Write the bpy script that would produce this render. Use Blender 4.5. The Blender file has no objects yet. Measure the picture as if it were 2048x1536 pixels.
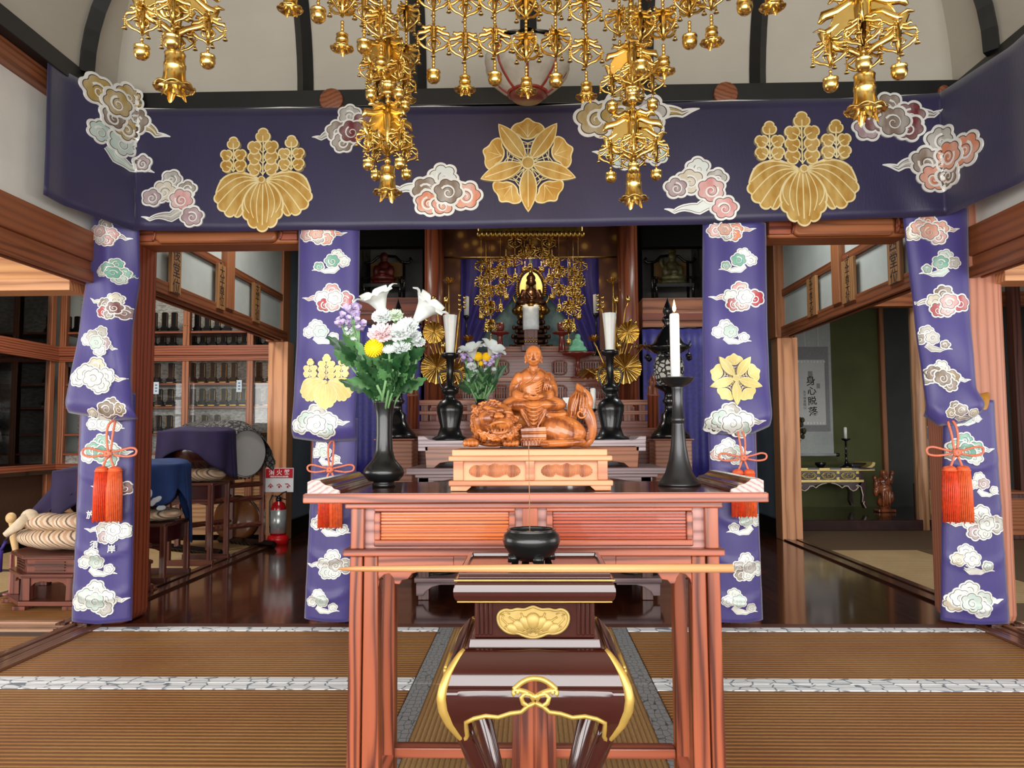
import bpy, bmesh, math, random
from mathutils import Vector as V, Matrix, Euler
PI = math.pi
random.seed(7)
sc = bpy.context.scene
COL = sc.collection
# ------------------------------------------------------------------ camera model
F = 1540.0; HC = 0.94; VPX, VPY = 1062.0, 870.0; ROLL = -0.0050
PITCH = math.atan((VPY-768)/F); YAW = math.atan((VPX-1024)/F)
RC = (Matrix.Rotation(YAW, 3, 'Z') @ Matrix.Rotation(PI/2+PITCH, 3, 'X') @ Matrix.Rotation(ROLL, 3, 'Z'))
CAMP = V((0, 0, HC))
def ray(px, py): return RC @ V(((px-1024)/F, (768-py)/F, -1.0))
def at(px, py, Y):
    d = ray(px, py); return CAMP + d*(Y/d.y)
def onX(px, py, X):
    d = ray(px, py); return CAMP + d*(X/d.x)
def onZ(px, py, Z):
    d = ray(px, py); return CAMP + d*((Z-HC)/d.z)
def lerp(a, b, t): return a+(b-a)*t
def pw(pts, x):
    """piecewise linear"""
    if x <= pts[0][0]: return pts[0][1]
    for (a, b), (c, d) in zip(pts, pts[1:]):
        if x <= c: return b+(d-b)*(x-a)/(c-a if c != a else 1)
    return pts[-1][1]
def crm(pts, n=5):
    """smooth curve through points"""
    pts = [V(p) for p in pts]; L = len(pts); o = []
    for i in range(L-1):
        p0, p1, p2, p3 = (pts[max(0, min(L-1, i+k))] for k in (-1, 0, 1, 2))
        for j in range(n):
            t = j/n; o.append(.5*((2*p1)+(p2-p0)*t+(2*p0-5*p1+4*p2-p3)*t*t+(3*p1-p0-3*p2+p3)*t**3))
    return o+[pts[-1]]
# ------------------------------------------------------------------ mesh builder
class MB:
    def __init__(s): s.v = []; s.f = []; s.m = []; s.sm = []
    def add(s, vs, fs, mat=0, smooth=False, M=None):
        o = len(s.v)
        s.v += [tuple(M @ V(p)) if M is not None else tuple(p) for p in vs]
        for f in fs: s.f.append([i+o for i in f]); s.m.append(mat); s.sm.append(smooth)
        return s
    def box(s, x0, x1, y0, y1, z0, z1, mat=0, M=None):
        if x0 > x1: x0, x1 = x1, x0
        if y0 > y1: y0, y1 = y1, y0
        if z0 > z1: z0, z1 = z1, z0
        vs = [(x0,y0,z0),(x1,y0,z0),(x1,y1,z0),(x0,y1,z0),(x0,y0,z1),(x1,y0,z1),(x1,y1,z1),(x0,y1,z1)]
        return s.add(vs, [(0,3,2,1),(4,5,6,7),(0,1,5,4),(1,2,6,5),(2,3,7,6),(3,0,4,7)], mat, False, M)
    def cbox(s, c, d, mat=0, M=None):
        return s.box(c[0]-d[0]/2, c[0]+d[0]/2, c[1]-d[1]/2, c[1]+d[1]/2, c[2]-d[2]/2, c[2]+d[2]/2, mat, M)
    def taper(s, c0, d0, c1, d1, mat=0, M=None):
        """frustum between rectangle d0 at c0 (bottom) and d1 at c1 (top), horizontal rectangles"""
        vs = []
        for c, d in ((c0, d0), (c1, d1)):
            for sx, sy in ((-1,-1),(1,-1),(1,1),(-1,1)): vs.append((c[0]+sx*d[0]/2, c[1]+sy*d[1]/2, c[2]))
        return s.add(vs, [(0,3,2,1),(4,5,6,7),(0,1,5,4),(1,2,6,5),(2,3,7,6),(3,0,4,7)], mat, False, M)
    def lathe(s, prof, c=(0,0,0), n=24, mat=0, smooth=True, M=None, sx=1, sy=1):
        vs = []; fs = []
        for r, z in prof:
            for k in range(n):
                a = 2*PI*k/n; vs.append((c[0]+r*math.cos(a)*sx, c[1]+r*math.sin(a)*sy, c[2]+z))
        m = len(prof)
        for i in range(m-1):
            for k in range(n):
                fs.append((i*n+k, i*n+(k+1) % n, (i+1)*n+(k+1) % n, (i+1)*n+k))
        if prof[0][0] > 1e-5: fs.append(tuple(range(n))[::-1])
        if prof[-1][0] > 1e-5: fs.append(tuple((m-1)*n+k for k in range(n)))
        return s.add(vs, fs, mat, smooth, M)
    def tube(s, pts, r, n=8, mat=0, smooth=True, closed=False, M=None, flat=1.0):
        pts = [V(p) for p in pts]; L = len(pts)
        rr = r if isinstance(r, (list, tuple)) else [r]*L
        vs = []; fs = []; up = None
        for i, p in enumerate(pts):
            a = pts[(i-1) % L] if (closed or i > 0) else p
            b = pts[(i+1) % L] if (closed or i < L-1) else p
            t = (b-a)
            if t.length < 1e-9: t = V((0,0,1))
            t.normalize()
            if up is None:
                up = V((0,1,0)) if abs(t.y) < 0.9 else V((1,0,0))
            u = up - t*up.dot(t)
            if u.length < 1e-6: u = t.orthogonal()
            u.normalize(); w = t.cross(u); up = u
            for k in range(n):
                an = 2*PI*k/n; vs.append(p+(u*math.cos(an)*flat+w*math.sin(an))*rr[i])
        for i in range(L if closed else L-1):
            j = (i+1) % L
            for k in range(n): fs.append((i*n+k, i*n+(k+1) % n, j*n+(k+1) % n, j*n+k))
        if not closed:
            fs.append(tuple(range(n))[::-1]); fs.append(tuple((L-1)*n+k for k in range(n)))
        return s.add(vs, fs, mat, smooth, M)
    def cyl(s, p, q, r, n=12, mat=0, r2=None, M=None): return s.tube([p, q], [r, r if r2 is None else r2], n, mat, True, False, M)
    def sphere(s, c, r, nu=14, nv=9, mat=0, M=None, rot=None):
        r = r if isinstance(r, (tuple, list)) else (r, r, r)
        vs = []; fs = []; c = V(c)
        R = rot.to_matrix() if isinstance(rot, Euler) else (rot if rot is not None else Matrix.Identity(3))
        vs.append(c+R @ V((0,0,-r[2])))
        for i in range(1, nv):
            a = -PI/2+PI*i/nv
            for k in range(nu):
                b = 2*PI*k/nu
                vs.append(c+R @ V((r[0]*math.cos(a)*math.cos(b), r[1]*math.cos(a)*math.sin(b), r[2]*math.sin(a))))
        vs.append(c+R @ V((0,0,r[2]))); T = len(vs)-1
        for k in range(nu):
            fs.append((0, 1+(k+1) % nu, 1+k)); fs.append((T, 1+(nv-2)*nu+k, 1+(nv-2)*nu+(k+1) % nu))
        for i in range(nv-2):
            for k in range(nu): fs.append((1+i*nu+k, 1+i*nu+(k+1) % nu, 1+(i+1)*nu+(k+1) % nu, 1+(i+1)*nu+k))
        return s.add(vs, fs, mat, True, M)
    def prism(s, pts, a, b, axis='y', mat=0, smooth=False, M=None):
        """2d outline extruded along an axis: 'y' takes (x,z), 'x' takes (y,z), 'z' takes (x,y)"""
        n = len(pts)
        mk = {'y': lambda p, t: (p[0], t, p[1]), 'x': lambda p, t: (t, p[0], p[1]), 'z': lambda p, t: (p[0], p[1], t)}[axis]
        vs = [mk(p, a) for p in pts]+[mk(p, b) for p in pts]
        fs = [tuple(range(n))[::-1], tuple(range(n, 2*n))]+[(i, (i+1) % n, n+(i+1) % n, n+i) for i in range(n)]
        return s.add(vs, fs, mat, smooth, M)
    def grid(s, fn, nu, nv, mat=0, smooth=True, thick=0, M=None):
        vs = [fn(i/nu, j/nv) for j in range(nv+1) for i in range(nu+1)]
        fs = [(j*(nu+1)+i, j*(nu+1)+i+1, (j+1)*(nu+1)+i+1, (j+1)*(nu+1)+i) for j in range(nv) for i in range(nu)]
        return s.add(vs, fs, mat, smooth, M)
    def build(s, name, mats, parent=None, bevel=0, world=False, solid=0, subsurf=0, auto=False, segs=2):
        me = bpy.data.meshes.new(name)
        off = parent.location if (world and parent is not None) else V((0,0,0))
        if world and parent is not None and parent.parent is not None: off = off+parent.parent.location
        me.from_pydata([tuple(V(p)-off) for p in s.v], [], s.f)
        for m in (mats if isinstance(mats, (list, tuple)) else [mats]): me.materials.append(m)
        me.polygons.foreach_set('material_index', s.m); me.polygons.foreach_set('use_smooth', s.sm)
        bm = bmesh.new(); bm.from_mesh(me); bmesh.ops.recalc_face_normals(bm, faces=bm.faces); bm.to_mesh(me); bm.free()
        me.update()
        o = bpy.data.objects.new(name, me); COL.objects.link(o)
        if parent is not None: o.parent = parent
        if solid:
            md = o.modifiers.new('solid', 'SOLIDIFY'); md.thickness = solid; md.offset = 0
        if bevel:
            md = o.modifiers.new('bevel', 'BEVEL'); md.width = bevel; md.segments = segs; md.limit_method = 'ANGLE'; md.angle_limit = 0.6
        if subsurf:
            md = o.modifiers.new('sub', 'SUBSURF'); md.levels = subsurf; md.render_levels = subsurf
        return o
def tag(o, label=None, cat=None, group=None, kind=None):
    if label: o['label'] = label
    if cat: o['category'] = cat
    if group: o['group'] = group
    if kind: o['kind'] = kind
    return o
def thing(name, label, cat, loc=(0,0,0), group=None, rz=0):
    o = bpy.data.objects.new(name, None); COL.objects.link(o)
    o.location = loc; o.rotation_euler = (0,0,rz); o.empty_display_size = .05
    return tag(o, label, cat, group)
def struct(name, mb, mat, **k): return tag(mb.build(name, mat, **k), kind='structure')
def dup(root, loc, label=None, rz=None, group=None, scale=None, rot=None):
    def cp(o, par):
        c = o.copy(); COL.objects.link(c)
        if par is not None: c.parent = par
        for ch in o.children: cp(ch, c)
        return c
    r = cp(root, None); r.location = loc
    if rz is not None: r.rotation_euler = (0,0,rz)
    if rot is not None: r.rotation_euler = rot
    if scale is not None: r.scale = scale if not isinstance(scale, (int, float)) else (scale,)*3
    if label: r['label'] = label
    if group: r['group'] = group
    return r
def remesh(o, vox, smooth=4, fac=.5):
    m = o.modifiers.new('remesh', 'REMESH'); m.mode = 'VOXEL'; m.voxel_size = vox; m.use_smooth_shade = True
    if smooth:
        k = o.modifiers.new('smooth', 'SMOOTH'); k.factor = fac; k.iterations = smooth
    bpy.context.view_layer.update()
    dg = bpy.context.evaluated_depsgraph_get()
    me = bpy.data.meshes.new_from_object(o.evaluated_get(dg)); old = o.data; mats = list(old.materials)
    o.modifiers.clear(); o.data = me
    me.materials.clear()
    for x in mats: me.materials.append(x)
    for p in me.polygons: p.use_smooth = True; p.material_index = 0
    return o
def textmesh(txt, size, M, mat, name, parent=None, depth=.0004, align='CENTER', bold=0.0, line=1.0):
    cu = bpy.data.curves.new(name, 'FONT'); cu.body = txt; cu.size = size; cu.extrude = depth; cu.offset = bold
    cu.align_x = align; cu.align_y = 'CENTER'; cu.space_line = line
    to = bpy.data.objects.new('tmp_text', cu); COL.objects.link(to)
    bpy.context.view_layer.update()
    me = bpy.data.meshes.new_from_object(to.evaluated_get(bpy.context.evaluated_depsgraph_get()))
    bpy.data.objects.remove(to); bpy.data.curves.remove(cu)
    off = parent.matrix_world.inverted() if parent is not None else Matrix.Identity(4)
    if parent is not None:
        p = parent; off = Matrix.Identity(4)
        t = V((0,0,0))
        while p is not None: t += p.location; p = p.parent
        off = Matrix.Translation(-t)
    me.transform(off @ M); me.materials.clear(); me.materials.append(mat)
    o = bpy.data.objects.new(name, me); COL.objects.link(o)
    if parent is not None: o.parent = parent
    return o
def frame(origin, xdir, ydir):
    x = V(xdir).normalized(); z = x.cross(V(ydir)).normalized(); y = z.cross(x)
    M = Matrix((x, y, z)).transposed().to_4x4(); M.translation = V(origin); return M
# ------------------------------------------------------------------ materials
def lin(c):
    def g(x):
        x /= 255.0
        return x/12.92 if x <= .04045 else ((x+.055)/1.055)**2.4
    return (g(c[0]), g(c[1]), g(c[2]), 1)
class NT:
    def __init__(s, name):
        s.m = bpy.data.materials.new(name); s.m.use_nodes = True; s.t = s.m.node_tree; s.b = s.t.nodes['Principled BSDF']
    def n(s, typ, **k):
        x = s.t.nodes.new(typ)
        for a, b in k.items():
            if a in x.inputs: x.inputs[a].default_value = b
            else: setattr(x, a, b)
        return x
    def l(s, a, b): s.t.links.new(a, b)
    def coords(s, scale=(1,1,1), rot=(0,0,0)):
        tc = s.n('ShaderNodeTexCoord'); mp = s.n('ShaderNodeMapping'); mp.inputs['Scale'].default_value = scale; mp.inputs['Rotation'].default_value = rot
        s.l(tc.outputs['Object'], mp.inputs['Vector']); return mp.outputs['Vector']
    def ramp(s, fac, stops):
        r = s.n('ShaderNodeValToRGB'); e = r.color_ramp.elements
        while len(e) < len(stops): e.new(.5)
        for i, (p, c) in enumerate(stops): e[i].position = p; e[i].color = c
        s.l(fac, r.inputs['Fac']); return r.outputs['Color']
    def bump(s, h, strength=.3, dist=.01):
        b = s.n('ShaderNodeBump'); b.inputs['Strength'].default_value = strength; b.inputs['Distance'].default_value = dist
        s.l(h, b.inputs['Height']); s.l(b.outputs['Normal'], s.b.inputs['Normal'])
    def set(s, rough=.5, metal=0, coat=0, sheen=0, spec=.5):
        s.b.inputs['Roughness'].default_value = rough; s.b.inputs['Metallic'].default_value = metal
        s.b.inputs['Coat Weight'].default_value = coat; s.b.inputs['Coat Roughness'].default_value = .08
        s.b.inputs['Sheen Weight'].default_value = sheen; s.b.inputs['Specular IOR Level'].default_value = spec
_mc = {}
def plain(name, c, rough=.5, metal=0, coat=0, sheen=0, var=.12, nscale=30, bump=0, spec=.5):
    if name in _mc: return _mc[name]
    t = NT(name); t.set(rough, metal, coat, sheen, spec)
    c = lin(c); no = t.n('ShaderNodeTexNoise', Scale=nscale, Detail=4.0)
    t.l(t.coords(), no.inputs['Vector'])
    d = tuple(x*(1-var) for x in c[:3])+(1,); h = tuple(min(1, x*(1+var)) for x in c[:3])+(1,)
    t.l(t.ramp(no.outputs['Fac'], [(.3, d), (.7, h)]), t.b.inputs['Base Color'])
    if bump: t.bump(no.outputs['Fac'], bump, .005)
    _mc[name] = t.m; return t.m
def wood(name, base, dark, grain='X', scale=9, dist=5, rough=.4, coat=.15, stretch=.09, var=.5):
    if name in _mc: return _mc[name]
    t = NT(name); t.set(rough, 0, coat)
    s = [1,1,1]; s['XYZ'.index(grain)] = stretch
    co = t.coords(tuple(s))
    w = t.n('ShaderNodeTexWave', Scale=scale, Distortion=dist, Detail=2.0); w.inputs['Detail Scale'].default_value = 1.3
    w.wave_type = 'RINGS'; w.rings_direction = grain; t.l(co, w.inputs['Vector'])
    s2 = [60,60,60]; s2['XYZ'.index(grain)] = 1.6
    n2 = t.n('ShaderNodeTexNoise', Scale=2.2, Detail=3.0); t.l(t.coords(tuple(s2)), n2.inputs['Vector'])
    mx = t.n('ShaderNodeMix'); mx.data_type = 'FLOAT'; mx.inputs['Factor'].default_value = .42
    t.l(w.outputs['Fac'], mx.inputs[2]); t.l(n2.outputs['Fac'], mx.inputs[3])
    b = lin(base); d = lin(dark); mid = tuple(lerp(b[i], d[i], var*.5) for i in range(3))+(1,)
    t.l(t.ramp(mx.outputs[0], [(.2, d), (.36, mid), (.54, b), (.85, tuple(min(1, x*1.12) for x in b[:3])+(1,))]), t.b.inputs['Base Color'])
    t.bump(n2.outputs['Fac'], .12, .002)
    _mc[name] = t.m; return t.m
def emit(name, c, strength):
    if name in _mc: return _mc[name]
    t = NT(name); t.b.inputs['Base Color'].default_value = lin(c); t.b.inputs['Emission Color'].default_value = lin(c); t.b.inputs['Emission Strength'].default_value = strength
    _mc[name] = t.m; return t.m
def satin(name, c, streak=(235,232,225), amt=.5, metal=.25, rough=.42):
    """silk thread fill: colour with paler thread sheen running through it"""
    if name in _mc: return _mc[name]
    t = NT(name); t.set(rough, metal)
    no = t.n('ShaderNodeTexNoise', Scale=11.0, Detail=3.0); t.l(t.coords((1.6,1,.7)), no.inputs['Vector'])
    a = lin(c); s = lin(streak); m = tuple(lerp(a[i], s[i], amt) for i in range(3))+(1,)
    t.l(t.ramp(no.outputs['Fac'], [(.38, a), (.66, m)]), t.b.inputs['Base Color'])
    n2 = t.n('ShaderNodeTexNoise', Scale=240.0, Detail=1.0); t.l(t.coords((1,1,3)), n2.inputs['Vector']); t.bump(n2.outputs['Fac'], .25, .002)
    _mc[name] = t.m; return t.m
GOLD = plain('polished_gold', (226,192,112), .25, 1.0, var=.10, nscale=18)
GOLDD = plain('aged_gold', (196,156,80), .34, 1.0, var=.25, nscale=25)
BLACKL = plain('black_lacquer', (17,17,18), .22, 0, .5, var=.2)
BLACKI = plain('black_bronze', (22,24,25), .3, .35, .3, var=.3, nscale=14)
MATTEK = plain('matte_black', (12,12,12), .95, spec=.1)
BEAMK = plain('black_beam', (17,17,17), .45, 0, .1, var=.25, nscale=12)
PLASTER = plain('white_plaster', (226,223,214), .9, var=.05, nscale=6, bump=.04)
PLASTERG = plain('grey_plaster', (190,197,192), .9, var=.06, nscale=6, bump=.04)
KEYAKI_X = wood('zelkova_x', (164,88,62), (96,42,28), 'X', 13, 8, .36, .12, .05, .8)
KEYAKI_Z = wood('zelkova_z', (158,82,52), (84,34,20), 'Z', 13, 9, .36, .12, .07, .8)
KEYAKI_Y = wood('zelkova_y', (190,100,68), (112,50,32), 'Y', 10, 6, .38, .15)
CEDAR_X = wood('cedar_x', (166,98,56), (124,68,36), 'X', 14, 4, .5, .05)
CEDAR_Y = wood('cedar_y', (138,80,48), (104,58,34), 'Y', 14, 4, .5, .05)
CEDAR_Z = wood('cedar_z', (168,108,70), (136,82,50), 'Z', 14, 4, .5, .05)
REDWD_Z = wood('redwood_z', (128,62,40), (76,32,20), 'Z', 14, 4, .45, .1)
PALE_X = wood('pale_cypress_x', (214,158,102), (180,118,70), 'X', 12, 4, .5, .05)
DARK_Z = wood('dark_wood_z', (88,48,38), (48,24,20), 'Z', 14, 4, .4, .15)
DARK_X = wood('dark_wood_x', (92,52,40), (50,26,20), 'X', 14, 4, .4, .15)
# ------------------------------------------------------------------ camera, light
cam = bpy.data.cameras.new('camera'); co = bpy.data.objects.new('camera', cam); COL.objects.link(co)
cam.sensor_width = 36; cam.lens = 36*F/2048; cam.clip_start = .05
co.matrix_world = Matrix.Translation(CAMP) @ RC.to_4x4(); sc.camera = co
vs = sc.view_settings; vs.view_transform = 'Standard'; vs.look = 'None'; vs.gamma = 1; vs.exposure = 0.25; vs.use_curve_mapping = False
sc.cycles.use_denoising = True
sc.cycles.max_bounces = 8; sc.cycles.diffuse_bounces = 4; sc.cycles.glossy_bounces = 4; sc.cycles.transmission_bounces = 6
sc.cycles.sample_clamp_indirect = 4.0; sc.cycles.caustics_reflective = False; sc.cycles.caustics_refractive = False
w = bpy.data.worlds.new('overcast_sky'); sc.world = w; w.use_nodes = True
bg = w.node_tree.nodes['Background']; bg.inputs['Color'].default_value = (.86,.93,1,1); bg.inputs['Strength'].default_value = 1.2
def area(name, loc, rot, sx, sy, power, col=(1,1,1)):
    l = bpy.data.lights.new(name, 'AREA'); l.shape = 'RECTANGLE'; l.size = sx; l.size_y = sy; l.energy = power; l.color = col
    o = bpy.data.objects.new(name, l); COL.objects.link(o); o.location = loc; o.rotation_euler = rot; return o
area('daylight_front_doors', (0,-1.9,1.35), (PI/2+.04,0,0), 5.2, 2.1, 215, (1,.98,.95))
area('daylight_left_verandah', (-5.9,2.6,1.1), (PI/2,0,-PI/2), 3.0, 1.9, 60, (1,.97,.92))
area('front_fill_left', (-4.3,-2.2,1.3), (PI/2,0,-.02), 3.4, 2.0, 150, (1,.98,.95))  # added fill that brightens the left side room from the front
area('front_fill_right', (4.3,-2.2,1.3), (PI/2,0,.02), 3.4, 2.0, 120, (1,.99,.97))  # matching added fill for the right side room
area('side_room_fill_left', (-3.3,5.6,2.95), (0,0,0), .8, .8, 40, (1,.96,.88))  # added overhead fill for the tablet cabinets, not a fitted lamp
area('passage_fill_left', (-1.65,5.4,2.95), (0,0,0), .5, .8, 14, (1,.96,.9))  # unseen overhead fill, put in to lift the left passage
area('passage_fill_right', (1.65,5.4,2.95), (0,0,0), .5, .8, 14, (.97,1,.98))  # same unseen added fill over the right passage
area('side_room_fill_right', (3.4,6.4,2.95), (0,0,0), .8, .8, 16, (1,.98,.94))  # added overhead fill for the right room, no fixture there
area('daylight_right_verandah', (5.6,2.0,1.2), (PI/2,0,PI/2), 3.0, 1.9, 40, (1,.98,.95))
# ------------------------------------------------------------------ floors
YF = 3.83           # front line of the raised board floor
XW = 2.24           # side wall planes
ZL = 1.71           # underside of the sliding-door lintels
t = NT('polished_board_floor'); t.set(.13, 0, .4)
br = t.n('ShaderNodeTexNoise', Scale=3.0, Detail=3.0); t.l(t.coords((14,.7,1)), br.inputs['Vector'])
t.l(t.ramp(br.outputs['Fac'], [(.3, lin((46,20,12))), (.7, lin((82,38,22)))]), t.b.inputs['Base Color'])
wv = t.n('ShaderNodeTexWave', Scale=1.1, Distortion=0.0); t.l(t.coords((1,0,0)), wv.inputs['Vector']); FLOORM = t.m
nb = t.n('ShaderNodeTexNoise', Scale=2.0, Detail=2.0); t.l(t.coords((9,.6,1)), nb.inputs['Vector']); t.bump(nb.outputs['Fac'], .02, .01)
m = MB()
m.box(-XW, XW, YF+.0, 10.5, -.06, 0); struct('floor', m, FLOORM)
m = MB(); m.box(-7, 7, -3.5, 10.5, -.16, -.07); struct('floor', m, plain('subfloor', (70,50,38), .8))
m = MB(); m.box(-XW+.03, XW-.03, YF, YF+.07, -.06, .004); struct('trim_1', m, DARK_X, bevel=.004)
# ------------------------------------------------------------------ tatami
def tatami_mat(name, axis, c1, c2, pitch=.027):
    t = NT(name); t.set(.62, 0, 0, 0, .3)
    w = t.n('ShaderNodeTexWave', Scale=1.0/pitch/ (2*PI) *PI/10*10, Distortion=.25, Detail=2.0); w.bands_direction = axis; w.inputs['Detail Scale'].default_value = 2.0
    w.inputs['Scale'].default_value = 0.314159/pitch
    t.l(t.coords(), w.inputs['Vector'])
    n = t.n('ShaderNodeTexNoise', Scale=2.2, Detail=6.0); t.l(t.coords((1,1,1)), n.inputs['Vector'])
    f = (40,400,1) if axis == 'Y' else (400,40,1)
    n2 = t.n('ShaderNodeTexNoise', Scale=1.0, Detail=2.0); t.l(t.coords(f), n2.inputs['Vector'])
    base = t.ramp(n.outputs['Fac'], [(.3, lin(c1)), (.7, lin(c2))])
    mx = t.n('ShaderNodeMix'); mx.data_type = 'RGBA'; mx.blend_type = 'MULTIPLY'; mx.inputs['Factor'].default_value = .8
    t.l(base, mx.inputs[6]); t.l(t.ramp(w.outputs['Fac'], [(.0, (.42,.4,.38,1)), (.35, (1,1,1,1))]), mx.inputs[7])
    m2 = t.n('ShaderNodeMix'); m2.data_type = 'RGBA'; m2.blend_type = 'MULTIPLY'; m2.inputs['Factor'].default_value = .5
    t.l(mx.outputs[2], m2.inputs[6]); t.l(t.ramp(n2.outputs['Fac'], [(.3, (.6,.6,.6,1)), (.7, (1.1,1.1,1.1,1))]), m2.inputs[7])
    t.l(m2.outputs[2], t.b.inputs['Base Color']); t.bump(w.outputs['Fac'], .5, .006)
    return t.m
TATX = tatami_mat('rush_matting_across', 'Y', (158,106,58), (172,126,72))
TATY = tatami_mat('rush_matting_lengthwise', 'X', (164,124,74), (182,146,94), .016)
TATP = tatami_mat('pale_rush_matting', 'Y', (190,160,112), (206,178,132))
def heri_mat(name, bgc, fg, sx, sy):
    t = NT(name); t.set(.55)
    vo = t.n('ShaderNodeTexVoronoi', Scale=1.0); vo.feature = 'DISTANCE_TO_EDGE'; vo.inputs['Randomness'].default_value = .55
    t.l(t.coords((sx,sy,1)), vo.inputs['Vector'])
    t.l(t.ramp(vo.outputs['Distance'], [(.02, lin(fg)), (.06, lin(bgc))]), t.b.inputs['Base Color']); return t.m
HERIW = heri_mat('white_crested_border', (238,244,248), (120,134,146), 13, 30)
HERIG = heri_mat('grey_crested_border', (140,144,146), (60,64,70), 46, 26)
HERIB = plain('brown_cloth_border', (64,44,30), .7)
def mat_thing(x0, x1, y0, y1, mat, label, borders, hm, z=0.0, group=None):
    o = thing('tatami_mat', label, 'mat', ((x0+x1)/2, (y0+y1)/2, z-.055), group)
    m = MB(); m.box(x0+.002, x1-.002, y0+.002, y1-.002, z-.055, z); m.build('rush_surface', mat, o, world=True, bevel=.004)
    b = .07
    for e in borders:
        m = MB()
        if e == 'n': m.box(x0+.002, x1-.002, y1-b, y1-.002, z-.05, z+.003)
        if e == 's': m.box(x0+.002, x1-.002, y0+.002, y0+b, z-.05, z+.003)
        if e == 'w': m.box(x0+.002, x0+b, y0+.002, y1-.002, z-.05, z+.003)
        if e == 'e': m.box(x1-b, x1-.002, y0+.002, y1-.002, z-.05, z+.003)
        m.build('cloth_border', hm, o, world=True, bevel=.002)
    return o
YR1 = onZ(500, 1367, 0).y; XC = .455
YR2 = YR1-(YF-YR1)
mat_thing(-XW+.1, -XC, YR1, YF, TATX, 'brown tatami mat left of the altar table, edge against the board floor', 'ns', HERIW)
mat_thing(XC, XW-.1, YR1, YF, TATX, 'brown tatami mat right of the altar table, edge against the board floor', 'ns', HERIW)
mat_thing(-XC, XC, YR1, YF, TATY, 'tatami mat behind the altar table legs, reed lines running away from the viewer', 'we', HERIG)
mat_thing(-XC, XC, YR1-1.82, YR1, TATY, 'tatami mat under the altar table with grey side borders', 'we', HERIG)
mat_thing(-XW+.1, -XC, YR2, YR1, TATX, 'near brown tatami mat filling the bottom left of the picture', 'ns', HERIW)
mat_thing(XC, XW-.1, YR2, YR1, TATX, 'near brown tatami mat filling the bottom right of the picture', 'ns', HERIW)
YR3 = YR2-(YF-YR1)
mat_thing(-XW+.1, -XC, YR3, YR2-.002, TATX, 'nearest brown tatami mat on the left, mostly below the picture', 'ns', HERIW)
mat_thing(XC, XW-.1, YR3, YR2-.002, TATX, 'nearest brown tatami mat on the right, mostly below the picture', 'ns', HERIW)
# threshold rails along the side walls and along the side rooms
k = 2
for sx in (-1, 1):
    m = MB()
    for a, b, h in ((XW-.1, XW-.065, .012), (XW-.06, XW-.015, .004), (XW-.01, XW+.03, .004), (XW+.035, XW+.07, .012)):
        m.box(sx*a, sx*b, -2.0, YF+.02, -.06, h)
    m.box(sx*(XW-.1), sx*(XW+.07), -2.0, YF+.02, -.06, -.004)
    struct('trim_%d' % k, m, wood('rail_wood_y', (112,74,54), (66,40,28), 'Y', 14, 3, .3, .3), bevel=.003); k += 1
    m = MB()
    for a, b, h in ((XW-.02, XW+.03, .014), (XW+.04, XW+.08, .006), (XW+.09, XW+.14, .014)):
        m.box(sx*a, sx*b, YF+.02, 7.0, -.06, h)
    struct('trim_%d' % k, m, wood('rail_wood_dark_y', (84,48,34), (48,26,18), 'Y', 14, 3, .25, .4), bevel=.003); k += 1
    m = MB()
    for a, b, h in ((YF-.09, YF-.05, .012), (YF-.04, YF, .004), (YF+.01, YF+.05, .004), (YF+.06, YF+.1, .012)):
        m.box(sx*(XW+.08), sx*6.2, a, b, -.06, h)
    struct('trim_%d' % k, m, wood('rail_wood_x', (176,138,112), (120,84,62), 'X', 14, 3, .35, .2), bevel=.003); k += 1
# side room mats
mat_thing(-4.3, -XW-.08, 1.9, YF-.1, TATX, 'tatami mat outside the left opening in front of the threshold', 'n', HERIB, z=0)
mat_thing(-3.15, -XW-.15, YF+.11, 5.4, TATX, 'side room tatami mat under the wooden fish drums', 'n', HERIB)
mat_thing(-4.3, -3.155, YF+.11, 5.4, TATP, 'pale side room tatami mat beside the glazed left cabinet', 'e', HERIB)
mat_thing(-4.3, -XW-.15, 5.405, 7.0, TATP, 'side room tatami mat under the big drum', 's', HERIB)
mat_thing(XW+.08, 5.5, 1.9, YF-.1, TATX, 'tatami mat at the right edge outside the right opening', 'n', HERIB)
ya, yb = 4.4, 6.35
mat_thing(XW+.15, 3.1, ya, yb, TATP, 'pale tatami mat beside the right passage threshold', '', HERIB)
mat_thing(3.105, 5.6, ya, yb, plain('dark_rush', (96,74,46), .7, nscale=90), 'dark tatami mat at the far right beyond the pale mat', '', HERIB)
mat_thing(XW+.15, 5.6, yb+.005, 7.6, plain('dark_rush2', (88,66,42), .7, nscale=90), 'dark tatami mat in front of the alcove step', '', HERIB)
mat_thing(XW+.15, 5.6, YF+.11, ya-.005, plain('dark_rush3', (96,74,46), .7, nscale=90), 'dark tatami mat strip just beyond the right threshold', '', HERIB)
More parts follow.
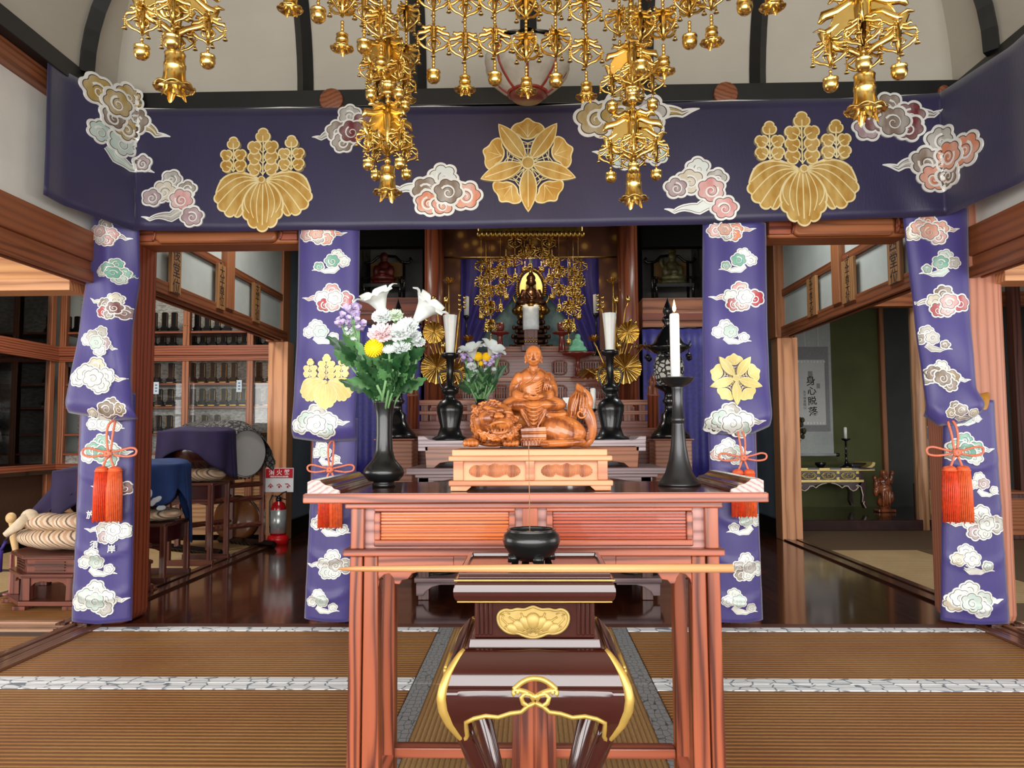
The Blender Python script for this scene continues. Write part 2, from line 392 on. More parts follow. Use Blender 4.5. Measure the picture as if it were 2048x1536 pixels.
# ------------------------------------------------------------------ pillars
def pillar(name, x, y, sx, sy, z0, z1, mat, ch=.02):
    m = MB(); m.box(x-sx/2, x+sx/2, y-sy/2, y+sy/2, z0, z1); return struct(name, m, mat, bevel=ch, segs=3)
YP = YF+.16
pl = at(285, 900, YP).x; pillar('trim_20', pl-.14, YP, .28, .26, 0, 2.75, wood('pillar_red_z', (142,70,44), (104,48,30), 'Z', 9, 4, .4, .1), .04)
t_ = wood('pillar_pale_z', (184,122,96), (160,98,74), 'Z', 16, 3, .5, .05)
pr = at(1986, 700, YP).x; pillar('trim_21', pr-.15, YP, .30, .26, 0, 2.75, t_, .05)
for i, (a, b) in enumerate(((600, 716), (1412, 1535))):
    x0 = at(a, 700, YP+.1).x; x1 = at(b, 700, YP+.1).x
    pillar('trim_%d' % (22+i), (x0+x1)/2, YP+.12, .16, .16, 0, 2.75, REDWD_Z, .02)
# ------------------------------------------------------------------ front beam, carved lintels of the side bays
m = MB(); m.box(-XW-.1, XW+.1, YF+.05, YF+.22, 2.57, 2.62); struct('trim_30', m, BEAMK)
zb = 2.61; zt = 2.70
m = MB(); m.box(-XW, XW, YF-.04, YF+.2, zb+.0, zt); struct('trim_31', m, BEAMK, bevel=.004)
def carved_lintel(name, xa, xb):
    """rainbow beam: long rounded middle with carved ends"""
    m = MB(); z0 = at(440, 490, YF+.1).z; z1 = z0+.085; L = xb-xa
    m.box(xa, xb, YF+.07, YF+.25, z0-.002, z1+.12)
    prof = [(xa+L*.17, z0+.018), (xa+L*.2, z0), (xb-L*.14, z0), (xb-L*.115, z0+.02), (xb-L*.12, z1), (xb-L*.15, z1+.01), (xa+L*.21, z1+.01), (xa+L*.175, z1-.01)]
    m.prism(prof, YF+.04, YF+.1)
    o = struct(name, m, CEDAR_X, bevel=.018, segs=4)
    m = MB(); e = [(xa, z0+.012), (xa+L*.155, z0+.012), (xa+L*.165, z1), (xa, z1)]; m.prism(e, YF+.05, YF+.1)
    e = [(xb-L*.105, z0+.012), (xb, z0+.012), (xb, z1), (xb-L*.1, z1)]; m.prism(e, YF+.05, YF+.1)
    for cx in (xa+L*.16, xb-L*.1):
        m.tube([(cx+.012*math.sin(q*2.6), YF+.045, lerp(z0+.012, z1+.01, q)) for q in [i/8 for i in range(9)]], .007, 6)
    struct(name+'1', m, KEYAKI_X, bevel=.01)
xl0, xl1 = at(262, 470, YF+.1).x, at(600, 470, YF+.1).x
xr0, xr1 = at(1532, 460, YF+.1).x, at(1812, 450, YF+.1).x
carved_lintel('trim_32', xl0, xl1); carved_lintel('trim_33', xr0, xr1)
# fascia wall above the lintels, behind the banner
m = MB(); m.box(-XW, XW, YF+.1, YF+.2, 2.05, 2.6); struct('wall_front', m, PLASTERG)
# wall ends where the beam noses show (round joist ends between banner and cove)
for i, (px, py, wd) in enumerate(((262, 195, .05), (662, 190, .12), (1452, 178, .12), (1888, 150, .05))):
    c = at(px, py, YF-.06); m = MB(); m.tube([(c.x, YF-.06, zb+.03), (c.x, YF+.1, zb+.03)], [wd*.5]*2, 16)
    struct('trim_%d' % (40+i), m, CEDAR_Y, bevel=.004)
# ------------------------------------------------------------------ coved ceiling
def cove(u):                       # profile: offset from the wall inwards, height
    a = u*PI/2; return (.06+.85*(1-math.cos(a)), zt-.01+.95*math.sin(a))
def cz(u): return cove(u)[1]
X0, X1, Y0, Y1 = -XW+.02, XW-.02, -2.4, YF+.1
m = MB(); n = 14
def ringp(u):
    o, z = cove(u); return [(X0+o, Y0+o, z), (X1-o, Y0+o, z), (X1-o, Y1-o, z), (X0+o, Y1-o, z)]
vs_ = []; fs_ = []
for i in range(n+1): vs_ += ringp(i/n)
for i in range(n):
    for k2 in range(4): fs_.append((i*4+k2, i*4+(k2+1) % 4, (i+1)*4+(k2+1) % 4, (i+1)*4+k2))
fs_.append((n*4, n*4+1, n*4+2, n*4+3)); m.add(vs_, fs_, 0, False)
COVEM = plain('cove_plaster', (186,180,166), .9, var=.05, nscale=3, bump=.03)
struct('ceiling', m, COVEM)
m = MB(); m.box(-7, 7, -3.5, 10.5, 3.75, 3.85); struct('ceiling', m, plain('roof_boards', (80,60,45), .8))
def rib(name, fn, wd=.05):
    m = MB()
    for i in range(n):
        a, b = V(fn(i/n)), V(fn((i+1)/n)); m.tube([a, b+(b-a)*.05], wd, 4, smooth=False)
    struct(name, m, BEAMK)
ribs_x = [at(612, 190, Y1-.06).x, at(838, 170, Y1-.06).x, at(1057, 100, Y1-.06).x, at(1290, 170, Y1-.06).x, at(1514, 165, Y1-.06).x]
for i, x in enumerate(ribs_x): rib('trim_%d' % (50+i), lambda u, x=x: (x, Y1-cove(u)[0]-.01, cove(u)[1]), .042)
ribs_y = [3.55, 2.6, 1.6, .6]
q = 60
for y in (2.55, 1.55, .5):
    for sx in (-1, 1):
        rib('trim_%d' % q, lambda u, y=y, sx=sx: (sx*(XW-.02-cove(u)[0]-.01), y, cove(u)[1]), .042); q += 1
# big round corner ribs seen at both sides
for sx, px, py in ((-1, 172, 128), (1, 1985, 92)):
    yb_ = onX(px, py, sx*(XW-.1)).y
    rib('trim_%d' % q, lambda u, sx=sx, yb_=yb_: (sx*(XW-.03-cove(u)[0]-.01), yb_, cove(u)[1]), .045); q += 1
# side walls: black cornice, brown board, plaster, brown lintel
for sx in (-1, 1):
    side = 'left' if sx < 0 else 'right'
    m = MB(); m.box(sx*(XW-.10), sx*(XW+.06), -2.4, YF, zb+.0, zt+.0); struct('trim_%d' % q, m, BEAMK, bevel=.004); q += 1
    m = MB(); m.box(sx*(XW-.05), sx*(XW+.06), -2.4, YF, zb-.09, zb); struct('trim_%d' % q, m, CEDAR_Y, bevel=.004); q += 1
    m = MB(); m.box(sx*XW, sx*(XW+.06), -2.4, YF+.05, ZL+.2, zb-.05); struct('wall_'+side, m, PLASTER)
    m = MB(); m.box(sx*(XW-.045), sx*(XW+.06), -2.4, YF+.03, ZL+.11, ZL+.26); m.box(sx*(XW-.03), sx*(XW+.05), -2.4, YF+.03, ZL+.05, ZL+.11)
    struct('trim_%d' % q, m, wood('lintel_y', (142,82,48), (126,72,42), 'Y', 12, 4, .5, .05), bevel=.006); q += 1
    m = MB()
    for a, b, h in ((-.05, -.02, 0), (-.02, .01, .012), (.01, .025, 0), (.025, .05, .012)): m.box(sx*(XW+a), sx*(XW+b), -2.4, YF+.03, ZL+h, ZL+.055)
    struct('trim_%d' % q, m, CEDAR_Y, bevel=.002); q += 1
    # inner passage wall: posts, transom plaster with a rail, grooved lintel
    z2 = 1.80; xi = sx*(XW+.06)
    m = MB(); m.box(xi-.025, xi+.025, YF+.2, 7.0, z2+.06, 3.0); struct('wall_'+side, m, PLASTERG)
    m = MB(); m.box(xi-.06, xi+.06, YF+.2, 7.0, z2+.04, z2+.095); struct('trim_%d' % q, m, CEDAR_Y, bevel=.004); q += 1
    m = MB()
    for a, b, h in ((-.06, -.035, 0), (-.03, .005, .014), (.01, .03, 0), (.035, .06, .014)): m.box(xi+a, xi+b, YF+.2, 7.0, z2+h, z2+.045)
    struct('trim_%d' % q, m, CEDAR_Y, bevel=.002); q += 1
    pm = 5.62
    m = MB(); m.box(xi-.075, xi+.075, pm-.07, pm+.07, z2+.08, 3.0); struct('trim_%d' % q, m, CEDAR_Z, bevel=.005); q += 1
    zr = 2.17
    m = MB(); m.box(xi-.045, xi+.045, YF+.2, 7.0, zr, zr+.06); struct('trim_%d' % q, m, CEDAR_Y, bevel=.004); q += 1
    # end posts of the passage (pale lower post, redder upper jamb)
    m = MB(); m.box(xi-.09, xi+.09, 6.92, 7.1, 0, z2); struct('trim_%d' % q, m, wood('post_pale_z', (206,146,102), (164,102,64), 'Z', 12, 4, .5, .05), bevel=.006); q += 1
    m = MB(); m.box(xi-.11, xi+.05, 6.9, 7.1, z2, 3.0); struct('trim_%d' % q, m, CEDAR_Z, bevel=.006); q += 1
    # kamoi wall across the side room at the front line
    a_, b_ = sx*(XW+.08), sx*6.2
    m = MB(); m.box(a_, b_, YF-.05, YF+.11, ZL-.03, ZL+.03); struct('trim_%d' % q, m, wood('kamoi_pale_x', (214,158,112), (168,112,72), 'X', 14, 3, .5, .05), bevel=.004); q += 1
    m = MB(); m.box(a_, b_, YF-.01, YF+.05, ZL+.03, 3.2); struct('wall_'+side, m, PALE_X); q += 1
# outer side walls and the front of the hall behind the viewer
for sx, side in ((-1, 'left'), (1, 'right')):
    m = MB(); m.box(sx*6.1, sx*6.2, -2.4, 1.0, 0, 3.7); m.box(sx*6.1, sx*6.2, 4.2, 10.4, 0, 3.7); m.box(sx*6.1, sx*6.2, 1.0, 4.2, 2.1, 3.7); struct('wall_'+side, m, PLASTERG)
    m = MB(); m.box(sx*XW, sx*6.2, -2.45, -2.35, 0, 3.7); struct('wall_near', m, PLASTERG)
    m = MB(); m.box(sx*2.3, sx*6.2, -2.4, 10.4, 3.1, 3.16); struct('ceiling', m, plain('side_ceiling', (150,110,74), .7, nscale=4))
m = MB(); m.box(-XW, XW, -2.45, -2.35, 2.5, 3.7); struct('wall_near', m, PLASTERG)
m = MB(); m.box(-6.2, 6.2, 10.4, 10.5, 0, 3.7); struct('wall_back', m, plain('back_wall', (90,86,80), .9))
# ------------------------------------------------------------------ embroidery on cloth
def cloth_mat(name, a, b, rough=.5):
    t = NT(name); t.set(rough, 0, 0, .3)
    n = t.n('ShaderNodeTexNoise', Scale=1.0, Detail=5.0); t.l(t.coords((160,160,26)), n.inputs['Vector'])
    n2 = t.n('ShaderNodeTexNoise', Scale=2.5, Detail=2.0); t.l(t.coords(), n2.inputs['Vector'])
    t.l(t.ramp(n2.outputs['Fac'], [(.3, lin(a)), (.7, lin(b))]), t.b.inputs['Base Color']); t.bump(n.outputs['Fac'], .25, .003)
    return t.m
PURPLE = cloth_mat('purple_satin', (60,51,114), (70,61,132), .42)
PURPLE_SHADED = cloth_mat('shaded_purple_satin', (36,31,64), (43,37,76), .42)  # the drapes' cloth, colour darkened for the weaker light at banner height
SILV = satin('silver_thread', (228,228,222), (255,255,250), .6, .25, .38)
INK = plain('dark_thread', (70,62,60), .6)
FILL = {k: satin('silk_'+k, c, (236,236,230), a) for k, c, a in (
    ('mint', (186,208,198), .5), ('teal', (116,176,156), .35), ('red', (178,62,72), .3), ('pink', (214,150,146), .45), ('salmon', (222,140,106), .4),
    ('cream', (214,202,176), .5), ('mauve', (168,140,146), .4), ('grey', (176,172,164), .45), ('white', (224,232,226), .4), ('gold', (176,148,76), .35),
    ('wine', (112,40,46), .3), ('taupe', (134,116,100), .35), ('bronze', (150,128,92), .35))}
GOLDT = satin('gold_thread', (186,140,58), (232,204,130), .55, .45, .36)
GOLDP = satin('pale_gold_thread', (232,212,150), (250,240,200), .5, .3, .4)
GOLDL = satin('light_gold_thread', (212,192,118), (240,230,176), .5, .3, .4)
class Emb:
    def __init__(s, surf, base=.0028, step=.0003): s.surf = surf; s.mb = MB(); s.k = 0; s.base = base; s.step = step; s.mats = []
    def mi(s, m):
        if m not in s.mats: s.mats.append(m)
        return s.mats.index(m)
    def P(s, x, z, extra=0): return s.surf(x, z, s.base+s.k*s.step+extra)
    def blob(s, c, pts, m, rings=3):
        n = len(pts); vs = [s.P(c[0], c[1])]; fs = []
        for r in range(1, rings+1):
            for p in pts: vs.append(s.P(lerp(c[0], p[0], r/rings), lerp(c[1], p[1], r/rings)))
        for p in pts: vs.append(s.surf(p[0], p[1], .0002))
        for i in range(n): fs.append((0, 1+i, 1+(i+1) % n))
        for r in range(rings):
            for i in range(n): fs.append((1+r*n+i, 1+(r+1)*n+i, 1+(r+1)*n+(i+1) % n, 1+r*n+(i+1) % n))
        s.mb.add(vs, fs, s.mi(m), False); s.k += 1
    def bordered(s, c, pts, b, mb_, mf, ink=None):
        s.blob(c, pts, mb_)
        def ins(d): 
            o = []
            for p in pts:
                r = math.hypot(p[0]-c[0], p[1]-c[1]); q = max(.05, (r-d)/r) if r > 1e-6 else 1
                o.append((c[0]+(p[0]-c[0])*q, c[1]+(p[1]-c[1])*q))
            return o
        if ink: s.blob(c, ins(b*.75), ink)
        s.blob(c, ins(b), mf)
    def line(s, pts, w, m, taper=False):
        vs = []; fs = []; n = len(pts)
        for i, p in enumerate(pts):
            a = pts[max(0, i-1)]; b = pts[min(n-1, i+1)]; dx, dz = b[0]-a[0], b[1]-a[1]; L = math.hypot(dx, dz) or 1
            h = (w[i] if isinstance(w, list) else w*(1-.75*i/(n-1) if taper else 1))*.5
            nx, nz = -dz/L*h, dx/L*h
            vs += [s.P(p[0]+nx, p[1]+nz), s.P(p[0]-nx, p[1]-nz)]
        for i in range(n-1): fs.append((2*i, 2*i+1, 2*i+3, 2*i+2))
        s.mb.add(vs, fs, s.mi(m), False); s.k += 1
    def build(s, name, parent): return s.mb.build(name, s.mats, parent, world=True)
def scallop(cx, cz, r, n, ph=0, sx=1, sz=1, amp=.2):
    o = []
    for i in range(n*8):
        a = 2*PI*i/(n*8); q = r*(1-amp+amp*abs(math.sin(n*a/2+ph))**.7); o.append((cx+q*math.cos(a)*sx, cz+q*math.sin(a)*sz))
    return o
def spiral(cx, cz, r, flip=1, turns=1.35, a0=0):
    return [(cx+flip*r*(1-.85*i/18)*math.cos(a0+turns*2*PI*i/18), cz+r*(1-.85*i/18)*math.sin(a0+turns*2*PI*i/18)) for i in range(19)]
TPL = {
 'A': dict(l=[(-.08,.52,.34),(-.62,-.12,.33),(-.40,.14,.36),(.33,.06,.35),(.26,-.36,.33),(-.06,-.06,.38)], t=[(.25,-.02,.34),(.6,.06,.26),(.85,-.04,.15),(1.1,.06,.02)]),
 'B': dict(l=[(-.22,.52,.33),(-.55,.12,.31),(.0,.16,.37),(.62,-.22,.25)], t=[(-.3,-.2,.3),(-.05,-.45,.34),(.35,-.52,.22),(.65,-.42,.16),(.98,-.48,.02)]),
 'C': dict(l=[(.12,.5,.33),(-.22,.06,.34),(.66,-.02,.36),(-.14,-.34,.32),(.18,-.36,.28),(.27,.06,.34)], t=[(-.3,.0,.36),(-.6,.08,.22),(-.8,-.02,.15),(-1.1,.1,.02)]),
 'D': dict(l=[(-.1,.62,.3),(.35,.28,.28),(-.3,.2,.36),(.2,-.08,.36),(.52,-.66,.33),(-.65,.0,.3)], t=[(.2,-.15,.3),(.22,-.45,.34),(-.1,-.66,.3),(-.45,-.62,.18),(-.7,-.74,.12),(-.95,-.66,.02)]),
}
def cloud(surf, parent, cx, cz, hw, tpl, cols, flip=1, vs=1.0, border=SILV, rot=0):
    e = Emb(surf); T = TPL[tpl]; ca, sa = math.cos(rot), math.sin(rot)
    def m(x, z): x *= flip; z *= vs; return (cx+hw*(x*ca-z*sa), cz+hw*(x*sa+z*ca))
    rg = random.Random(int(abs(cx*977+cz*331)*10))
    tp = []
    for (a, b) in zip(T['t'], T['t'][1:]):
        for i in range(6): q = i/6; tp.append((lerp(a[0], b[0], q), lerp(a[1], b[1], q)+.02*math.sin(q*PI), lerp(a[2], b[2], q)))
    tp.append(T['t'][-1]); mp = [m(p[0], p[1]) for p in tp]
    e.line(mp, [p[2]*hw for p in tp], border); e.line(mp, [max(.001, (p[2]-.075)*hw) for p in tp], INK); e.line(mp, [max(.0008, (p[2]-.1)*hw) for p in tp], FILL[cols[0]])
    e.line(mp[4:], .02*hw, border)
    for i, (x, z, r) in enumerate(T['l']):
        c = m(x, z); f = FILL[cols[i % len(cols)]]
        e.bordered(c, scallop(c[0], c[1], r*hw*1.06, 6 if r > .3 else 5, rg.random()*3, 1.06, .96), .075*hw, border, f, INK)
        fl = rg.choice((-1, 1))
        e.line(spiral(c[0], c[1]-.03*hw, r*hw*.5, fl, 1.4, rg.random()*3), .05*hw, border, True)
        e.line(spiral(c[0]+.01*hw, c[1]-.035*hw, r*hw*.42, fl, 1.2, rg.random()*3), .016*hw, INK, True)
    return e.build('cloud_embroidery', parent)
def smooth_closed(pts, k=3):
    for _ in range(k):
        o = []
        for i in range(len(pts)):
            a, b = pts[i], pts[(i+1) % len(pts)]; o += [(a[0]*.75+b[0]*.25, a[1]*.75+b[1]*.25), (a[0]*.25+b[0]*.75, a[1]*.25+b[1]*.75)]
        pts = o
    return pts
def scallop_edge(pts, c, a0, a1, n, amp):
    """push the outline outward in n round bumps between two angles"""
    o = []
    for p in pts:
        an = math.atan2(p[1]-c[1], p[0]-c[0]) % (2*PI); q = 1
        if a0 <= an <= a1: q = 1-amp+amp*1.7*abs(math.sin((an-a0)/(a1-a0)*PI*n))**.6
        o.append((c[0]+(p[0]-c[0])*q, c[1]+(p[1]-c[1])*q))
    return o
def crest_paulownia(surf, parent, cx, cz, hw, fill, edge):
    e = Emb(surf)
    S = lambda p: (cx+p[0]*hw, cz+p[1]*hw)
    def leaf(c, pts, a0, a1, n):
        q = scallop_edge(smooth_closed(pts, 3), c, a0, a1, n, .07); e.bordered(S(c), [S(p) for p in q], .035*hw, edge, fill)
    for f in (-1, 1):
        pts = [(0,.02),(-.3*1,.17),(-.62,.2),(-.86,.1),(-.97,-.12),(-1.02,-.36),(-.92,-.56),(-.74,-.72),(-.5,-.76),(-.3,-.5),(-.12,-.16)]
        c = (-.55,-.24); 
        q = scallop_edge(smooth_closed(pts, 3), c, PI*1.0, PI*1.62, 4, .08)
        e.bordered(S((c[0]*-f, c[1])), [S((p[0]*-f, p[1])) for p in q], .035*hw, edge, fill)
        for k in range(5):
            a1 = (.02, -.22, -.46, -.66, -.74)[k]; x1 = (.90, .95, .93, .80, .58)[k]; bow = (.20, .17, .13, .07, .02)[k]; v = []
            for i in range(12):
                q = i/11; x = .05+(x1-.05)*q; z = -.02+(a1+.02)*q**1.5+bow*math.sin(PI*q)
                if not (x < .44 and z < -.05-.55*x): v.append((f*x, z))
            if len(v) > 3: e.line([S(p) for p in v], .022*hw, edge)
    pts = [(0,.03),(-.2,-.06),(-.36,-.24),(-.45,-.46),(-.43,-.66),(-.34,-.84),(-.2,-.98),(0,-1.06),(.2,-.98),(.34,-.84),(.43,-.66),(.45,-.46),(.36,-.24),(.2,-.06)]
    leaf((0,-.5), pts, PI*1.08, PI*1.92, 5)
    e.line([S((0,-.02-.9*i/10)) for i in range(11)], .024*hw, edge)
    for f in (-1, 1):
        for k in range(1, 4):
            b = .12*k
            e.line([S((f*b*math.sin(PI*min(1, .12+.62*i/12))*1.05, -.05-.0*k-(.92-.1*k)*i/12)) for i in range(13)], .02*hw, edge)
    def floret(x, z, r, ang):
        c = S((x, z)); o = []
        for i in range(36):
            a = 2*PI*i/36; q = r*hw*(.74+.26*abs(math.cos(1.5*(a-ang)))**.5); o.append((c[0]+q*math.cos(a), c[1]+q*math.sin(a)))
        e.bordered(c, o, .028*hw, edge, fill); e.line([c, (c[0]-r*hw*.6*math.cos(ang), c[1]-r*hw*.6*math.sin(ang))], .022*hw, edge)
    for (bx, z0, rows, dx, r) in ((0, .1, (.24, .46, .68), .175, .155), (-.6, .2, (.3, .52), .145, .135), (.6, .2, (.3, .52), .145, .135)):
        top = rows[-1]+.24
        e.line([S((bx, z0)), S((bx, (z0+top)/2)), S((bx, top))], .03*hw, edge)
        for z in rows:
            for f in (-1, 1):
                e.line([S((bx, z-.12)), S((bx+f*dx*.45, z-.03)), S((bx+f*dx, z+.01))], .022*hw, edge); floret(bx+f*dx, z, r, PI/2-f*PI/3)
        floret(bx, top, r*1.05, PI/2)
    c = S((0,-.01)); e.bordered(c, [(c[0]+.075*hw*math.cos(a*PI/8), c[1]+.075*hw*math.sin(a*PI/8)) for a in range(16)], .02*hw, edge, fill)
    return e.build('paulownia_crest', parent)
def crest_gentian(surf, parent, cx, cz, hw, fill, edge):
    e = Emb(surf)
    R = lambda x, y, a: (cx+hw*(x*math.cos(a)-y*math.sin(a)), cz+hw*(x*math.sin(a)+y*math.cos(a)))
    for k in range(5):
        a = PI/2+2*PI*k/5
        for dy in (-.1, .1, 0): e.line([R(.1, 0, a), R(.44, dy, a)], .018*hw, edge)
        for x in (.33, .42): e.line([R(x, -.07, a), R(x, .07, a)], .02*hw, edge)
        e.line([R(.5, -.17, a), R(.44, 0, a), R(.5, .17, a)], .02*hw, edge)
        pts = [(.5,0),(.54,.14),(.62,.2),(.66,.33),(.75,.36),(.86,.26),(.88,.13),(1.0,.0),(.88,-.13),(.86,-.26),(.75,-.36),(.66,-.33),(.62,-.2),(.54,-.14)]
        q = smooth_closed(pts, 2); e.bordered(R(.74, 0, a), [R(p[0], p[1], a) for p in q], .03*hw, edge, fill)
        for an in (-.9, 0, .9): e.line([R(.56, 0, a), R(.66, .07*an, a), R(.76+.08*math.cos(an), .22*an, a)], .018*hw, edge, True)
    for k in range(5):
        a = -PI/2+2*PI*k/5; pts = []
        for i in range(16): u = i/15; pts.append((.1+.92*u, .185*math.sin(PI*u**.9)**.85))
        pts += [(p[0], -p[1]) for p in pts[::-1][1:-1]]
        e.bordered(R(.52, 0, a), [R(p[0], p[1], a) for p in pts], .028*hw, edge, fill)
        e.line([R(.12+.8*i/8, 0, a) for i in range(9)], .02*hw, edge)
    e.bordered((cx, cz), [(cx+.135*hw*math.cos(i*PI/12), cz+.135*hw*math.sin(i*PI/12)) for i in range(24)], .025*hw, edge, fill)
    return e.build('gentian_crest', parent)
# ------------------------------------------------------------------ the long banner
YB = YF-.07; XL = at(272, 300, YB).x; XR = at(1885, 300, YB).x
LL, LR = onX(100, 250, XL-.14).y, .9
def bpath(s):
    r = .05
    if s < XL:
        d = XL-s; y = YB-min(d, 9)
        return V((XL-.16*min(1, d/.35), y, 0)), V((1, .12, 0)).normalized()
    if s > XR:
        d = s-XR; return V((XR+.1*min(1, d/.4), YB-d, 0)), V((-1, .1, 0)).normalized()
    nx = V((0, -1, 0))
    if s < XL+r: nx = V((1-(s-XL)/r, -1, 0)).normalized()
    if s > XR-r: nx = V((-(s-(XR-r))/r, -1, 0)).normalized()
    return V((s, YB, 0)), nx
def btop(s): return pw([(XL-.6, 2.655), (XL, 2.60), (XL+.5, 2.595), (0, 2.585), (XR-.3, 2.60), (XR, 2.62), (XR+.6, 2.66)], s)
def bbot(s): return pw([(XL-.6, 2.02), (XL, 1.975), (XL+.5, 1.965), (0, 1.965), (.9, 1.975), (XR, 2.0), (XR+.6, 2.03)], s)
def bsurf(s, z, off):
    p, n = bpath(s); q = (2.6-z)/.63
    wv = .006*math.sin(s*5.3+1)*q+.004*math.sin(s*11+z*4)*q
    e = math.exp(-((s-XL)/.1)**2)+math.exp(-((s-XR+.08)/.13)**2)
    wv += .02*e*math.sin(z*13+s*16)*q*.8
    p = p+n*(off+wv); return (p.x, p.y, z)
S0, S1 = XL-(YB-LL), XR+(YB-LR)
ban = thing('banner', 'long purple banner with gold crests and embroidered clouds hung across the top of the hall', 'banner', (0, YB, 1.97))
m = MB()
NS = 220
ss = sorted(set([lerp(S0, S1, i/NS) for i in range(NS+1)]+[XL+.012*i for i in range(-3, 6)]+[XR+.012*i for i in range(-6, 4)]))
vs_ = []; fs_ = []; NR = 14
for s in ss:
    for j in range(NR+1): vs_.append(bsurf(s, lerp(btop(s), bbot(s), j/NR), 0))
for i in range(len(ss)-1):
    for j in range(NR): a = i*(NR+1)+j; fs_.append((a, a+1, a+NR+2, a+NR+1))
m.add(vs_, fs_, 0, True); m.build('cloth', PURPLE_SHADED, ban, world=True, solid=.003)
m = MB()
m.tube([(s, YB+.012, btop(s)+.008-.010*abs(math.sin((s-XL)*4.2))) for s in [lerp(XL, XR, i/120) for i in range(121)]], .005, 6)
m.build('hanging_cord', plain('white_cord', (225,222,215), .7), ban, world=True)
def bs(px, py):
    c = at(px, py, YB)
    if c.x < XL: c = onX(px, py, XL-.06); return (XL-(YB-c.y), c.z)
    if c.x > XR: c = onX(px, py, XR+.05); return (XR+(YB-c.y), c.z)
    return (c.x, c.z)
PXM = YB/F                                     # metres per photo pixel on the banner plane
for (px, py, hw) in ((527, 362, 101), (1604, 340, 110)): crest_paulownia(bsurf, ban, *bs(px, py+0), hw*PXM, GOLDT, GOLDP)
crest_gentian(bsurf, ban, *bs(1056, 329), 100*PXM, GOLDT, GOLDP)
for (px, py, hw, tp, cols, fl, vs2, rot) in (
    (350, 395, 72, 'D', ('grey','taupe','cream','pink','mauve','mauve','cream'), 1, .86, 0),
    (700, 262, 72, 'A', ('grey','wine','wine','taupe','taupe','wine'), -1, .85, .2),
    (872, 385, 92, 'C', ('white','taupe','salmon','salmon','salmon','taupe','salmon'), 1, .74, -.1),
    (1270, 232, 120, 'C', ('gold','grey','gold','grey','gold','gold'), -1, .55, .05),
    (1265, 305, 75, 'A', ('mint','mint','grey','white','mint','grey'), -1, .5, 0),
    (1405, 375, 82, 'D', ('white','grey','cream','pink','pink','mauve','cream'), 1, .8, 0),
    (1790, 240, 92, 'A', ('taupe','mauve','wine','wine','wine','taupe'), 1, .62, .15)):
    cloud(bsurf, ban, *bs(px, py), hw*PXM, tp, cols, fl, vs2, rot=rot)
s_, z_ = bs(232, 225); cloud(bsurf, ban, XL-.06, z_+.0, .23, 'C', ('gold','taupe','gold','gold','taupe','gold'), -1, .8, rot=-.45)
s_, z_ = bs(240, 300); cloud(bsurf, ban, XL-.08, z_, .2, 'B', ('mint','mint','mint','mauve','mint'), 1, .7, rot=-.2)
s_, z_ = bs(1920, 325); cloud(bsurf, ban, XR-.02, z_+.02, .25, 'C', ('grey','taupe','salmon','salmon','taupe','salmon'), 1, .85, rot=.1)
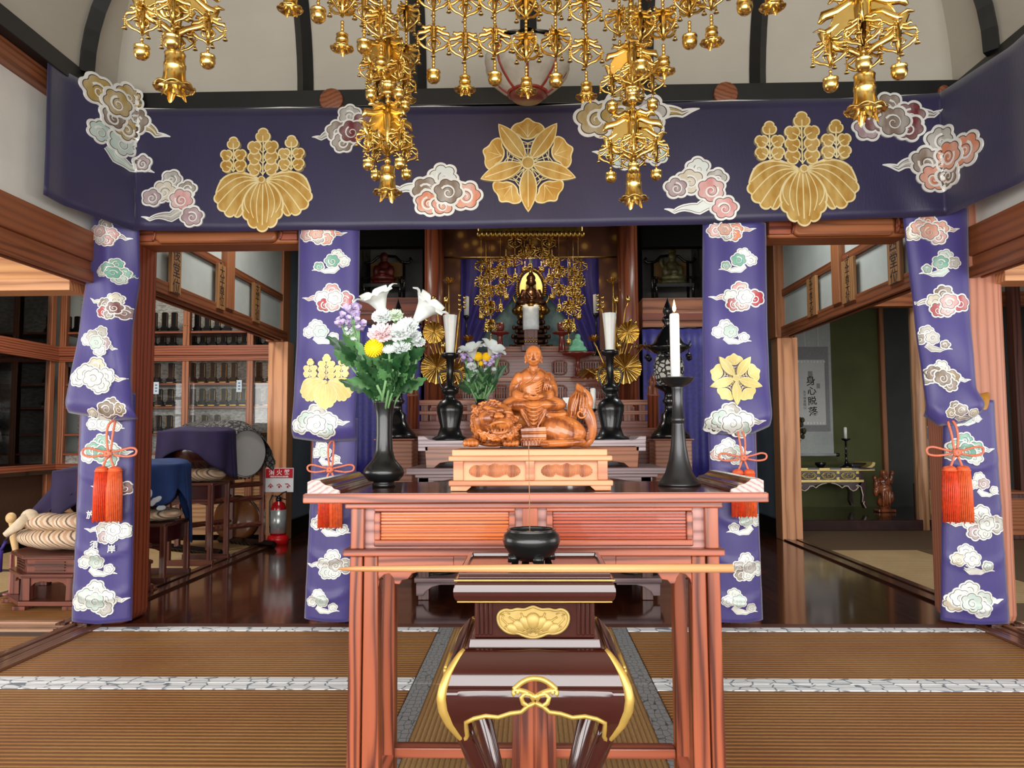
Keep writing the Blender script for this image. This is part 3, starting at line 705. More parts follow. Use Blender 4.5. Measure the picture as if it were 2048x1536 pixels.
# ------------------------------------------------------------------ pillar drapes
YD = YF-.045
CORD = plain('salmon_cord', (228,128,98), .55, var=.2, nscale=120)
TASS = plain('vermilion_silk', (226,72,36), .5, var=.25, nscale=60)
TASS2 = plain('orange_silk', (240,104,56), .5, var=.2, nscale=60)
def drape(name, label, up, lo, hem, lowhem, clouds_u, clouds_l, crest, crease=None, seed=1):
    """up / lo: lists of (py, left px, right px); hem: hem points (px,py) of the folded-over upper cloth"""
    rg = random.Random(seed)
    cz = at(up[0][1], lowhem[0][1], YD)
    o = thing(name, label, 'drape', (at((lo[-1][1]+lo[-1][2])/2, 1240, YD).x, YD, 0.01))
    zt_ = at(up[0][1], up[0][0], YD).z
    L = [(at(a, y, YD).z, at(a, y, YD).x) for y, a, b in up][::-1]; R = [(at(b, y, YD).z, at(b, y, YD).x) for y, a, b in up][::-1]
    H = [(at(a, b, YD).x, at(a, b, YD).z) for a, b in hem]
    cr = None if crease is None else [(at(a, b, YD).z, at(a, b, YD).x) for a, b in crease][::-1]
    def usurf(x, z, off):
        xl, xr = pw(L, z), pw(R, z); x = max(xl+.003, min(xr-.003, x)) if off else x; u = (x-xl)/(xr-xl); h = pw(H, x); q = max(0, min(1, (zt_-z)/(zt_-h)))
        y = YD-.012-.07*q**3-.006*math.sin(u*9+z*2+seed)-.004*math.sin(z*21+u*5)*q
        if q > .93: y += .05*((q-.93)/.07)**2
        y += .03*(2*abs(u-.5))**6
        if cr is not None:
            c = pw(cr, z); k = 1 if seed == 1 else -1; d = (x-c)*k
            y += (.05*min(1, d/.10) if d > 0 else .0)*min(1, q*3)*(1-q**4)-.03*math.exp(-(d/.06)**2)
        return (x, y-off, z)
    m = MB()
    m.grid(lambda u, v: (lambda hz, z: usurf(lerp(pw(L, z), pw(R, z), u), z, 0))(0, lerp(zt_, pw(H, lerp(pw(L, zt_*(1-v)), pw(R, zt_*(1-v)), u)), v)) if False else
           (lambda z: usurf(lerp(pw(L, z), pw(R, z), u), z, 0))(lerp(zt_, pw(H, lerp(H[0][0], H[-1][0], u)), v)), 26, 60)
    m.build('upper_cloth', PURPLE, o, world=True, solid=.004)
    L2 = [(at(a, y, YD+.03).z, at(a, y, YD+.03).x) for y, a, b in lo][::-1]; R2 = [(at(b, y, YD+.03).z, at(b, y, YD+.03).x) for y, a, b in lo][::-1]
    z1 = L2[-1][0]+.12; LH = [(at(a, b, YD).x, max(.012, at(a, b, YD+.03).z)) for a, b in lowhem]
    def lsurf(x, z, off):
        xl, xr = pw(L2, z), pw(R2, z); x = max(xl+.003, min(xr-.003, x)) if off else x; u = (x-xl)/(xr-xl)
        y = YD+.012-.01*math.sin(PI*u)-.003*math.sin(u*7+z*3+seed)
        for k in range(4):
            zz = .12+.21*k+.03*math.sin(seed+k); y -= .010*math.exp(-((z-zz-.05*(u-.5)**2*4)/.018)**2)*(.4+.6*math.sin(PI*u))
        y += .02*(2*abs(u-.5))**8
        return (x, y-off, z)
    m = MB(); m.grid(lambda u, v: (lambda z: lsurf(lerp(pw(L2, z), pw(R2, z), u), z, 0))(lerp(z1, pw(LH, lerp(LH[0][0], LH[-1][0], u)), v)), 18, 60)
    m.build('lower_cloth', PURPLE, o, world=True, solid=.004)
    k = YD/F
    for (px, py, hw, tp, cols, fl, vs2, rot) in clouds_u: c = at(px, py, YD-.02); cloud(usurf, o, c.x, c.z, hw*k, tp, cols, fl, vs2, rot=rot)
    for (px, py, hw, tp, cols, fl, vs2, rot) in clouds_l: c = at(px, py, YD+.02); cloud(lsurf, o, c.x, c.z, hw*k, tp, cols, fl, vs2, rot=rot)
    if crest:
        px, py, hw, kind = crest; c = at(px, py, YD-.04)
        (crest_paulownia if kind == 'p' else crest_gentian)(usurf, o, c.x, c.z, hw*k, GOLDL, GOLDP)
    return o, lsurf
W6 = ('white','white','mint','white','grey','mint'); M6 = ('grey','white','mint','white','mint','white'); T6 = ('white','white','white','teal','teal','grey')
d1, l1 = drape('pillar_drape', 'purple cloud-embroidered drape on the far left pillar with small white characters near its foot', [(425,181,276),(650,158,262),(760,145,268),(838,136,283)], [(835,160,269),(1000,155,268),(1243,144,264)],
    [(136,825),(180,832),(240,842),(283,838)], [(143,1241),(200,1246),(264,1240)],
    [(216,470,42,'C',('taupe','pink','pink','pink','white','pink','taupe'),-1,.9,-.2), (232,545,36,'A',('teal','white','teal','teal','mint','teal'),1,.95,-.2), (222,615,44,'C',('cream','taupe','wine','red','taupe','wine'),1,.85,-.35),
     (202,685,42,'A',('grey','white','grey','mauve','white','mint'),1,.9,-.4), (200,755,58,'A',('cream','white','white','white','white','white'),1,.75,-.1), (225,822,48,'B',('taupe','bronze','taupe','cream','taupe'),-1,.5,0)],
    [(212,850,42,'B',W6,1,.35,0), (212,905,52,'A',('teal','white','teal','mint','teal','teal'),1,.8,0), (228,975,40,'C',('white','taupe','wine','wine','taupe','white'),1,.9,0), (221,1060,46,'C',('white','grey','white','mauve','white','white'),1,.8,0),
     (197,1128,44,'B',W6,1,.85,0), (200,1198,56,'A',W6,1,.75,0)], None, [(222,430),(226,560),(240,660),(262,790),(280,838)], 1)
for ch, px, py in (('施', 185, 1030), ('須', 190, 1090), ('岸', 226, 1098)):
    c = at(px, py, YD); p = l1(c.x, c.z, .016)
    textmesh(ch, .042, frame(p, (1,0,0), (0,0,1)), SILV, 'embroidered_character', d1, .0006, bold=.0006)
d2, l2 = drape('pillar_drape', 'purple drape with a gold paulownia crest just left of the altar table', [(452,596,718),(700,592,716),(885,587,713)], [(885,626,714),(1243,609,700)],
    [(587,876),(650,884),(713,880)], [(608,1236),(650,1241),(700,1242)],
    [(645,468,46,'C',('salmon','salmon','pink','salmon','grey','salmon'),-1,.6,0), (664,526,42,'B',('white','white','teal','teal','mint'),-1,.75,0), (657,598,50,'C',('pink','white','red','red','pink','white'),1,.7,0), (642,668,42,'B',W6,1,.75,0), (642,846,56,'A',M6,1,.7,0)],
    [(652,910,36,'B',W6,1,1.0,0), (648,985,36,'C',('white','grey','wine','white','grey','white'),1,.9,0), (660,1050,44,'B',W6,1,.75,0), (662,1130,46,'C',('white','white','grey','mint','white','grey'),1,.8,0), (646,1205,36,'B',W6,1,.9,0)], (653,764,52,'p'), None, 2)
d3, l3 = drape('pillar_drape', 'purple drape with a gold five-leaf gentian crest just right of the altar table', [(446,1407,1534),(700,1406,1535),(868,1404,1538)], [(868,1417,1511),(1243,1430,1526)],
    [(1404,858),(1440,868),(1500,868),(1538,852)], [(1430,1243),(1480,1243),(1526,1239)],
    [(1462,460,46,'C',('salmon','salmon','pink','salmon','grey','salmon'),-1,.6,0), (1478,524,42,'B',('white','white','teal','teal','mint'),-1,.75,0), (1475,596,52,'C',('pink','white','red','red','pink','white'),1,.7,0), (1460,668,42,'B',W6,1,.75,0), (1462,844,58,'A',M6,1,.65,0)],
    [(1458,905,40,'A',('white','pink','white','mint','white','grey'),1,.8,0), (1490,1045,40,'B',W6,-1,.95,0), (1485,1135,42,'C',('white','grey','white','taupe','white','grey'),1,.85,0), (1475,1205,38,'B',W6,1,.9,0)], (1470,757,52,'g'), None, 3)
d4, l4 = drape('pillar_drape', 'purple drape on the far right pillar with its gold lining turned out at the fold', [(415,1806,1941),(600,1826,1942),(780,1842,1946),(855,1848,1981)], [(850,1886,1990),(1243,1882,2020)],
    [(1846,832),(1868,852),(1925,846),(1960,826),(1981,805)], [(1882,1240),(1950,1246),(2020,1246)],
    [(1862,460,52,'A',('salmon','cream','salmon','salmon','pink','salmon'),1,.75,0), (1882,530,44,'B',('mint','grey','teal','teal','mint'),-1,.8,0), (1882,606,54,'C',('taupe','cream','red','red','pink','pink'),1,.75,0), (1862,682,40,'B',('grey','taupe','grey','taupe','mint'),1,.9,0),
     (1880,755,48,'A',('white','taupe','taupe','bronze','taupe','taupe'),1,.75,-.15), (1912,825,36,'B',('taupe','bronze','taupe','cream','taupe'),1,.7,.2)],
    [(1930,840,30,'B',W6,1,.5,.3), (1930,900,50,'A',('teal','taupe','teal','teal','mint','teal'),1,.75,0), (1962,972,34,'B',('white','white','mauve','white','pink'),1,1.0,0), (1952,1048,54,'C',('white','white','grey','mauve','white','white'),1,.8,0),
     (1938,1122,46,'B',('white','cream','white','mint','white'),1,.85,0), (1940,1200,56,'A',('white','cream','white','mint','white','mint'),1,.72,0)], None, None, 4)
m = MB(); q0 = at(1944, 820, YD-.03)
fl_ = [at(1943,790,YD-.02), at(1965,787,YD+.0), at(1982,780,YD+.02), at(1980,803,YD-.02), at(1974,826,YD-.05), at(1958,815,YD-.06), at(1947,800,YD-.055)]
cen = sum(fl_, V((0,0,0)))/len(fl_)-V((0,.015,0)); m.add([cen]+fl_, [(0, i+1, (i+1) % len(fl_)+1) for i in range(len(fl_))], 0, True)
tag(m.build('lining_flap', plain('gold_lining', (176,122,44), .5), d4, world=True, solid=.003, subsurf=2), 'gold lining turned outwards')
# cords and tassels
def tassel(px, py_knot, label, two_top=True, sc_=1.0):
    c = at(px, py_knot, YD-.075); o = thing('cord_tassel', label, 'tassel', tuple(c), 'vermilion cord tassels on the pillar drapes')
    q = .0029*sc_; m = MB()
    def cord(pts, r=.0058): m.tube(crm([(x*q, y, z*q) for x, y, z in pts]), r*sc_, 8)
    cord([(-2,0,4),(-5,.0,28),(-6,.02,48),(-1,.05,56),(4,.02,48),(5,.0,28),(3,0,4)])
    for f in (-1, 1): cord([(f*3,-.004,2),(f*18,0,5),(f*34,.004,9),(f*43,.004,8),(f*46,.004,3),(f*42,.004,-3),(f*28,0,-5),(f*8,-.004,-2)], .0055)
    for f in (-1, 1): cord([(f*2,0,-3),(f*6,-.004,-14),(f*11,0,-27)])
    m.build('cord', CORD, o)
    m = MB()
    for k in range(5): a = k*2*PI/5; m.tube([(7*q*math.cos(a), -.012, 6*q*math.sin(a)), (3*q*math.cos(a+1), -.018, 3*q*math.sin(a+1)), (7*q*math.cos(a+2.4), -.012, 6*q*math.sin(a+2.4))], .0065*sc_, 8)
    m.build('knot', CORD, o)
    for f, mt in ((-1, TASS), (1, TASS2)):
        m = MB(); m.sphere((f*11*q, 0, -27*q), (10.5*q, 10.5*q, 6*q), 16, 8); m.tube([(f*11*q+10.5*q*math.cos(a*PI/8), 10.5*q*math.sin(a*PI/8), -29*q) for a in range(16)], .004*sc_, 6, closed=True)
        h = m.build('tassel_head', TASS2, o)
        m = MB(); n = 26
        for i in range(n):
            a = 2*PI*i/n; r0 = 9.5*q; r1 = 11.5*q
            m.tube([(f*11*q+r0*math.cos(a), r0*math.sin(a), -29*q), (f*11*q+r1*math.cos(a)*1.0, r1*math.sin(a), -60*q), (f*11.5*q+r1*math.cos(a), r1*math.sin(a), -(112+2*math.sin(i*2.3))*q)], .0036*sc_, 5)
        m.lathe([(.0, -112*q), (10*q, -111*q), (9*q, -29*q)], (f*11*q, 0, 0), 16); m.build('tassel_skirt', mt, h)
    return o
tassel(218, 907, 'red cord bow with two long tassels on the far left drape')
tassel(661, 939, 'red cord bow and tassels on the drape left of the altar table', sc_=.85)
tassel(1486, 916, 'red cord bow and tassels on the drape right of the altar table', sc_=.85)
tassel(1911, 905, 'red cord bow with two long tassels on the far right drape')
# ------------------------------------------------------------------ altar table
def moved(o, d): o.location = V(o.location)+V(d); return o
YT0, YT1 = 1.75, 2.18
tx0, tx1 = at(605, 995, YT0).x, at(1538, 995, YT0).x; ZT = at(1070, 986, YT0).z; CXT = (tx0+tx1)/2; PT = YT0/F
tab = thing('altar_table', 'red-brown wooden altar table with framed front panels and upturned ends, carrying the lion statue', 'table', (CXT, 1.95, .004))
Zp = lambda py, Y=YT0: at(1070, py, Y).z
Xp = lambda px, Y=YT0: at(px, 1100, Y).x
TOPW = wood('dark_polished_zelkova', (104,52,40), (58,28,22), 'X', 9, 5, .16, .6)
m = MB(); m.box(tx0, tx1, YT0, YT1, Zp(1006), ZT-.001); m.build('front_edge_board', KEYAKI_X, tab, world=True, bevel=.003)
m = MB(); m.box(tx0+.004, tx1-.004, YT0+.004, YT1-.003, ZT-.002, ZT); m.build('tabletop', TOPW, tab, world=True)
prof = [(0,0),(0,.026),(.012,.031),(.030,.030),(.036,.024),(.045,.019),(.060,.016),(.064,.011),(.078,.007),(.080,0)]
for f, xe in ((1, tx0), (-1, tx1)):
    m = MB(); m.prism([(xe+f*(.008+p[0]*.95), ZT+p[1]*1.0) for p in prof], YT0+.012, YT1-.01)
    ue = m.build('upturned_end', TOPW, tab, world=True, bevel=.0015)
    m = MB(); m.prism([(xe+f*(.0085+p[0]*.93), ZT+p[1]*.985) for p in prof], YT0+.0085, YT0+.0125); m.build('end_cap', wood('greyish_end_grain', (190,160,156), (150,116,110), 'Y', 30, 3, .5), ue, world=True)
Yi = YT0+.03
m = MB(); m.box(Xp(685), Xp(1452), YT0+.018, YT1-.03, Zp(1018), Zp(1006)); m.build('upper_rail', KEYAKI_X, tab, world=True, bevel=.003)
for a, b in ((695, 722), (1417, 1444), (1045, 1076)):
    m = MB(); m.box(Xp(a), Xp(b), Yi-.004, Yi+.05, Zp(1101), Zp(1018)); m.build('front_stile', KEYAKI_Z, tab, world=True, bevel=.002)
GREYW = wood('greyed_zelkova', (176,128,118), (140,92,84), 'X', 12, 4, .45, .1)
m = MB(); m.box(Xp(722), Xp(1417), Yi+.014, YT1-.05, Zp(1101), Zp(1018)); m.build('apron_box', GREYW, tab, world=True)
PL = wood('orange_slat_panel', (196,96,26), (128,50,12), 'X', 34, 3, .3, .35, .03); PR = wood('deep_red_slat_panel', (160,60,20), (96,28,10), 'X', 34, 3, .3, .35, .03)
for (a, b, pm_) in ((742, 1030, PL), (1094, 1393, PR)):
    m = MB(); fx0, fx1, z0, z1 = Xp(a), Xp(b), Zp(1097), Zp(1017); w_ = .0145
    m.box(fx0, fx1, Yi, Yi+.02, z1-w_*.7, z1); m.box(fx0, fx1, Yi, Yi+.02, z0, z0+w_); m.box(fx0, fx0+w_, Yi, Yi+.02, z0+w_, z1-w_*.7); m.box(fx1-w_, fx1, Yi, Yi+.02, z0+w_, z1-w_*.7)
    pfr = m.build('panel_frame', KEYAKI_X, tab, world=True, bevel=.003)
    m = MB(); m.box(fx0+w_, fx1-w_, Yi+.010, Yi+.016, z0+w_, z1-w_*.7); n = 9
    for k in range(n): zz = lerp(z0+w_, z1-w_*.7, (k+.5)/n); m.box(fx0+w_, fx1-w_, Yi+.0075, Yi+.012, zz-.0032, zz+.0032)
    m.build('slat_panel', pm_, pfr, world=True, bevel=.0012)
m = MB(); m.box(Xp(682), Xp(1454), YT0+.016, YT1-.03, Zp(1115), Zp(1101)); m.build('lower_rail', KEYAKI_X, tab, world=True, bevel=.003)
# bracketed apron under the lower rail
zt0 = Zp(1116); zl = Zp(1133)
for f, xin, xend in ((1, Xp(722), Xp(905)), (-1, Xp(1417), Xp(1235))):
    px_ = [(751,1116),(905,1116),(905,1136),(850,1140),(836,1146),(828,1150),(820,1152),(812,1164),(800,1166),(795,1174),(785,1173),(781,1160),(774,1152),(764,1154),(754,1164),(751,1185)]
    if f < 0: px_ = [(2139-a, b) for a, b in px_]
    m = MB(); m.prism([(Xp(a), Zp(b)) for a, b in px_], Yi, Yi+.022); m.build('carved_apron', KEYAKI_X, tab, world=True, bevel=.0025)
m = MB(); m.box(Xp(900), Xp(1240), Yi+.002, Yi+.02, Zp(1136), Zp(1116)); m.build('apron_middle', KEYAKI_X, tab, world=True)
# legs: two stepped strips in front, plainer ones at the back
for f in (1, -1):
    c = lambda a: a if f > 0 else 2139-a
    def lg(a0, a1, b0, b1, y0, y1, zt_=Zp(1116)):
        xs = sorted([Xp(c(a0)), Xp(c(a1))]); xb = sorted([Xp(c(b0)), Xp(c(b1))])
        m.taper(((xb[0]+xb[1])/2, (y0+y1)/2, .03), (xb[1]-xb[0], y1-y0), ((xs[0]+xs[1])/2, (y0+y1)/2, zt_), (xs[1]-xs[0], y1-y0))
    m = MB(); lg(695, 720, 689, 716, Yi-.006, Yi+.05); lg(722, 750, 719, 756, Yi, Yi+.05); m.box(Xp(c(685)), Xp(c(762)), Yi-.012, Yi+.06, .004, .032); m.build('leg', KEYAKI_Z, tab, world=True, bevel=.003)
    m = MB(); x0 = tx0+.09 if f > 0 else tx1-.09
    a, b = at(c(768), 1300, YT1-.1).x, at(c(794), 1300, YT1-.1).x; a, b = sorted((a, b))
    m.taper(((a+b)/2-f*.006, YT1-.1, .03), (b-a+.008, .05), ((a+b)/2, YT1-.1, Zp(1101)), (b-a-.006, .05)); m.box(a-.012, b+.012, YT1-.14, YT1-.06, .004, .03); m.build('leg', KEYAKI_Z, tab, world=True, bevel=.003)
    m = MB(); xs = (a+b)/2; m.box(xs-.014, xs+.014, Yi+.05, YT1-.12, .07, .11); m.build('side_stretcher', KEYAKI_Y, tab, world=True, bevel=.002)
zr_ = at(1000, 1513, YT1-.1).z
m = MB(); m.box(at(780, 1500, YT1-.1).x, at(1350, 1500, YT1-.1).x, YT1-.115, YT1-.07, zr_, zr_+.026); m.build('rear_stretcher', KEYAKI_X, tab, world=True, bevel=.003)
m = MB(); yb_ = YT1-.13
m.taper((at(1068, 1500, yb_).x, yb_, .004), (.12, .02), (at(1069, 1400, yb_).x, yb_, .5), (.095, .02))
for dx in (-.02, .02): m.taper((at(1068, 1500, yb_).x+dx, yb_-.011, .004), (.036, .004), (at(1069, 1400, yb_).x+dx*.8, yb_-.011, .5), (.028, .004))
m.build('centre_board', KEYAKI_Z, tab, world=True, bevel=.002)
# ------------------------------------------------------------------ plinth under the statue
YPL = 1.80; PLW = wood('pale_plinth_wood', (204,142,100), (166,100,64), 'X', 11, 5, .5, .05)
pth = thing('statue_plinth', 'pale wooden plinth with two carved panels between the lion statue and the table', 'plinth', (at(1062, 982, YPL).x, YPL+.14, ZT+.001))
zq = lambda py: max(ZT+.001, at(1062, py, YPL).z); xq = lambda px: at(px, 940, YPL).x
D = .27
m = MB(); m.box(xq(903), xq(1216), YPL+.01, YPL+D-.01, zq(912), zq(899)); m.build('top_board', PLW, pth, world=True, bevel=.002)
m = MB(); m.box(xq(897), xq(1225), YPL-.004, YPL+D, zq(922), zq(911.5)); m.build('cornice', PLW, pth, world=True, bevel=.003)
m = MB(); m.box(xq(908), xq(1214), YPL+.012, YPL+D-.012, zq(962), zq(921)); m.build('case', PLW, pth, world=True)
for a, b in ((906, 926), (1051, 1069), (1196, 1216)):
    m = MB(); m.box(xq(a), xq(b), YPL+.005, YPL+.02, zq(961), zq(921.5)); m.build('stile', PLW, pth, world=True, bevel=.0015)
m = MB(); m.box(xq(897), xq(1226), YPL-.004, YPL+D, zq(972), zq(961)); m.build('base_moulding', PLW, pth, world=True, bevel=.003)
zf = ZT+.001
for f in (1, -1):
    q = lambda a: xq(a) if f > 0 else xq(2123-a)
    m = MB(); m.prism([(q(901), zf), (q(933), zf), (q(942), zq(974)), (q(942), zq(971.5)), (q(901), zq(971.5))], YPL, YPL+D-.004); m.build('foot', PLW, pth, world=True, bevel=.0015)
RECW = wood('carved_recess', (176,108,66), (140,78,44), 'Z', 14, 3, .6)
for cx_ in (989, 1134):
    out = [(-52,2),(-47,-7),(-38,-11),(-30,-9),(-22,-12),(-12,-9),(-6,-11),(0,-14),(6,-11),(12,-9),(22,-12),(30,-9),(38,-11),(47,-7),(52,2),(48,9),(38,13),(30,14),(25,8),(18,9),(10,13),(0,14),(-8,12),(-16,10),(-22,7),(-28,13),(-38,13),(-48,9)]
    def inside(x, y):
        r = False
        for (x1, y1), (x2, y2) in zip(out, out[1:]+out[:1]):
            if (y1 > y) != (y2 > y) and x < (x2-x1)*(y-y1)/(y2-y1)+x1: r = not r
        return r
    m = MB(); m.prism([(xq(cx_+a), zq(941+b)) for a, b in out], YPL+.0118, YPL+.0105)
    for k in range(-16, 17):
        x = k*3.1; ys = [y*.5 for y in range(-30, 31) if inside(x, y*.5)]
        if len(ys) > 3: m.cyl((xq(cx_+x), YPL+.0108, zq(941+ys[0]+.5)), (xq(cx_+x), YPL+.0108, zq(941+ys[-1]-.5)), .0014, 6)
    m.tube([(xq(cx_+a), YPL+.011, zq(941+b)) for a, b in smooth_closed(out, 1)], .0011, 5, closed=True)
    m.build('carved_panel', RECW, pth, world=True)
# ------------------------------------------------------------------ carved monk on a lion
YS = 1.945; KS = YS/F
STW = wood('statue_camphor', (178,104,50), (120,60,26), 'Z', 9, 5, .3, .25, .25, .5)
m = MB()
def S3(px, py, dy=0.0): return at(px, py, YS+dy)
def ell(px, py, rx, rz, ry=None, dy=0.0, tilt=0.0, yaw=0.0):
    ry = ry if ry is not None else min(rx, rz)
    m.sphere(S3(px, py, dy), (rx*KS, ry*KS, rz*KS), 20, 12, rot=Euler((0, tilt, yaw)))
def tb(pts, r, n=8):
    """pts: (px,py,dy)"""
    rr = list(r) if isinstance(r, (list, tuple)) else [r]*len(pts); P = []; R = []; L = len(pts)
    for i in range(L-1):
        p0, p1, p2, p3 = (V(pts[max(0, min(L-1, i+k))]) for k in (-1, 0, 1, 2))
        for j in range(4):
            t = j/4; P.append(.5*((2*p1)+(p2-p0)*t+(2*p0-5*p1+4*p2-p3)*t*t+(3*p1-p0-3*p2+p3)*t**3)); R.append(lerp(rr[i], rr[i+1], t))
    P.append(V(pts[-1])); R.append(rr[-1])
    m.tube([S3(*p) for p in P], [q*KS for q in R], n)
# lion body
ell(1075, 872, 95, 27, 48, .02); ell(1120, 868, 42, 31, 30, -.035, .42); ell(1128, 862, 47, 27, 34, -.02, .35); ell(1010, 868, 50, 30, 42, .01)
ell(1150, 889, 22, 9, 16, -.05); tb([(1085,893,-.075),(1105,892,-.07),(1150,890,-.06)], [7,8,8])
for k in range(3): ell(1083+k*5.5, 893.5, 3.6, 4.5, 7, -.088)
for bx in (943, 1023):
    ell(bx, 889, 17, 9.5, 18, -.05); tb([(bx+6,888,-.05),(bx+14,880,.0)], [10,14])
    for k in range(4): ell(bx-13+k*8, 891.5, 4.6, 6.5, 9, -.072)
ell(985, 893, 26, 5, 20, -.02)
# head
ell(988, 845, 42, 36, 40, -.055); ell(985, 832, 40, 20, 36, -.05, .1); ell(1000, 868, 34, 22, 32, -.06); ell(976, 842, 18, 14, 14, -.11)
ell(1006, 852, 20, 13, 16, -.115); ell(998, 836, 8.5, 6, 9, -.135, .3); ell(1003, 838, 5, 4, 5, -.145); ell(993, 838, 5, 4, 5, -.145)
for (ex, ey) in ((984, 836), (1016, 838)):
    ell(ex, ey, 6, 5, 6, -.122); tb([(ex-12,ey-4,-.115),(ex-4,ey-9,-.125),(ex+6,ey-7,-.125),(ex+10,ey-2,-.115)], [2,3.4,3.4,2])
tb([(960,822,-.08),(972,820,-.10),(988,826,-.115),(1000,826,-.118),(1014,824,-.11),(1022,822,-.09)], [3,5,5,4,5,3])
tb([(968,828,-.10),(978,831,-.115),(990,832,-.12)], [2,2.6,1.6])
ell(953, 822, 12, 7, 9, -.055, .45); ell(1018, 818, 9, 6, 8, -.05, -.3)
tb([(970,850,-.118),(978,856,-.125),(990,851,-.135),(1004,849,-.138),(1018,852,-.125),(1026,856,-.11)], [2.4,3,3.2,3.2,3,2])
tb([(975,862,-.115),(986,870,-.125),(1002,871,-.13),(1016,867,-.122),(1024,862,-.108)], [2.2,3,3.4,3,2])
for k in range(7): tx = 982+k*6; m.tube([S3(tx, 853.5, -.132), S3(tx+.6, 859.5 if k % 3 else 863, -.131)], [2.6*KS, .6*KS], 6)
for k in range(6): tx = 984+k*6; m.tube([S3(tx, 868, -.128), S3(tx+.4, 863, -.13)], [2.4*KS, .7*KS], 6)
rg = random.Random(3)
for k in range(30):     # mane and beard curls
    a = -2.75+k*(2.9/29)*1.0; a = PI*.62+k*(PI*1.12)/29
    for ring, rr in ((0, 1.0), (1, .84)):
        cx_, cy_ = 988+43*rr*math.cos(a), 850-38*rr*math.sin(a)
        if ring == 1 and cy_ < 866: continue
        dy = -.045 if ring == 0 else -.098
        tb([(cx_+4.5*math.cos(t*2.2+k), cy_+4.5*math.sin(t*2.2+k), dy-.004*t) for t in range(4)], [2.6,2.6,2.2,1.6], 6)
for k in range(26):
    x = 962+k*2.6; y0 = 876+4*math.sin(k*1.9); tb([(x,y0-6,-.108),(x+2*math.sin(k),y0+3,-.104),(x-1.5,y0+11,-.085)], [1.9,1.9,1.2], 5)
for k in range(34):
    a = PI*.30+k*PI*1.0/33; rr = (.93, .80)[k % 2]; x, y = 986+44*rr*math.cos(a+.35), 842-36*rr*math.sin(a+.35)
    if y > 838 or (962 < x < 1016 and y > 822): continue
    dd = -.055-.05*math.sqrt(max(0, 1-rr*rr*.9)); tb([(x+4.2*(1-.12*t)*math.cos(t*1.3+k), y+4.2*(1-.12*t)*math.sin(t*1.3+k), dd-.002*t) for t in range(5)], [2.6,2.6,2.3,2,1.4], 6)
for k in range(9):
    y = 838+k*4.5; tb([(948+k*1.2+4*math.cos(t*1.3+k), y+4*math.sin(t*1.3+k), -.062-.003*t) for t in range(5)], [2.6,2.6,2.3,2,1.4], 6)
for k in range(14):
    x, y = 1028+rg.uniform(-6,12), 838+rg.uniform(0,40); tb([(x+4*math.cos(t*2), y+4*math.sin(t*2), -.07-.003*t) for t in range(4)], [2.3,2.3,2,1.3], 5)
# saddle cloth
P0 = [(1040,862),(1092,858),(1094,897),(1046,898)]
m.prism([(S3(a, b, -.062).x, S3(a, b, -.062).z) for a, b in P0], YS-.066, YS+.0)
for k in range(8): tb([(1042+k*6.5, 884, -.068), (1043+k*6.8, 897, -.07)], 1.1, 5)
for yy in (871, 883): tb([(1041, yy, -.068), (1093, yy-1, -.068)], 1.3, 5)
# tail
tb([(1160,894,-.0),(1176,890,.0),(1185,868,.0),(1180,842,.0),(1168,822,.0),(1158,806,.0)], [5,8,9,12,15,14], 14)
tb([(1148,850,-.01),(1146,828,-.012),(1152,806,-.01),(1158,790,-.005),(1154,771,0)], [4,12,15,10,1.2], 14)
tb([(1172,832,0),(1178,810,0),(1174,792,0),(1158,773,0)], [9,9,6.5,1], 12)
for k in range(5):
    tb([(1142+k*8,838-k*2,-.03),(1146+k*7,815,-.033),(1152+k*5,795,-.03),(1153+k*2,776+k*2,-.012)], [1.6,1.8,1.6,1], 5)
    tb([(1172+k*3,886-k*1,-.022),(1177+k*2.4,862,-.026),(1168+k*3,838,-.03),(1160+k*3,820,-.03)], [1.4,1.7,1.7,1.2], 5)
tb([(1162+11*(1-.085*t)*math.cos(t*.62), 832+11*(1-.085*t)*math.sin(t*.62), -.036-.001*t) for t in range(11)], 2.2, 6)
# monk
ell(1067, 815, 62, 26, 42, .025); ell(1095, 842, 50, 28, 44, .02); ell(1050, 845, 45, 30, 44, .015); ell(1067, 790, 36, 34, 30, .02); ell(1067, 762, 33, 22, 25, .02); ell(1067, 748, 22, 10, 17, .02); tb([(1067,748,.01),(1067,732,.005)], [11,9.5], 12)
for f in (-1, 1):
    ell(1067+f*29, 764, 12, 16, 14, .015); tb([(1067+f*31,760,.015),(1067+f*38,782,.0),(1067+f*30,797,-.035),(1067+f*12,797,-.055)], [10,11,9.5,7], 10)
    tb([(1067+f*36,775,-.005),(1067+f*40,795,-.01),(1067+f*26,803,-.045)], [8,9,7], 8)
    ell(1067+f*38, 812, 27, 15, 26, -.02, f*.12); ell(1067+f*22, 815, 30, 13, 26, -.035)
    for k in range(3): tb([(1067+f*(27+k*4),768+k*3,-.026),(1067+f*(34+k*2),784+k*3,-.028),(1067+f*(28-k*4),796+k*2,-.05)], [1.2,1.6,1.2], 5)
ell(1056, 798, 10, 5, 9, -.062); ell(1078, 798, 10, 5, 9, -.062)     # hands in the lap, thumbs touching
for f in (-1, 1):
    tb([(1067+f*9,796,-.075),(1067+f*5,792.5,-.078),(1067,791.5,-.078)], [2.2,1.9,1.6], 6)
    for k in range(4): tb([(1067+f*12,797.5+k*1.6,-.07+.001*k),(1067+f*2,799+k*1.7,-.077+.001*k),(1067-f*7,798.5+k*1.6,-.073)], [1.8,1.7,1.3], 6)
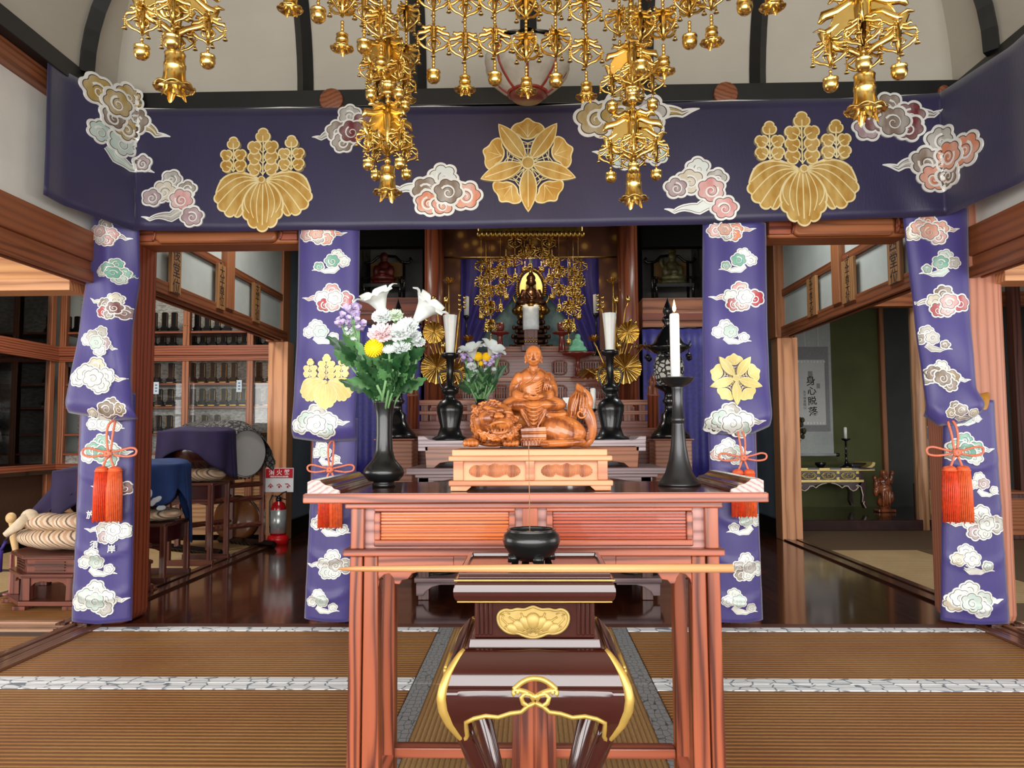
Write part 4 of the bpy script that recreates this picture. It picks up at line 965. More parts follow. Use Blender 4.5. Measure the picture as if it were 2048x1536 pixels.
# robe falling over the lion's flank
ell(1067, 818, 30, 20, 34, -.028); ell(1067, 836, 22, 20, 26, -.036); ell(1065, 850, 13, 13, 18, -.044)
for k in range(5): 
    y0 = 808+k*8; w_ = 25-k*3.6; tb([(1067-w_,y0,-.054),(1067-w_*.6,y0+9,-.066),(1067,y0+13,-.073),(1067+w_*.6,y0+9,-.066),(1067+w_,y0,-.054)], [1.2,2.2,2.6,2.2,1.2], 6)
for f in (-1, 1): tb([(1067+f*27,806,-.05),(1067+f*22,832,-.058),(1067+f*8,858,-.064)], [3,3.6,2.6], 6); ell(1067+f*14, 824, 15, 20, 24, -.034)
tb([(1080,828,-.05),(1105,836,-.045),(1132,832,-.04)], [3,6,3]); tb([(1085,834,-.05),(1110,841,-.05),(1130,839,-.045)], [2,4,2])
# collar and crossing folds
tb([(1056,742,-.006),(1060,750,-.022),(1068,760,-.03)], 2.2, 6); tb([(1078,742,-.006),(1073,750,-.022),(1062,764,-.03),(1050,772,-.03)], 2.4, 6)
for k in range(6): tb([(1094-k*1.5,757+k*5,-.014),(1078,768+k*5,-.036),(1058,777+k*3.4,-.038),(1042+k,783+k*2,-.028)], [1,1.7,1.7,.9], 6)
for k in range(3): tb([(1086+k*5,750+k*3,-.008),(1090+k*4,768,-.026),(1086+k*4,786,-.03)], [1,1.5,1], 6)
# head
ell(1067, 714, 16.5, 18.5, 17, .0); ell(1067, 722, 14.2, 15, 15, -.003); ell(1067, 731, 9, 6, 9, -.008)
for f in (-1, 1):
    ell(1067+f*16.3, 720, 2.2, 6, 4, .003); ell(1067+f*16.2, 729, 2, 4, 3, .0)
    tb([(1067+f*3,713.5,-.0205),(1067+f*7,711.8,-.0205),(1067+f*12,713.8,-.015)], [.7,1.0,.6], 6)
    tb([(1067+f*3.2,717.3,-.020),(1067+f*7,718.8,-.0208),(1067+f*11.5,717.2,-.0155)], [.7,1.3,.6], 6)
    ell(1067+f*7, 724.5, 4.5, 3.6, 3.4, -.0165)
    ell(1067+f*2.3, 723.8, 1.5, 1.3, 1.6, -.0235)
tb([(1067,713,-.0205),(1067,719,-.0235),(1067,723.5,-.0265)], [1.2,1.7,2.3], 8)
tb([(1062,728.2,-.0195),(1067,727.8,-.022),(1072,728.2,-.0195)], [.8,1.2,.8], 6); tb([(1063,730.2,-.0185),(1067,730.6,-.0205),(1071,730.2,-.0185)], [.7,1.2,.7], 6)
st = m.build('monk_and_lion_statue', STW); remesh(st, .00135, 2, .4)
zmin = min(v.co.z for v in st.data.vertices); st.location.z += at(1062, 899, YPL).z+.0003-zmin
tag(st, 'carved honey-brown wooden statue of a seated monk riding a crouching lion', 'statue')
# ------------------------------------------------------------------ bronze vase, candlestick
YV = 1.975
vx = at(768, 900, YV).x; kv = YV/F; za = lambda py: at(768, py, YV).z
va = thing('flower_vase', 'tall dark bronze vase with a long neck holding the big bouquet left of the statue', 'vase', (vx, YV, ZT+.0005))
hz = lambda py: za(py)-ZT
m = MB(); m.lathe([(.0,0),(23*kv,0),(23*kv,.006),(21*kv,.010),(21*kv,.014),(30*kv,hz(962)),(38*kv,hz(953)),(41*kv,hz(945)),(38*kv,hz(937)),(30*kv,hz(928)),(22*kv,hz(918)),(17.5*kv,hz(900)),(16*kv,hz(870)),(16.5*kv,hz(835)),(19*kv,hz(815)),(22*kv,hz(806)),(22.5*kv,hz(803)),(20*kv,hz(803)),(17*kv,hz(815)),(14*kv,hz(840)),(0,hz(842))], n=40)
m.build('body', BLACKI, va)
YC = 1.985; cx0 = at(1357, 900, YC).x; kc = YC/F
ca = thing('candlestick', 'tall pewter-grey candlestick with flared foot standing right of the statue', 'candlestick', (cx0, YC, ZT+.0005))
h = lambda py: at(1357, py, YC).z-ZT
PEW = plain('pewter', (58,58,60), .34, .75, .2, var=.25, nscale=10)
m = MB(); m.lathe([(0,0),(42*kc,0),(42*kc,.004),(40*kc,.008),(36*kc,.014),(27*kc,h(945)),(20*kc,h(920)),(15*kc,h(890)),(12*kc,h(850)),(11.2*kc,h(846)),(13.5*kc,h(844)),(13.5*kc,h(836)),(11.2*kc,h(834)),(10.5*kc,h(800)),(11*kc,h(778)),(12*kc,h(775)),(9*kc,h(772)),(0,h(772))], n=40); m.build('stem', PEW, ca)
m = MB(); m.lathe([(0,h(776)),(16*kc,h(773)),(26*kc,h(767)),(33*kc,h(758)),(36*kc,h(756)),(33*kc,h(757)),(26*kc,h(763)),(0,h(765))], n=36); m.build('drip_pan', PEW, ca)
cd = thing('candle', 'lit thick white candle in the tall candlestick right of the statue', 'candle', (at(1351, 755, YC).x, YC, h(764)+ZT+.001))
WAX = plain('white_wax', (242,242,236), .45, var=.03); WAX.node_tree.nodes['Principled BSDF'].inputs['Subsurface Weight'].default_value = .2
zc = cd.location.z
m = MB(); hh = at(1351, 628, YC).z-zc; m.lathe([(0,0),(9.6*kc,0),(9.6*kc,hh-.004),(8.5*kc,hh),(3*kc,hh-.004),(0,hh-.005)], n=24); m.build('wax', WAX, cd)
m = MB(); m.cyl((0,0,hh-.006), (.001,0,hh+.010), .001, 6); wk = m.build('wick', BLACKL, cd)
m = MB(); m.lathe([(0,hh+.004),(3.2*kc,hh+.010),(3.6*kc,hh+.016),(2.2*kc,hh+.026),(0,hh+.038)], n=14); m.build('flame', emit('candle_flame', (255,196,96), 12), wk)
pl_ = bpy.data.lights.new('candle_glow', 'POINT'); pl_.energy = .5; pl_.color = (1,.62,.28); pl_.shadow_soft_size = .01; po = bpy.data.objects.new('candle_glow', pl_); COL.objects.link(po); po.location = (cd.location.x, YC-.0, zc+hh+.05)
# ------------------------------------------------------------------ lacquered censer stand in front
YC0 = 1.36; KC = YC0/F; CXC = at(1069, 1200, YC0).x; CYC = YC0+.145
LACB = plain('brown_lacquer', (58,24,18), .13, 0, .6, var=.12, nscale=5)
GILT = plain('gilt_paint', (206,170,88), .38, .55, 0, var=.12, nscale=30)
zc_ = lambda py: at(1069, py, YC0).z
cs = thing('censer_stand', 'dark brown lacquered incense stand with gilt edges and a gold lotus plaque', 'stand', (CXC, CYC, .004))
def sq(w, z, y_off=0): return [(CXC-w, CYC-w*.92, z), (CXC+w, CYC-w*.92, z), (CXC+w, CYC+w*.92, z), (CXC-w, CYC+w*.92, z)]
def ringstack(prof, mat, name, bevel=.0015, cap=True):
    m = MB(); vs = []; fs = []
    for w_, z in prof: vs += sq(w_*KC, z)
    for i in range(len(prof)-1):
        for k in range(4): fs.append((i*4+k, i*4+(k+1) % 4, (i+1)*4+(k+1) % 4, (i+1)*4+k))
    if cap: fs += [(3,2,1,0), tuple(range(len(vs)-4, len(vs)))]
    m.add(vs, fs); return m.build(name, mat, cs, world=True, bevel=bevel, segs=3)
zt1 = zc_(1151)
# moulded rim
pr_ = [(150, zc_(1212))]
for i in range(9):
    a = -PI/2+PI*i/8; pr_.append((154+8*math.cos(a), lerp(zc_(1207), zc_(1168), (math.sin(a)+1)/2)))
pr_ += [(158, zc_(1166)), (158, zc_(1162)), (152, zc_(1161)), (152, zt1), (144, zt1), (142, zc_(1160)), (0.5, zc_(1160))]
ringstack(pr_, LACB, 'top_rim', bevel=.0012)
m = MB()
for w_, py, r in ((159.5, 1164.5, .0014), (154, 1209, .0012)):
    p = sq(w_*KC, zc_(py)); m.tube(p, r, 6, closed=True, smooth=False)
m.build('gilt_line', GILT, cs, world=True)
m = MB(); w_ = 141*KC; m.box(CXC-w_, CXC+w_, CYC-w_*.92, CYC+w_*.92, zc_(1161), zc_(1159)); m.build('tray_board', wood('tray_red_wood', (132,60,36), (84,32,20), 'X', 9, 5, .2, .5), cs, world=True)
ringstack([(122, zc_(1290)), (122, zc_(1211))], LACB, 'neck')
for f in (-1, 1):
    m = MB()
    for k in range(4): x = CXC+f*(122-6-k*9)*KC; m.box(x-.0034, x+.0034, CYC-122*KC*.92-.004, CYC-122*KC*.92+.002, zc_(1284), zc_(1214))
    m.build('fluted_pilaster', LACB, cs, world=True, bevel=.0025)
ringstack([(133, zc_(1292)), (130, zc_(1288)), (133, zc_(1308)), (143, zc_(1310))][::-1], LACB, 'step_moulding')
m = MB(); m.tube(sq(143.5*KC, zc_(1309.5)), .0013, 6, closed=True, smooth=False); m.build('gilt_line', GILT, cs, world=True)
# gold plaque with a lotus
yp = CYC-122*KC*.92; ppx = lambda a, b: (at(a, b, yp).x, at(a, b, yp).z)
LGOLD = plain('carved_gold_plaque', (168,140,76), .45, .25, 0, var=.12, nscale=60)
out = [(995,1232),(1000,1222),(1012,1217),(1022,1220),(1034,1216),(1048,1218),(1058,1214),(1066,1211),(1074,1214),(1084,1218),(1098,1216),(1110,1220),(1122,1216),(1134,1222),(1138,1234),(1134,1250),(1122,1262),(1108,1266),(1096,1264),(1084,1270),(1066,1274),(1048,1270),(1036,1264),(1022,1265),(1010,1260),(998,1248)]
m = MB(); so = smooth_closed(out, 2); m.prism([ppx(*p) for p in so], yp-.006, yp+.001)
m.tube([(ppx(*p)[0], yp-.006, ppx(*p)[1]) for p in so], .0028, 6, closed=True)
def ptb(pts, r): m.tube([(ppx(a, b)[0], yp-.007, ppx(a, b)[1]) for a, b in pts], r, 6)
c = ppx(1066, 1240); m.sphere((c[0], yp-.006, c[1]), (.014,.006,.015))
for f in (-1, 1):
    q = lambda a: 1066+f*a
    for k, (dx, dz) in enumerate(((16,4),(28,10),(40,16))):
        m.sphere((ppx(q(dx), 1240+dz)[0], yp-.006, ppx(q(dx), 1240+dz)[1]), (.010,.004,.013), rot=Euler((0, f*(.5+.3*k), 0)))
    ptb([(q(0),1262),(q(12),1250),(q(20),1234),(q(24),1224)], .0018); ptb([(q(4),1264),(q(22),1254),(q(36),1240),(q(48),1232)], .0018); ptb([(q(10),1266),(q(32),1260),(q(50),1248),(q(62),1236),(q(58),1228)], .0018)
    ptb([(q(30),1258),(q(40),1262),(q(52),1258),(q(56),1250)], .0016); ptb([(q(46),1226),(q(56),1222),(q(64),1228)], .0016)
m.build('lotus_plaque', LGOLD, cs, world=True)
# bulging body with the cusped apron
WPR = [(1308,145),(1320,156),(1335,166),(1350,175),(1375,184),(1395,187),(1420,184),(1450,173),(1480,156),(1500,143)]
wz = [(zc_(a), b*KC) for a, b in WPR][::-1]
zbp = [(0,1401),(12,1409),(22,1421),(40,1424),(60,1433),(80,1430),(100,1436),(116,1445),(122,1462),(128,1478),(138,1488),(150,1497),(190,1500)]
def body_pt(u, z, side, off=0):
    w_ = pw(wz, z); d = w_*.92+off
    return {0: (CXC+u*w_, CYC-d, z), 1: (CXC+d/.92, CYC+u*w_*.92, z), 2: (CXC-u*w_, CYC+d, z), 3: (CXC-d/.92, CYC-u*w_*.92, z)}[side]
uh = .22
def ht(x): x = abs(x); return 1356+19*(x/41)**2.2
def hb(x): x = abs(x); return 1394-20*(x/41)**.55 if x < 22 else lerp(1380, 1376, (x-22)/19)
us = sorted(set([lerp(-1, 1, i/120) for i in range(121)]))
m = MB(); ztop = zc_(1308)
for side in range(4):
    for (va_, vb_) in ((0, 1), (2, 3)):
        vs = []; n = 10
        for u in us:
            x = abs(u)*187
            low = pw(zbp, abs(u)*150 if x < 150 else 150+ (x-150))
            xm = min(x, 41); mid = (ht(xm), hb(xm))
            if x > 41: mid = (1376, 1376)
            seg = (1308, mid[0]) if va_ == 0 else (mid[1], max(low, mid[1]+.5))
            for j in range(n+1): vs.append(body_pt(u, zc_(lerp(seg[0], seg[1], j/n)), side))
        fs = [(i*(n+1)+j, i*(n+1)+j+1, (i+1)*(n+1)+j+1, (i+1)*(n+1)+j) for i in range(len(us)-1) for j in range(n)]
        m.add(vs, fs, 0, True)
m.build('bulging_body', LACB, cs, world=True, solid=.006)
m = MB()
for side in (0, 1, 3):
    for f in (-1, 1):
        e = [body_pt(f*min(1, a/150*1.0 if a <= 150 else 1), zc_(b), side, .003) for a, b in zbp[:-1]]
        m.tube(smooth_open(e) if False else e, .0042, 6)
    hole = [(x, ht(x)) for x in range(-41, 42, 3)]+[(x, hb(x)) for x in range(41, -42, -3)]
    m.tube([body_pt(a/187*1.0, zc_(b), side, .003) for a, b in hole], .0052, 6, closed=True, flat=.6)
    for f in (-1, 1):
        m.tube([body_pt(f*(37+7*(1-.07*t)*math.cos(-1.2+t*.55))/187, zc_(1381-6.5*(1-.07*t)*math.sin(-1.2+t*.55)), side, .004) for t in range(11)], .0042, 6, flat=.6)
        m.tube([body_pt(f*a/187, zc_(b), side, .004) for a, b in ((2,1396),(9,1386),(20,1384),(27,1391),(24,1402),(14,1409),(6,1404))], .0046, 6, flat=.6)
m.build('gilt_outline', GILT, cs, world=True)
for (sx, sy) in ((-1,-1), (1,-1), (1,1), (-1,1)):
    m = MB(); pts = []
    for i in range(25):
        z = lerp(zc_(1309), zc_(1500), i/24); w_ = pw(wz, z); pts.append((CXC+sx*(w_-.004), CYC+sy*(w_*.92-.001), z))
    m.tube(pts, [.005+.004*math.sin(PI*i/24) for i in range(25)], 8); m.build('gilt_corner', GILT, cs, world=True)
    m = MB(); z0 = zc_(1485); w0 = pw(wz, z0)-.012
    pts = [(w0+.004, z0+.03), (w0, z0), (w0-.022, z0-.06), (w0-.045, z0-.14), (w0-.046, z0-.22), (w0-.02, .07), (w0+.008, .03), (w0+.012, .012)]
    m.tube([(CXC+sx*a, CYC+sy*a*.92, b) for a, b in pts], [.012,.017,.018,.016,.015,.016,.02,.013], 12); m.build('leg', LACB, cs, world=True)
m = MB(); m.box(CXC-.17, CXC+.17, CYC-.16, CYC+.16, .004, .018); m.build('base_board', LACB, cs, world=True, bevel=.004)
# censer bowl, ash, incense stick and wooden rod
YBW = 1.475; bx_ = at(1063, 1090, YBW).x; kb = YBW/F; ztr = zc_(1159)+.0003
ce = thing('incense_burner', 'black bronze footed incense bowl filled with grey ash on the lacquered stand', 'incense burner', (bx_, YBW, ztr))
hb_ = lambda py: at(1063, py, YBW).z-ztr
m = MB(); m.lathe([(0,hb_(1122)),(26*kb,hb_(1120)),(44*kb,hb_(1107)),(54*kb,hb_(1092)),(57*kb,hb_(1080)),(55*kb,hb_(1069)),(49*kb,hb_(1063)),(47*kb,hb_(1060)),(49*kb,hb_(1058)),(45*kb,hb_(1057.5)),(43*kb,hb_(1061)),(47*kb,hb_(1069)),(46*kb,hb_(1078)),(0,hb_(1080))], n=44); m.build('bowl', BLACKI, ce)
for k in range(4):
    a = PI/4*0+k*PI/2-PI/2+.35; m = MB(); c_, s_ = math.cos(a), math.sin(a)
    m.tube([(36*kb*c_,36*kb*s_,hb_(1108)),(38*kb*c_,38*kb*s_,hb_(1120)),(34*kb*c_,34*kb*s_,.014),(37*kb*c_,37*kb*s_,.0)], [.012,.011,.0065,.008], 10); m.build('foot', BLACKI, ce)
m = MB(); m.grid(lambda u, v: (45*kb*v*math.cos(2*PI*u), 45*kb*v*math.sin(2*PI*u), hb_(1070)+.006*(1-v*v)+.0015*math.sin(u*50)*v), 40, 8); m.build('ash', plain('grey_ash', (176,172,164), .95, bump=.3, nscale=220), ce)
ins = MB(); ins.cyl((0,0,0), (-.001,.0,.17), .0009, 6)
o = ins.build('incense_stick', plain('incense_brown', (150,110,80), .8)); o.location = (bx_-.003, YBW-.01, ztr+hb_(1068)); tag(o, 'thin incense stick standing upright in the ash of the black bowl', 'incense stick')
YR = YC0+.022; a = at(677, 1141, YR); b = at(1467, 1135, YR); zr2 = zt1+.0078
m = MB(); m.tube([(a.x, YR, zr2), (a.x+.03, YR, zr2), ((a.x+b.x)/2, YR+.004, zr2), (b.x, YR+.004, zr2)], [.002,.0048,.0075,.0078], 12)
tag(m.build('wooden_rod', wood('rod_wood', (206,150,98), (170,112,66), 'X', 10, 3, .5)), 'long pale wooden rod lying across the lacquered incense stand', 'rod')
# ------------------------------------------------------------------ gilt hanging ornaments
def beads(m, z0, z1, r, x=0, y=0):
    n = max(1, int(round((z0-z1)/(r*1.9))))
    for i in range(n): m.sphere((x, y, z0-(i+.5)*(z0-z1)/n), (r, r, r*1.05), 8, 5)
def scrolls(m, s, ang, drops=True):
    """one flat openwork leaf spray in a vertical plane"""
    c, sn = math.cos(ang), math.sin(ang)
    def P(x, z): return (x*s*c, x*s*sn, z*s)
    for f in (-1, 1):
        g = lambda *p: [P(f*x, z) for x, z in p]
        m.tube(g((0,-.02),(.13,.02),(.24,-.04),(.34,.0),(.40,-.06)), [0.039*s,0.065*s,0.072*s,0.065*s,0.019*s], 5, flat=.5)
        m.tube(g((.02,-.10),(.16,-.10),(.30,-.18),(.46,-.20),(.52,-.30)), [0.065*s,0.078*s,0.078*s,0.078*s,0.026*s], 5, flat=.5)
        m.tube(g((.10,-.28),(.24,-.30),(.38,-.42),(.50,-.44),(.44,-.56),(.30,-.68),(.14,-.74),(0,-.86)), [0.026*s,0.046*s,0.058*s,0.052*s,0.058*s,0.052*s,0.046*s,0.039*s], 5, flat=.5)
        m.tube(g((0,-.34),(.10,-.40),(.20,-.52),(.14,-.62),(.05,-.60)), [0.039*s,0.046*s,0.046*s,0.039*s,0.026*s], 5, flat=.5)
        m.tube(g((.24,-.12),(.30,-.02),(.38,.05)), [0.039*s,0.039*s,0.010*s], 5, flat=.5)
        m.tube(g((.42,-.44),(.52,-.38),(.60,-.40)), [0.039*s,0.039*s,0.010*s], 5, flat=.5)
        if drops:
            x, y, z = P(f*.52, -.30); beads(m, z, z-.30*s, 0.029*s, x, y); m.lathe([(0,.0),(0.039*s,-.02*s),(0.039*s,-.06*s),(0.091*s,-.12*s),(.0,-.10*s)], (x, y, z-.30*s), 6)
    m.tube([P(0,.04), P(0,-.2), P(0,-.5), P(0,-.9)], [0.065*s,0.117*s,0.098*s,0.039*s], 6)
def pendant_mesh(s, planes=2, drops=True):
    m = MB()
    for k in range(planes): scrolls(m, s, k*PI/planes+.15, drops)
    return m
def ball_mesh(m, r, z):      # round bell hanging with its top at z
    m.lathe([(0,0),(.28*r,-.02*r),(.5*r,-.12*r),(.98*r,-.25*r),(1.02*r,-.42*r),(.90*r,-.50*r),(.98*r,-.80*r),(1.0*r,-1.1*r),(.9*r,-1.55*r),(.6*r,-1.9*r),(.25*r,-2.03*r),(0,-2.05*r)], (0,0,z), 18)
def bell_mesh(m, r, z):      # open bell with flared scalloped lip and leaf skirt; r = shoulder radius
    zr = 1.0
    m.lathe([(0,0),(.5*r,-.05*r),(.9*r,-.2*r),(1.02*r,-.3*r),(.96*r,-.42*r),(.97*r,-1.0*r),(1.06*r,-1.06*r),(1.0*r,-1.14*r),(1.08*r,-1.22*r),(1.0*r,-1.3*r),(1.06*r,-1.9*r),(1.25*r,-2.4*r),(1.5*r,-2.7*r)], (0,0,z), 24)
    n = 48
    def lip(u, v):
        a = 2*PI*u; w_ = abs(math.sin(4*a)); q = lerp(1.44, 1.82, v)*r*(1+.07*w_*v); return (q*math.cos(a), q*math.sin(a), z-(2.66+.1*v-.16*w_*v)*r)
    m.grid(lip, n, 3)
    m.tube([lip(i/n, 1) for i in range(n)], .075*r, 5, closed=True)
    m.lathe([(1.44*r,-2.66*r),(1.25*r,-2.38*r),(1.04*r,-1.9*r),(.95*r,-1.2*r),(0,-.6*r)], (0,0,z), 20)
    for k in range(4):
        a = PI/4+k*PI/2
        def leaf(u, v, a=a):
            w_ = (u-.5)*2; h = v; q = (1.0-.35*abs(w_)*h+.25*h)*r; an = a+w_*.62*(1-.25*h*abs(w_))
            return (q*math.cos(an), q*math.sin(an), z-(2.5+.95*h-.5*h*abs(w_)**1.5)*r)
        m.grid(leaf, 8, 5)
def strand(name, label, kind, group):
    """single string: rim z=0; pendants at fixed intervals; ends in ball or bell at about -.45"""
    o = thing(name, label, 'hanging ornament', (0,0,0), group)
    for a, b in ((0, -.055), (-.15, -.20), (-.31, -.355)): m = MB(); beads(m, a, b, .0062); m.build('bead_chain', GOLD, o)
    for z in (-.06, -.205):
        m = pendant_mesh(.104, 2); p = m.build('pendant', GOLD, o); p.location.z = z
    m = MB()
    if kind == 'ball': ball_mesh(m, .0235, -.352)
    else: bell_mesh(m, .0185, -.35)
    m.build('bell', GOLD, o)
    m = MB(); m.cyl((.0,0,-.002), (0,0,.46), .0022, 6); m.build('hanging_wire', GOLDD, o); return o
G6 = 'gilt strings of pendants hanging between the two big clusters'
ball = strand('hanging_ornament', 'gilt pendant string ending in a round bell, leftmost of the six in the middle', 'ball', G6)
bell = strand('hanging_ornament', 'gilt pendant string ending in an open bell, second of the six from the left', 'bell', G6)
YFAR, YNEAR = 2.5, 1.8
HANG_Z = 2.52
def hang(o, px, pbot, Y, label=None, group=None, rz=0, L=.40, first=False):
    c = at(px, pbot, Y); loc = (c.x, Y, c.z+L)
    if first: o.location = loc; o.rotation_euler = (0,0,rz); return o
    return dup(o, loc, label, rz, group)
hang(ball, 867, 167, YFAR, first=True); hang(bell, 930, 186, YFAR, first=True, L=.41)
nth = ('', '', 'third', 'fourth', 'fifth', 'rightmost')
for i, (px, py, pr) in enumerate(((990,172,ball),(1053,190,bell),(1112,176,ball),(1173,200,bell))):
    k = i+2; hang(pr, px, py, YFAR, 'gilt pendant string with %s bell, %s of the middle six' % ('a round' if pr is ball else 'an open', nth[k] if k == 5 else nth[k]+' from left'), G6, .5*i, .40 if pr is ball else .41)
tops = []
# big corner strings
def big(label, group):
    o = thing('hanging_ornament', label, 'hanging ornament', (0,0,0), group)
    for a, b, r in ((.30, .0, .011), (-.185, -.24, .010), (-.40, -.432, .012)): m = MB(); beads(m, a, b, r); m.build('bead_chain', GOLD, o)
    m = MB(); m.lathe([(0,-.10),(.022,-.102),(.026,-.115),(.024,-.12),(.027,-.15),(.03,-.155),(.024,-.158),(.026,-.185),(.034,-.198),(.0,-.19)], n=18); m.build('drum', GOLD, o)
    for z, s in ((0, .165), (-.235, .185)):
        m = MB()
        for k in range(2):
            a = k*PI/2+.35; scrolls(m, s, a, False)
            for f in (-1, 1):
                c_, s_ = f*math.cos(a), f*math.sin(a)
                def plate(u, v): x = .012+.058*u; h = (.5-v)*(.075*(1-u)**.7+.016+.012*math.sin(u*9)); return (c_*x, s_*x, -.05-.03*u*u+h)
                m.grid(plate, 10, 2); m.grid(lambda u, v: (lambda p: (p[0]-s_*.004, p[1]+c_*.004, p[2]))(plate(u, v)), 10, 2)
                m.tube([plate(i/10, 0) for i in range(11)], .0035, 5); m.tube([plate(i/10, 1) for i in range(11)], .0035, 5)
        b = m.build('openwork_boss', GOLD, o); b.location.z = z
        for k in range(4):
            a = k*PI/2+.35; r = .074 if z < -.1 else .066
            x, y = r*math.cos(a), r*math.sin(a); q = .078
            m = MB(); beads(m, -.03, -.055, .0045); scrolls_m = pendant_mesh(q, 2, True)
            m.add([(p[0], p[1], p[2]-.06) for p in scrolls_m.v], scrolls_m.f, 0, True); beads(m, -.135, -.155, .0045); ball_mesh(m, .0185, -.153)
            d = m.build('arm_dangler', GOLD, o); d.location = (x, y, z-.04)
    m = MB(); bell_mesh(m, .0245, 0); m.v = [(p[0], p[1], p[2]*1.45) for p in m.v]; b_ = m.build('bell', GOLD, o); b_.location.z = -.43
    m = MB(); m.cyl((.0,0,.29), (0,0,.70), .003, 6); m.build('hanging_wire', GOLDD, o)
    return o
GB = 'big gilt corner strings of the hanging canopy'
LB = .43+.0245*3.45*1.45
B0 = big('big gilt corner string with a large bell at the upper left, nearest the left wall', GB)
hang(B0, 348, 198, YNEAR, first=True, L=LB)
hang(B0, 1732, 243, YNEAR, 'big gilt corner string with a large bell at the upper right, nearest the right wall', GB, .8, LB)
hang(B0, 775, 402, YFAR, 'big gilt string whose bell hangs lowest, left of the central gentian crest', GB, .4, LB)
hang(B0, 1268, 415, YFAR, 'big gilt string whose bell hangs lowest, right of the central gentian crest', GB, 1.1, LB)
# strings along the two slanting sides and around the far corners
GS = 'gilt pendant strings on the sides of the canopy'
def side(px, py, Y, pr, label, rz=0): return hang(pr, px, py, Y, label, GS, rz, .40 if pr is ball else .41)
side(580, 26, 2.10, bell, 'short-looking gilt string whose flared bell just shows at the top edge, left side')
side(636, 46, 2.21, ball, 'gilt round-bell string at the top edge between the left bell and the left cluster', .4)
side(684, 104, 2.29, bell, 'gilt open-bell string just left of the left hanging cluster', .9)
side(728, 108, 2.38, ball, 'gilt round-bell string on the left flank of the left cluster', .2)
side(752, 200, 2.68, ball, 'gilt round-bell string inside the left cluster, behind its big string', .6)
side(812, 206, 2.64, bell, 'gilt open-bell string on the right flank of the left cluster', 1.0)
side(762, 150, 2.34, bell, 'gilt open-bell string at the front of the left cluster', .3)
side(1545, 22, 2.10, bell, 'short-looking gilt string whose flared bell just shows at the top edge, right side')
side(1490, 30, 2.20, ball, 'gilt round-bell string at the top edge between the right bell and the right cluster', .4)
side(1424, 92, 2.29, bell, 'gilt open-bell string just right of the right hanging cluster', .9)
side(1380, 98, 2.33, ball, 'gilt round-bell string on the right flank of the right cluster', .2)
side(1282, 150, 2.34, ball, 'gilt round-bell string at the front of the right cluster', .7)
side(1328, 150, 2.36, bell, 'gilt open-bell string between the right cluster and its right flank', .5)
side(1240, 130, 2.64, ball, 'gilt round-bell string on the left flank of the right cluster', .1)
side(1268, 205, 2.72, bell, 'gilt open-bell string inside the right cluster, behind its big string', .1)
for i, (px, Y) in enumerate(((1690, 1.92), (400, 1.94))):
    side(px, -30 if px > 1000 else -40, Y, ball, 'gilt round-bell string barely entering the top edge beside the %s corner bell' % ('right' if px > 1000 else 'left'))
# canopy board that carries them (above the picture)
can = thing('hanging_canopy', 'gilt hexagonal canopy hung from the ceiling above the altar table', 'canopy', (-.02, 1.8, 2.98))
hexp = [(.86*math.cos(k*PI/3), .86*math.sin(k*PI/3)) for k in range(6)]
m = MB(); m.prism(hexp, -.01, .05, 'z'); m.build('canopy_board', GOLDD, can, bevel=.01)
m = MB(); m.lathe([(.80,.05),(.6,.16),(.3,.24),(.08,.34),(0,.36)], n=6, smooth=False); m.cyl((0,0,.3),(0,0,.66),.02); m.build('canopy_roof', BLACKL, can)
# ------------------------------------------------------------------ white lantern with red ribs
YLN = 3.2; kl = YLN/F; lc = at(1055, 140, YLN)
ln = thing('hanging_lantern', 'white paper lantern with red ribs hanging behind the gilt strings', 'lantern', tuple(lc))
pz = lambda py: (140-py)*kl
PRF = [(40,84),(60,92),(80,104),(90,120),(91,132),(86,148),(74,164),(56,180),(40,190)]
def lobes(u, v):
    i = v*(len(PRF)-1); a = min(int(i), len(PRF)-2); q = i-a; r = lerp(PRF[a][0], PRF[a+1][0], q)*kl; z = pz(lerp(PRF[a][1], PRF[a+1][1], q))
    an = 2*PI*u; w_ = abs(math.sin(an*4)); r *= .9+.1*w_**.6; return (r*math.cos(an), r*math.sin(an), z)
m = MB(); m.grid(lobes, 64, 24); m.build('paper_shade', plain('lantern_paper', (206,200,182), .8), ln)
m = MB()
for k in range(8): m.tube([V(lobes(k/8, i/24))*1.01 for i in range(25)], .006, 6)
m.tube([V(lobes(i/64, 1)) for i in range(64)], .007, 6, closed=True); m.build('red_ribs', plain('red_lacquer', (150,52,36), .4), ln)
m = MB(); m.lathe([(0,pz(204)),(30*kl,pz(203)),(37*kl,pz(196)),(38*kl,pz(188)),(0,pz(187))], n=24); m.build('base_plate', plain('lantern_base', (120,60,44), .4), ln)
m = MB()
def cap(u, v): an = 2*PI*u; r = lerp(.0, 66, v)*kl*(1+.06*v*math.cos(an*8)); return (r*math.cos(an), r*math.sin(an), pz(lerp(60, 88, v**1.6))+.006*v*math.cos(an*8))
m.grid(cap, 48, 8); m.build('cap', BLACKI, ln, solid=.004)
m = MB(); m.cyl((0,0,pz(66)), (0,0,3.62-lc.z), .009, 8); m.build('hanging_rod', BLACKI, ln)
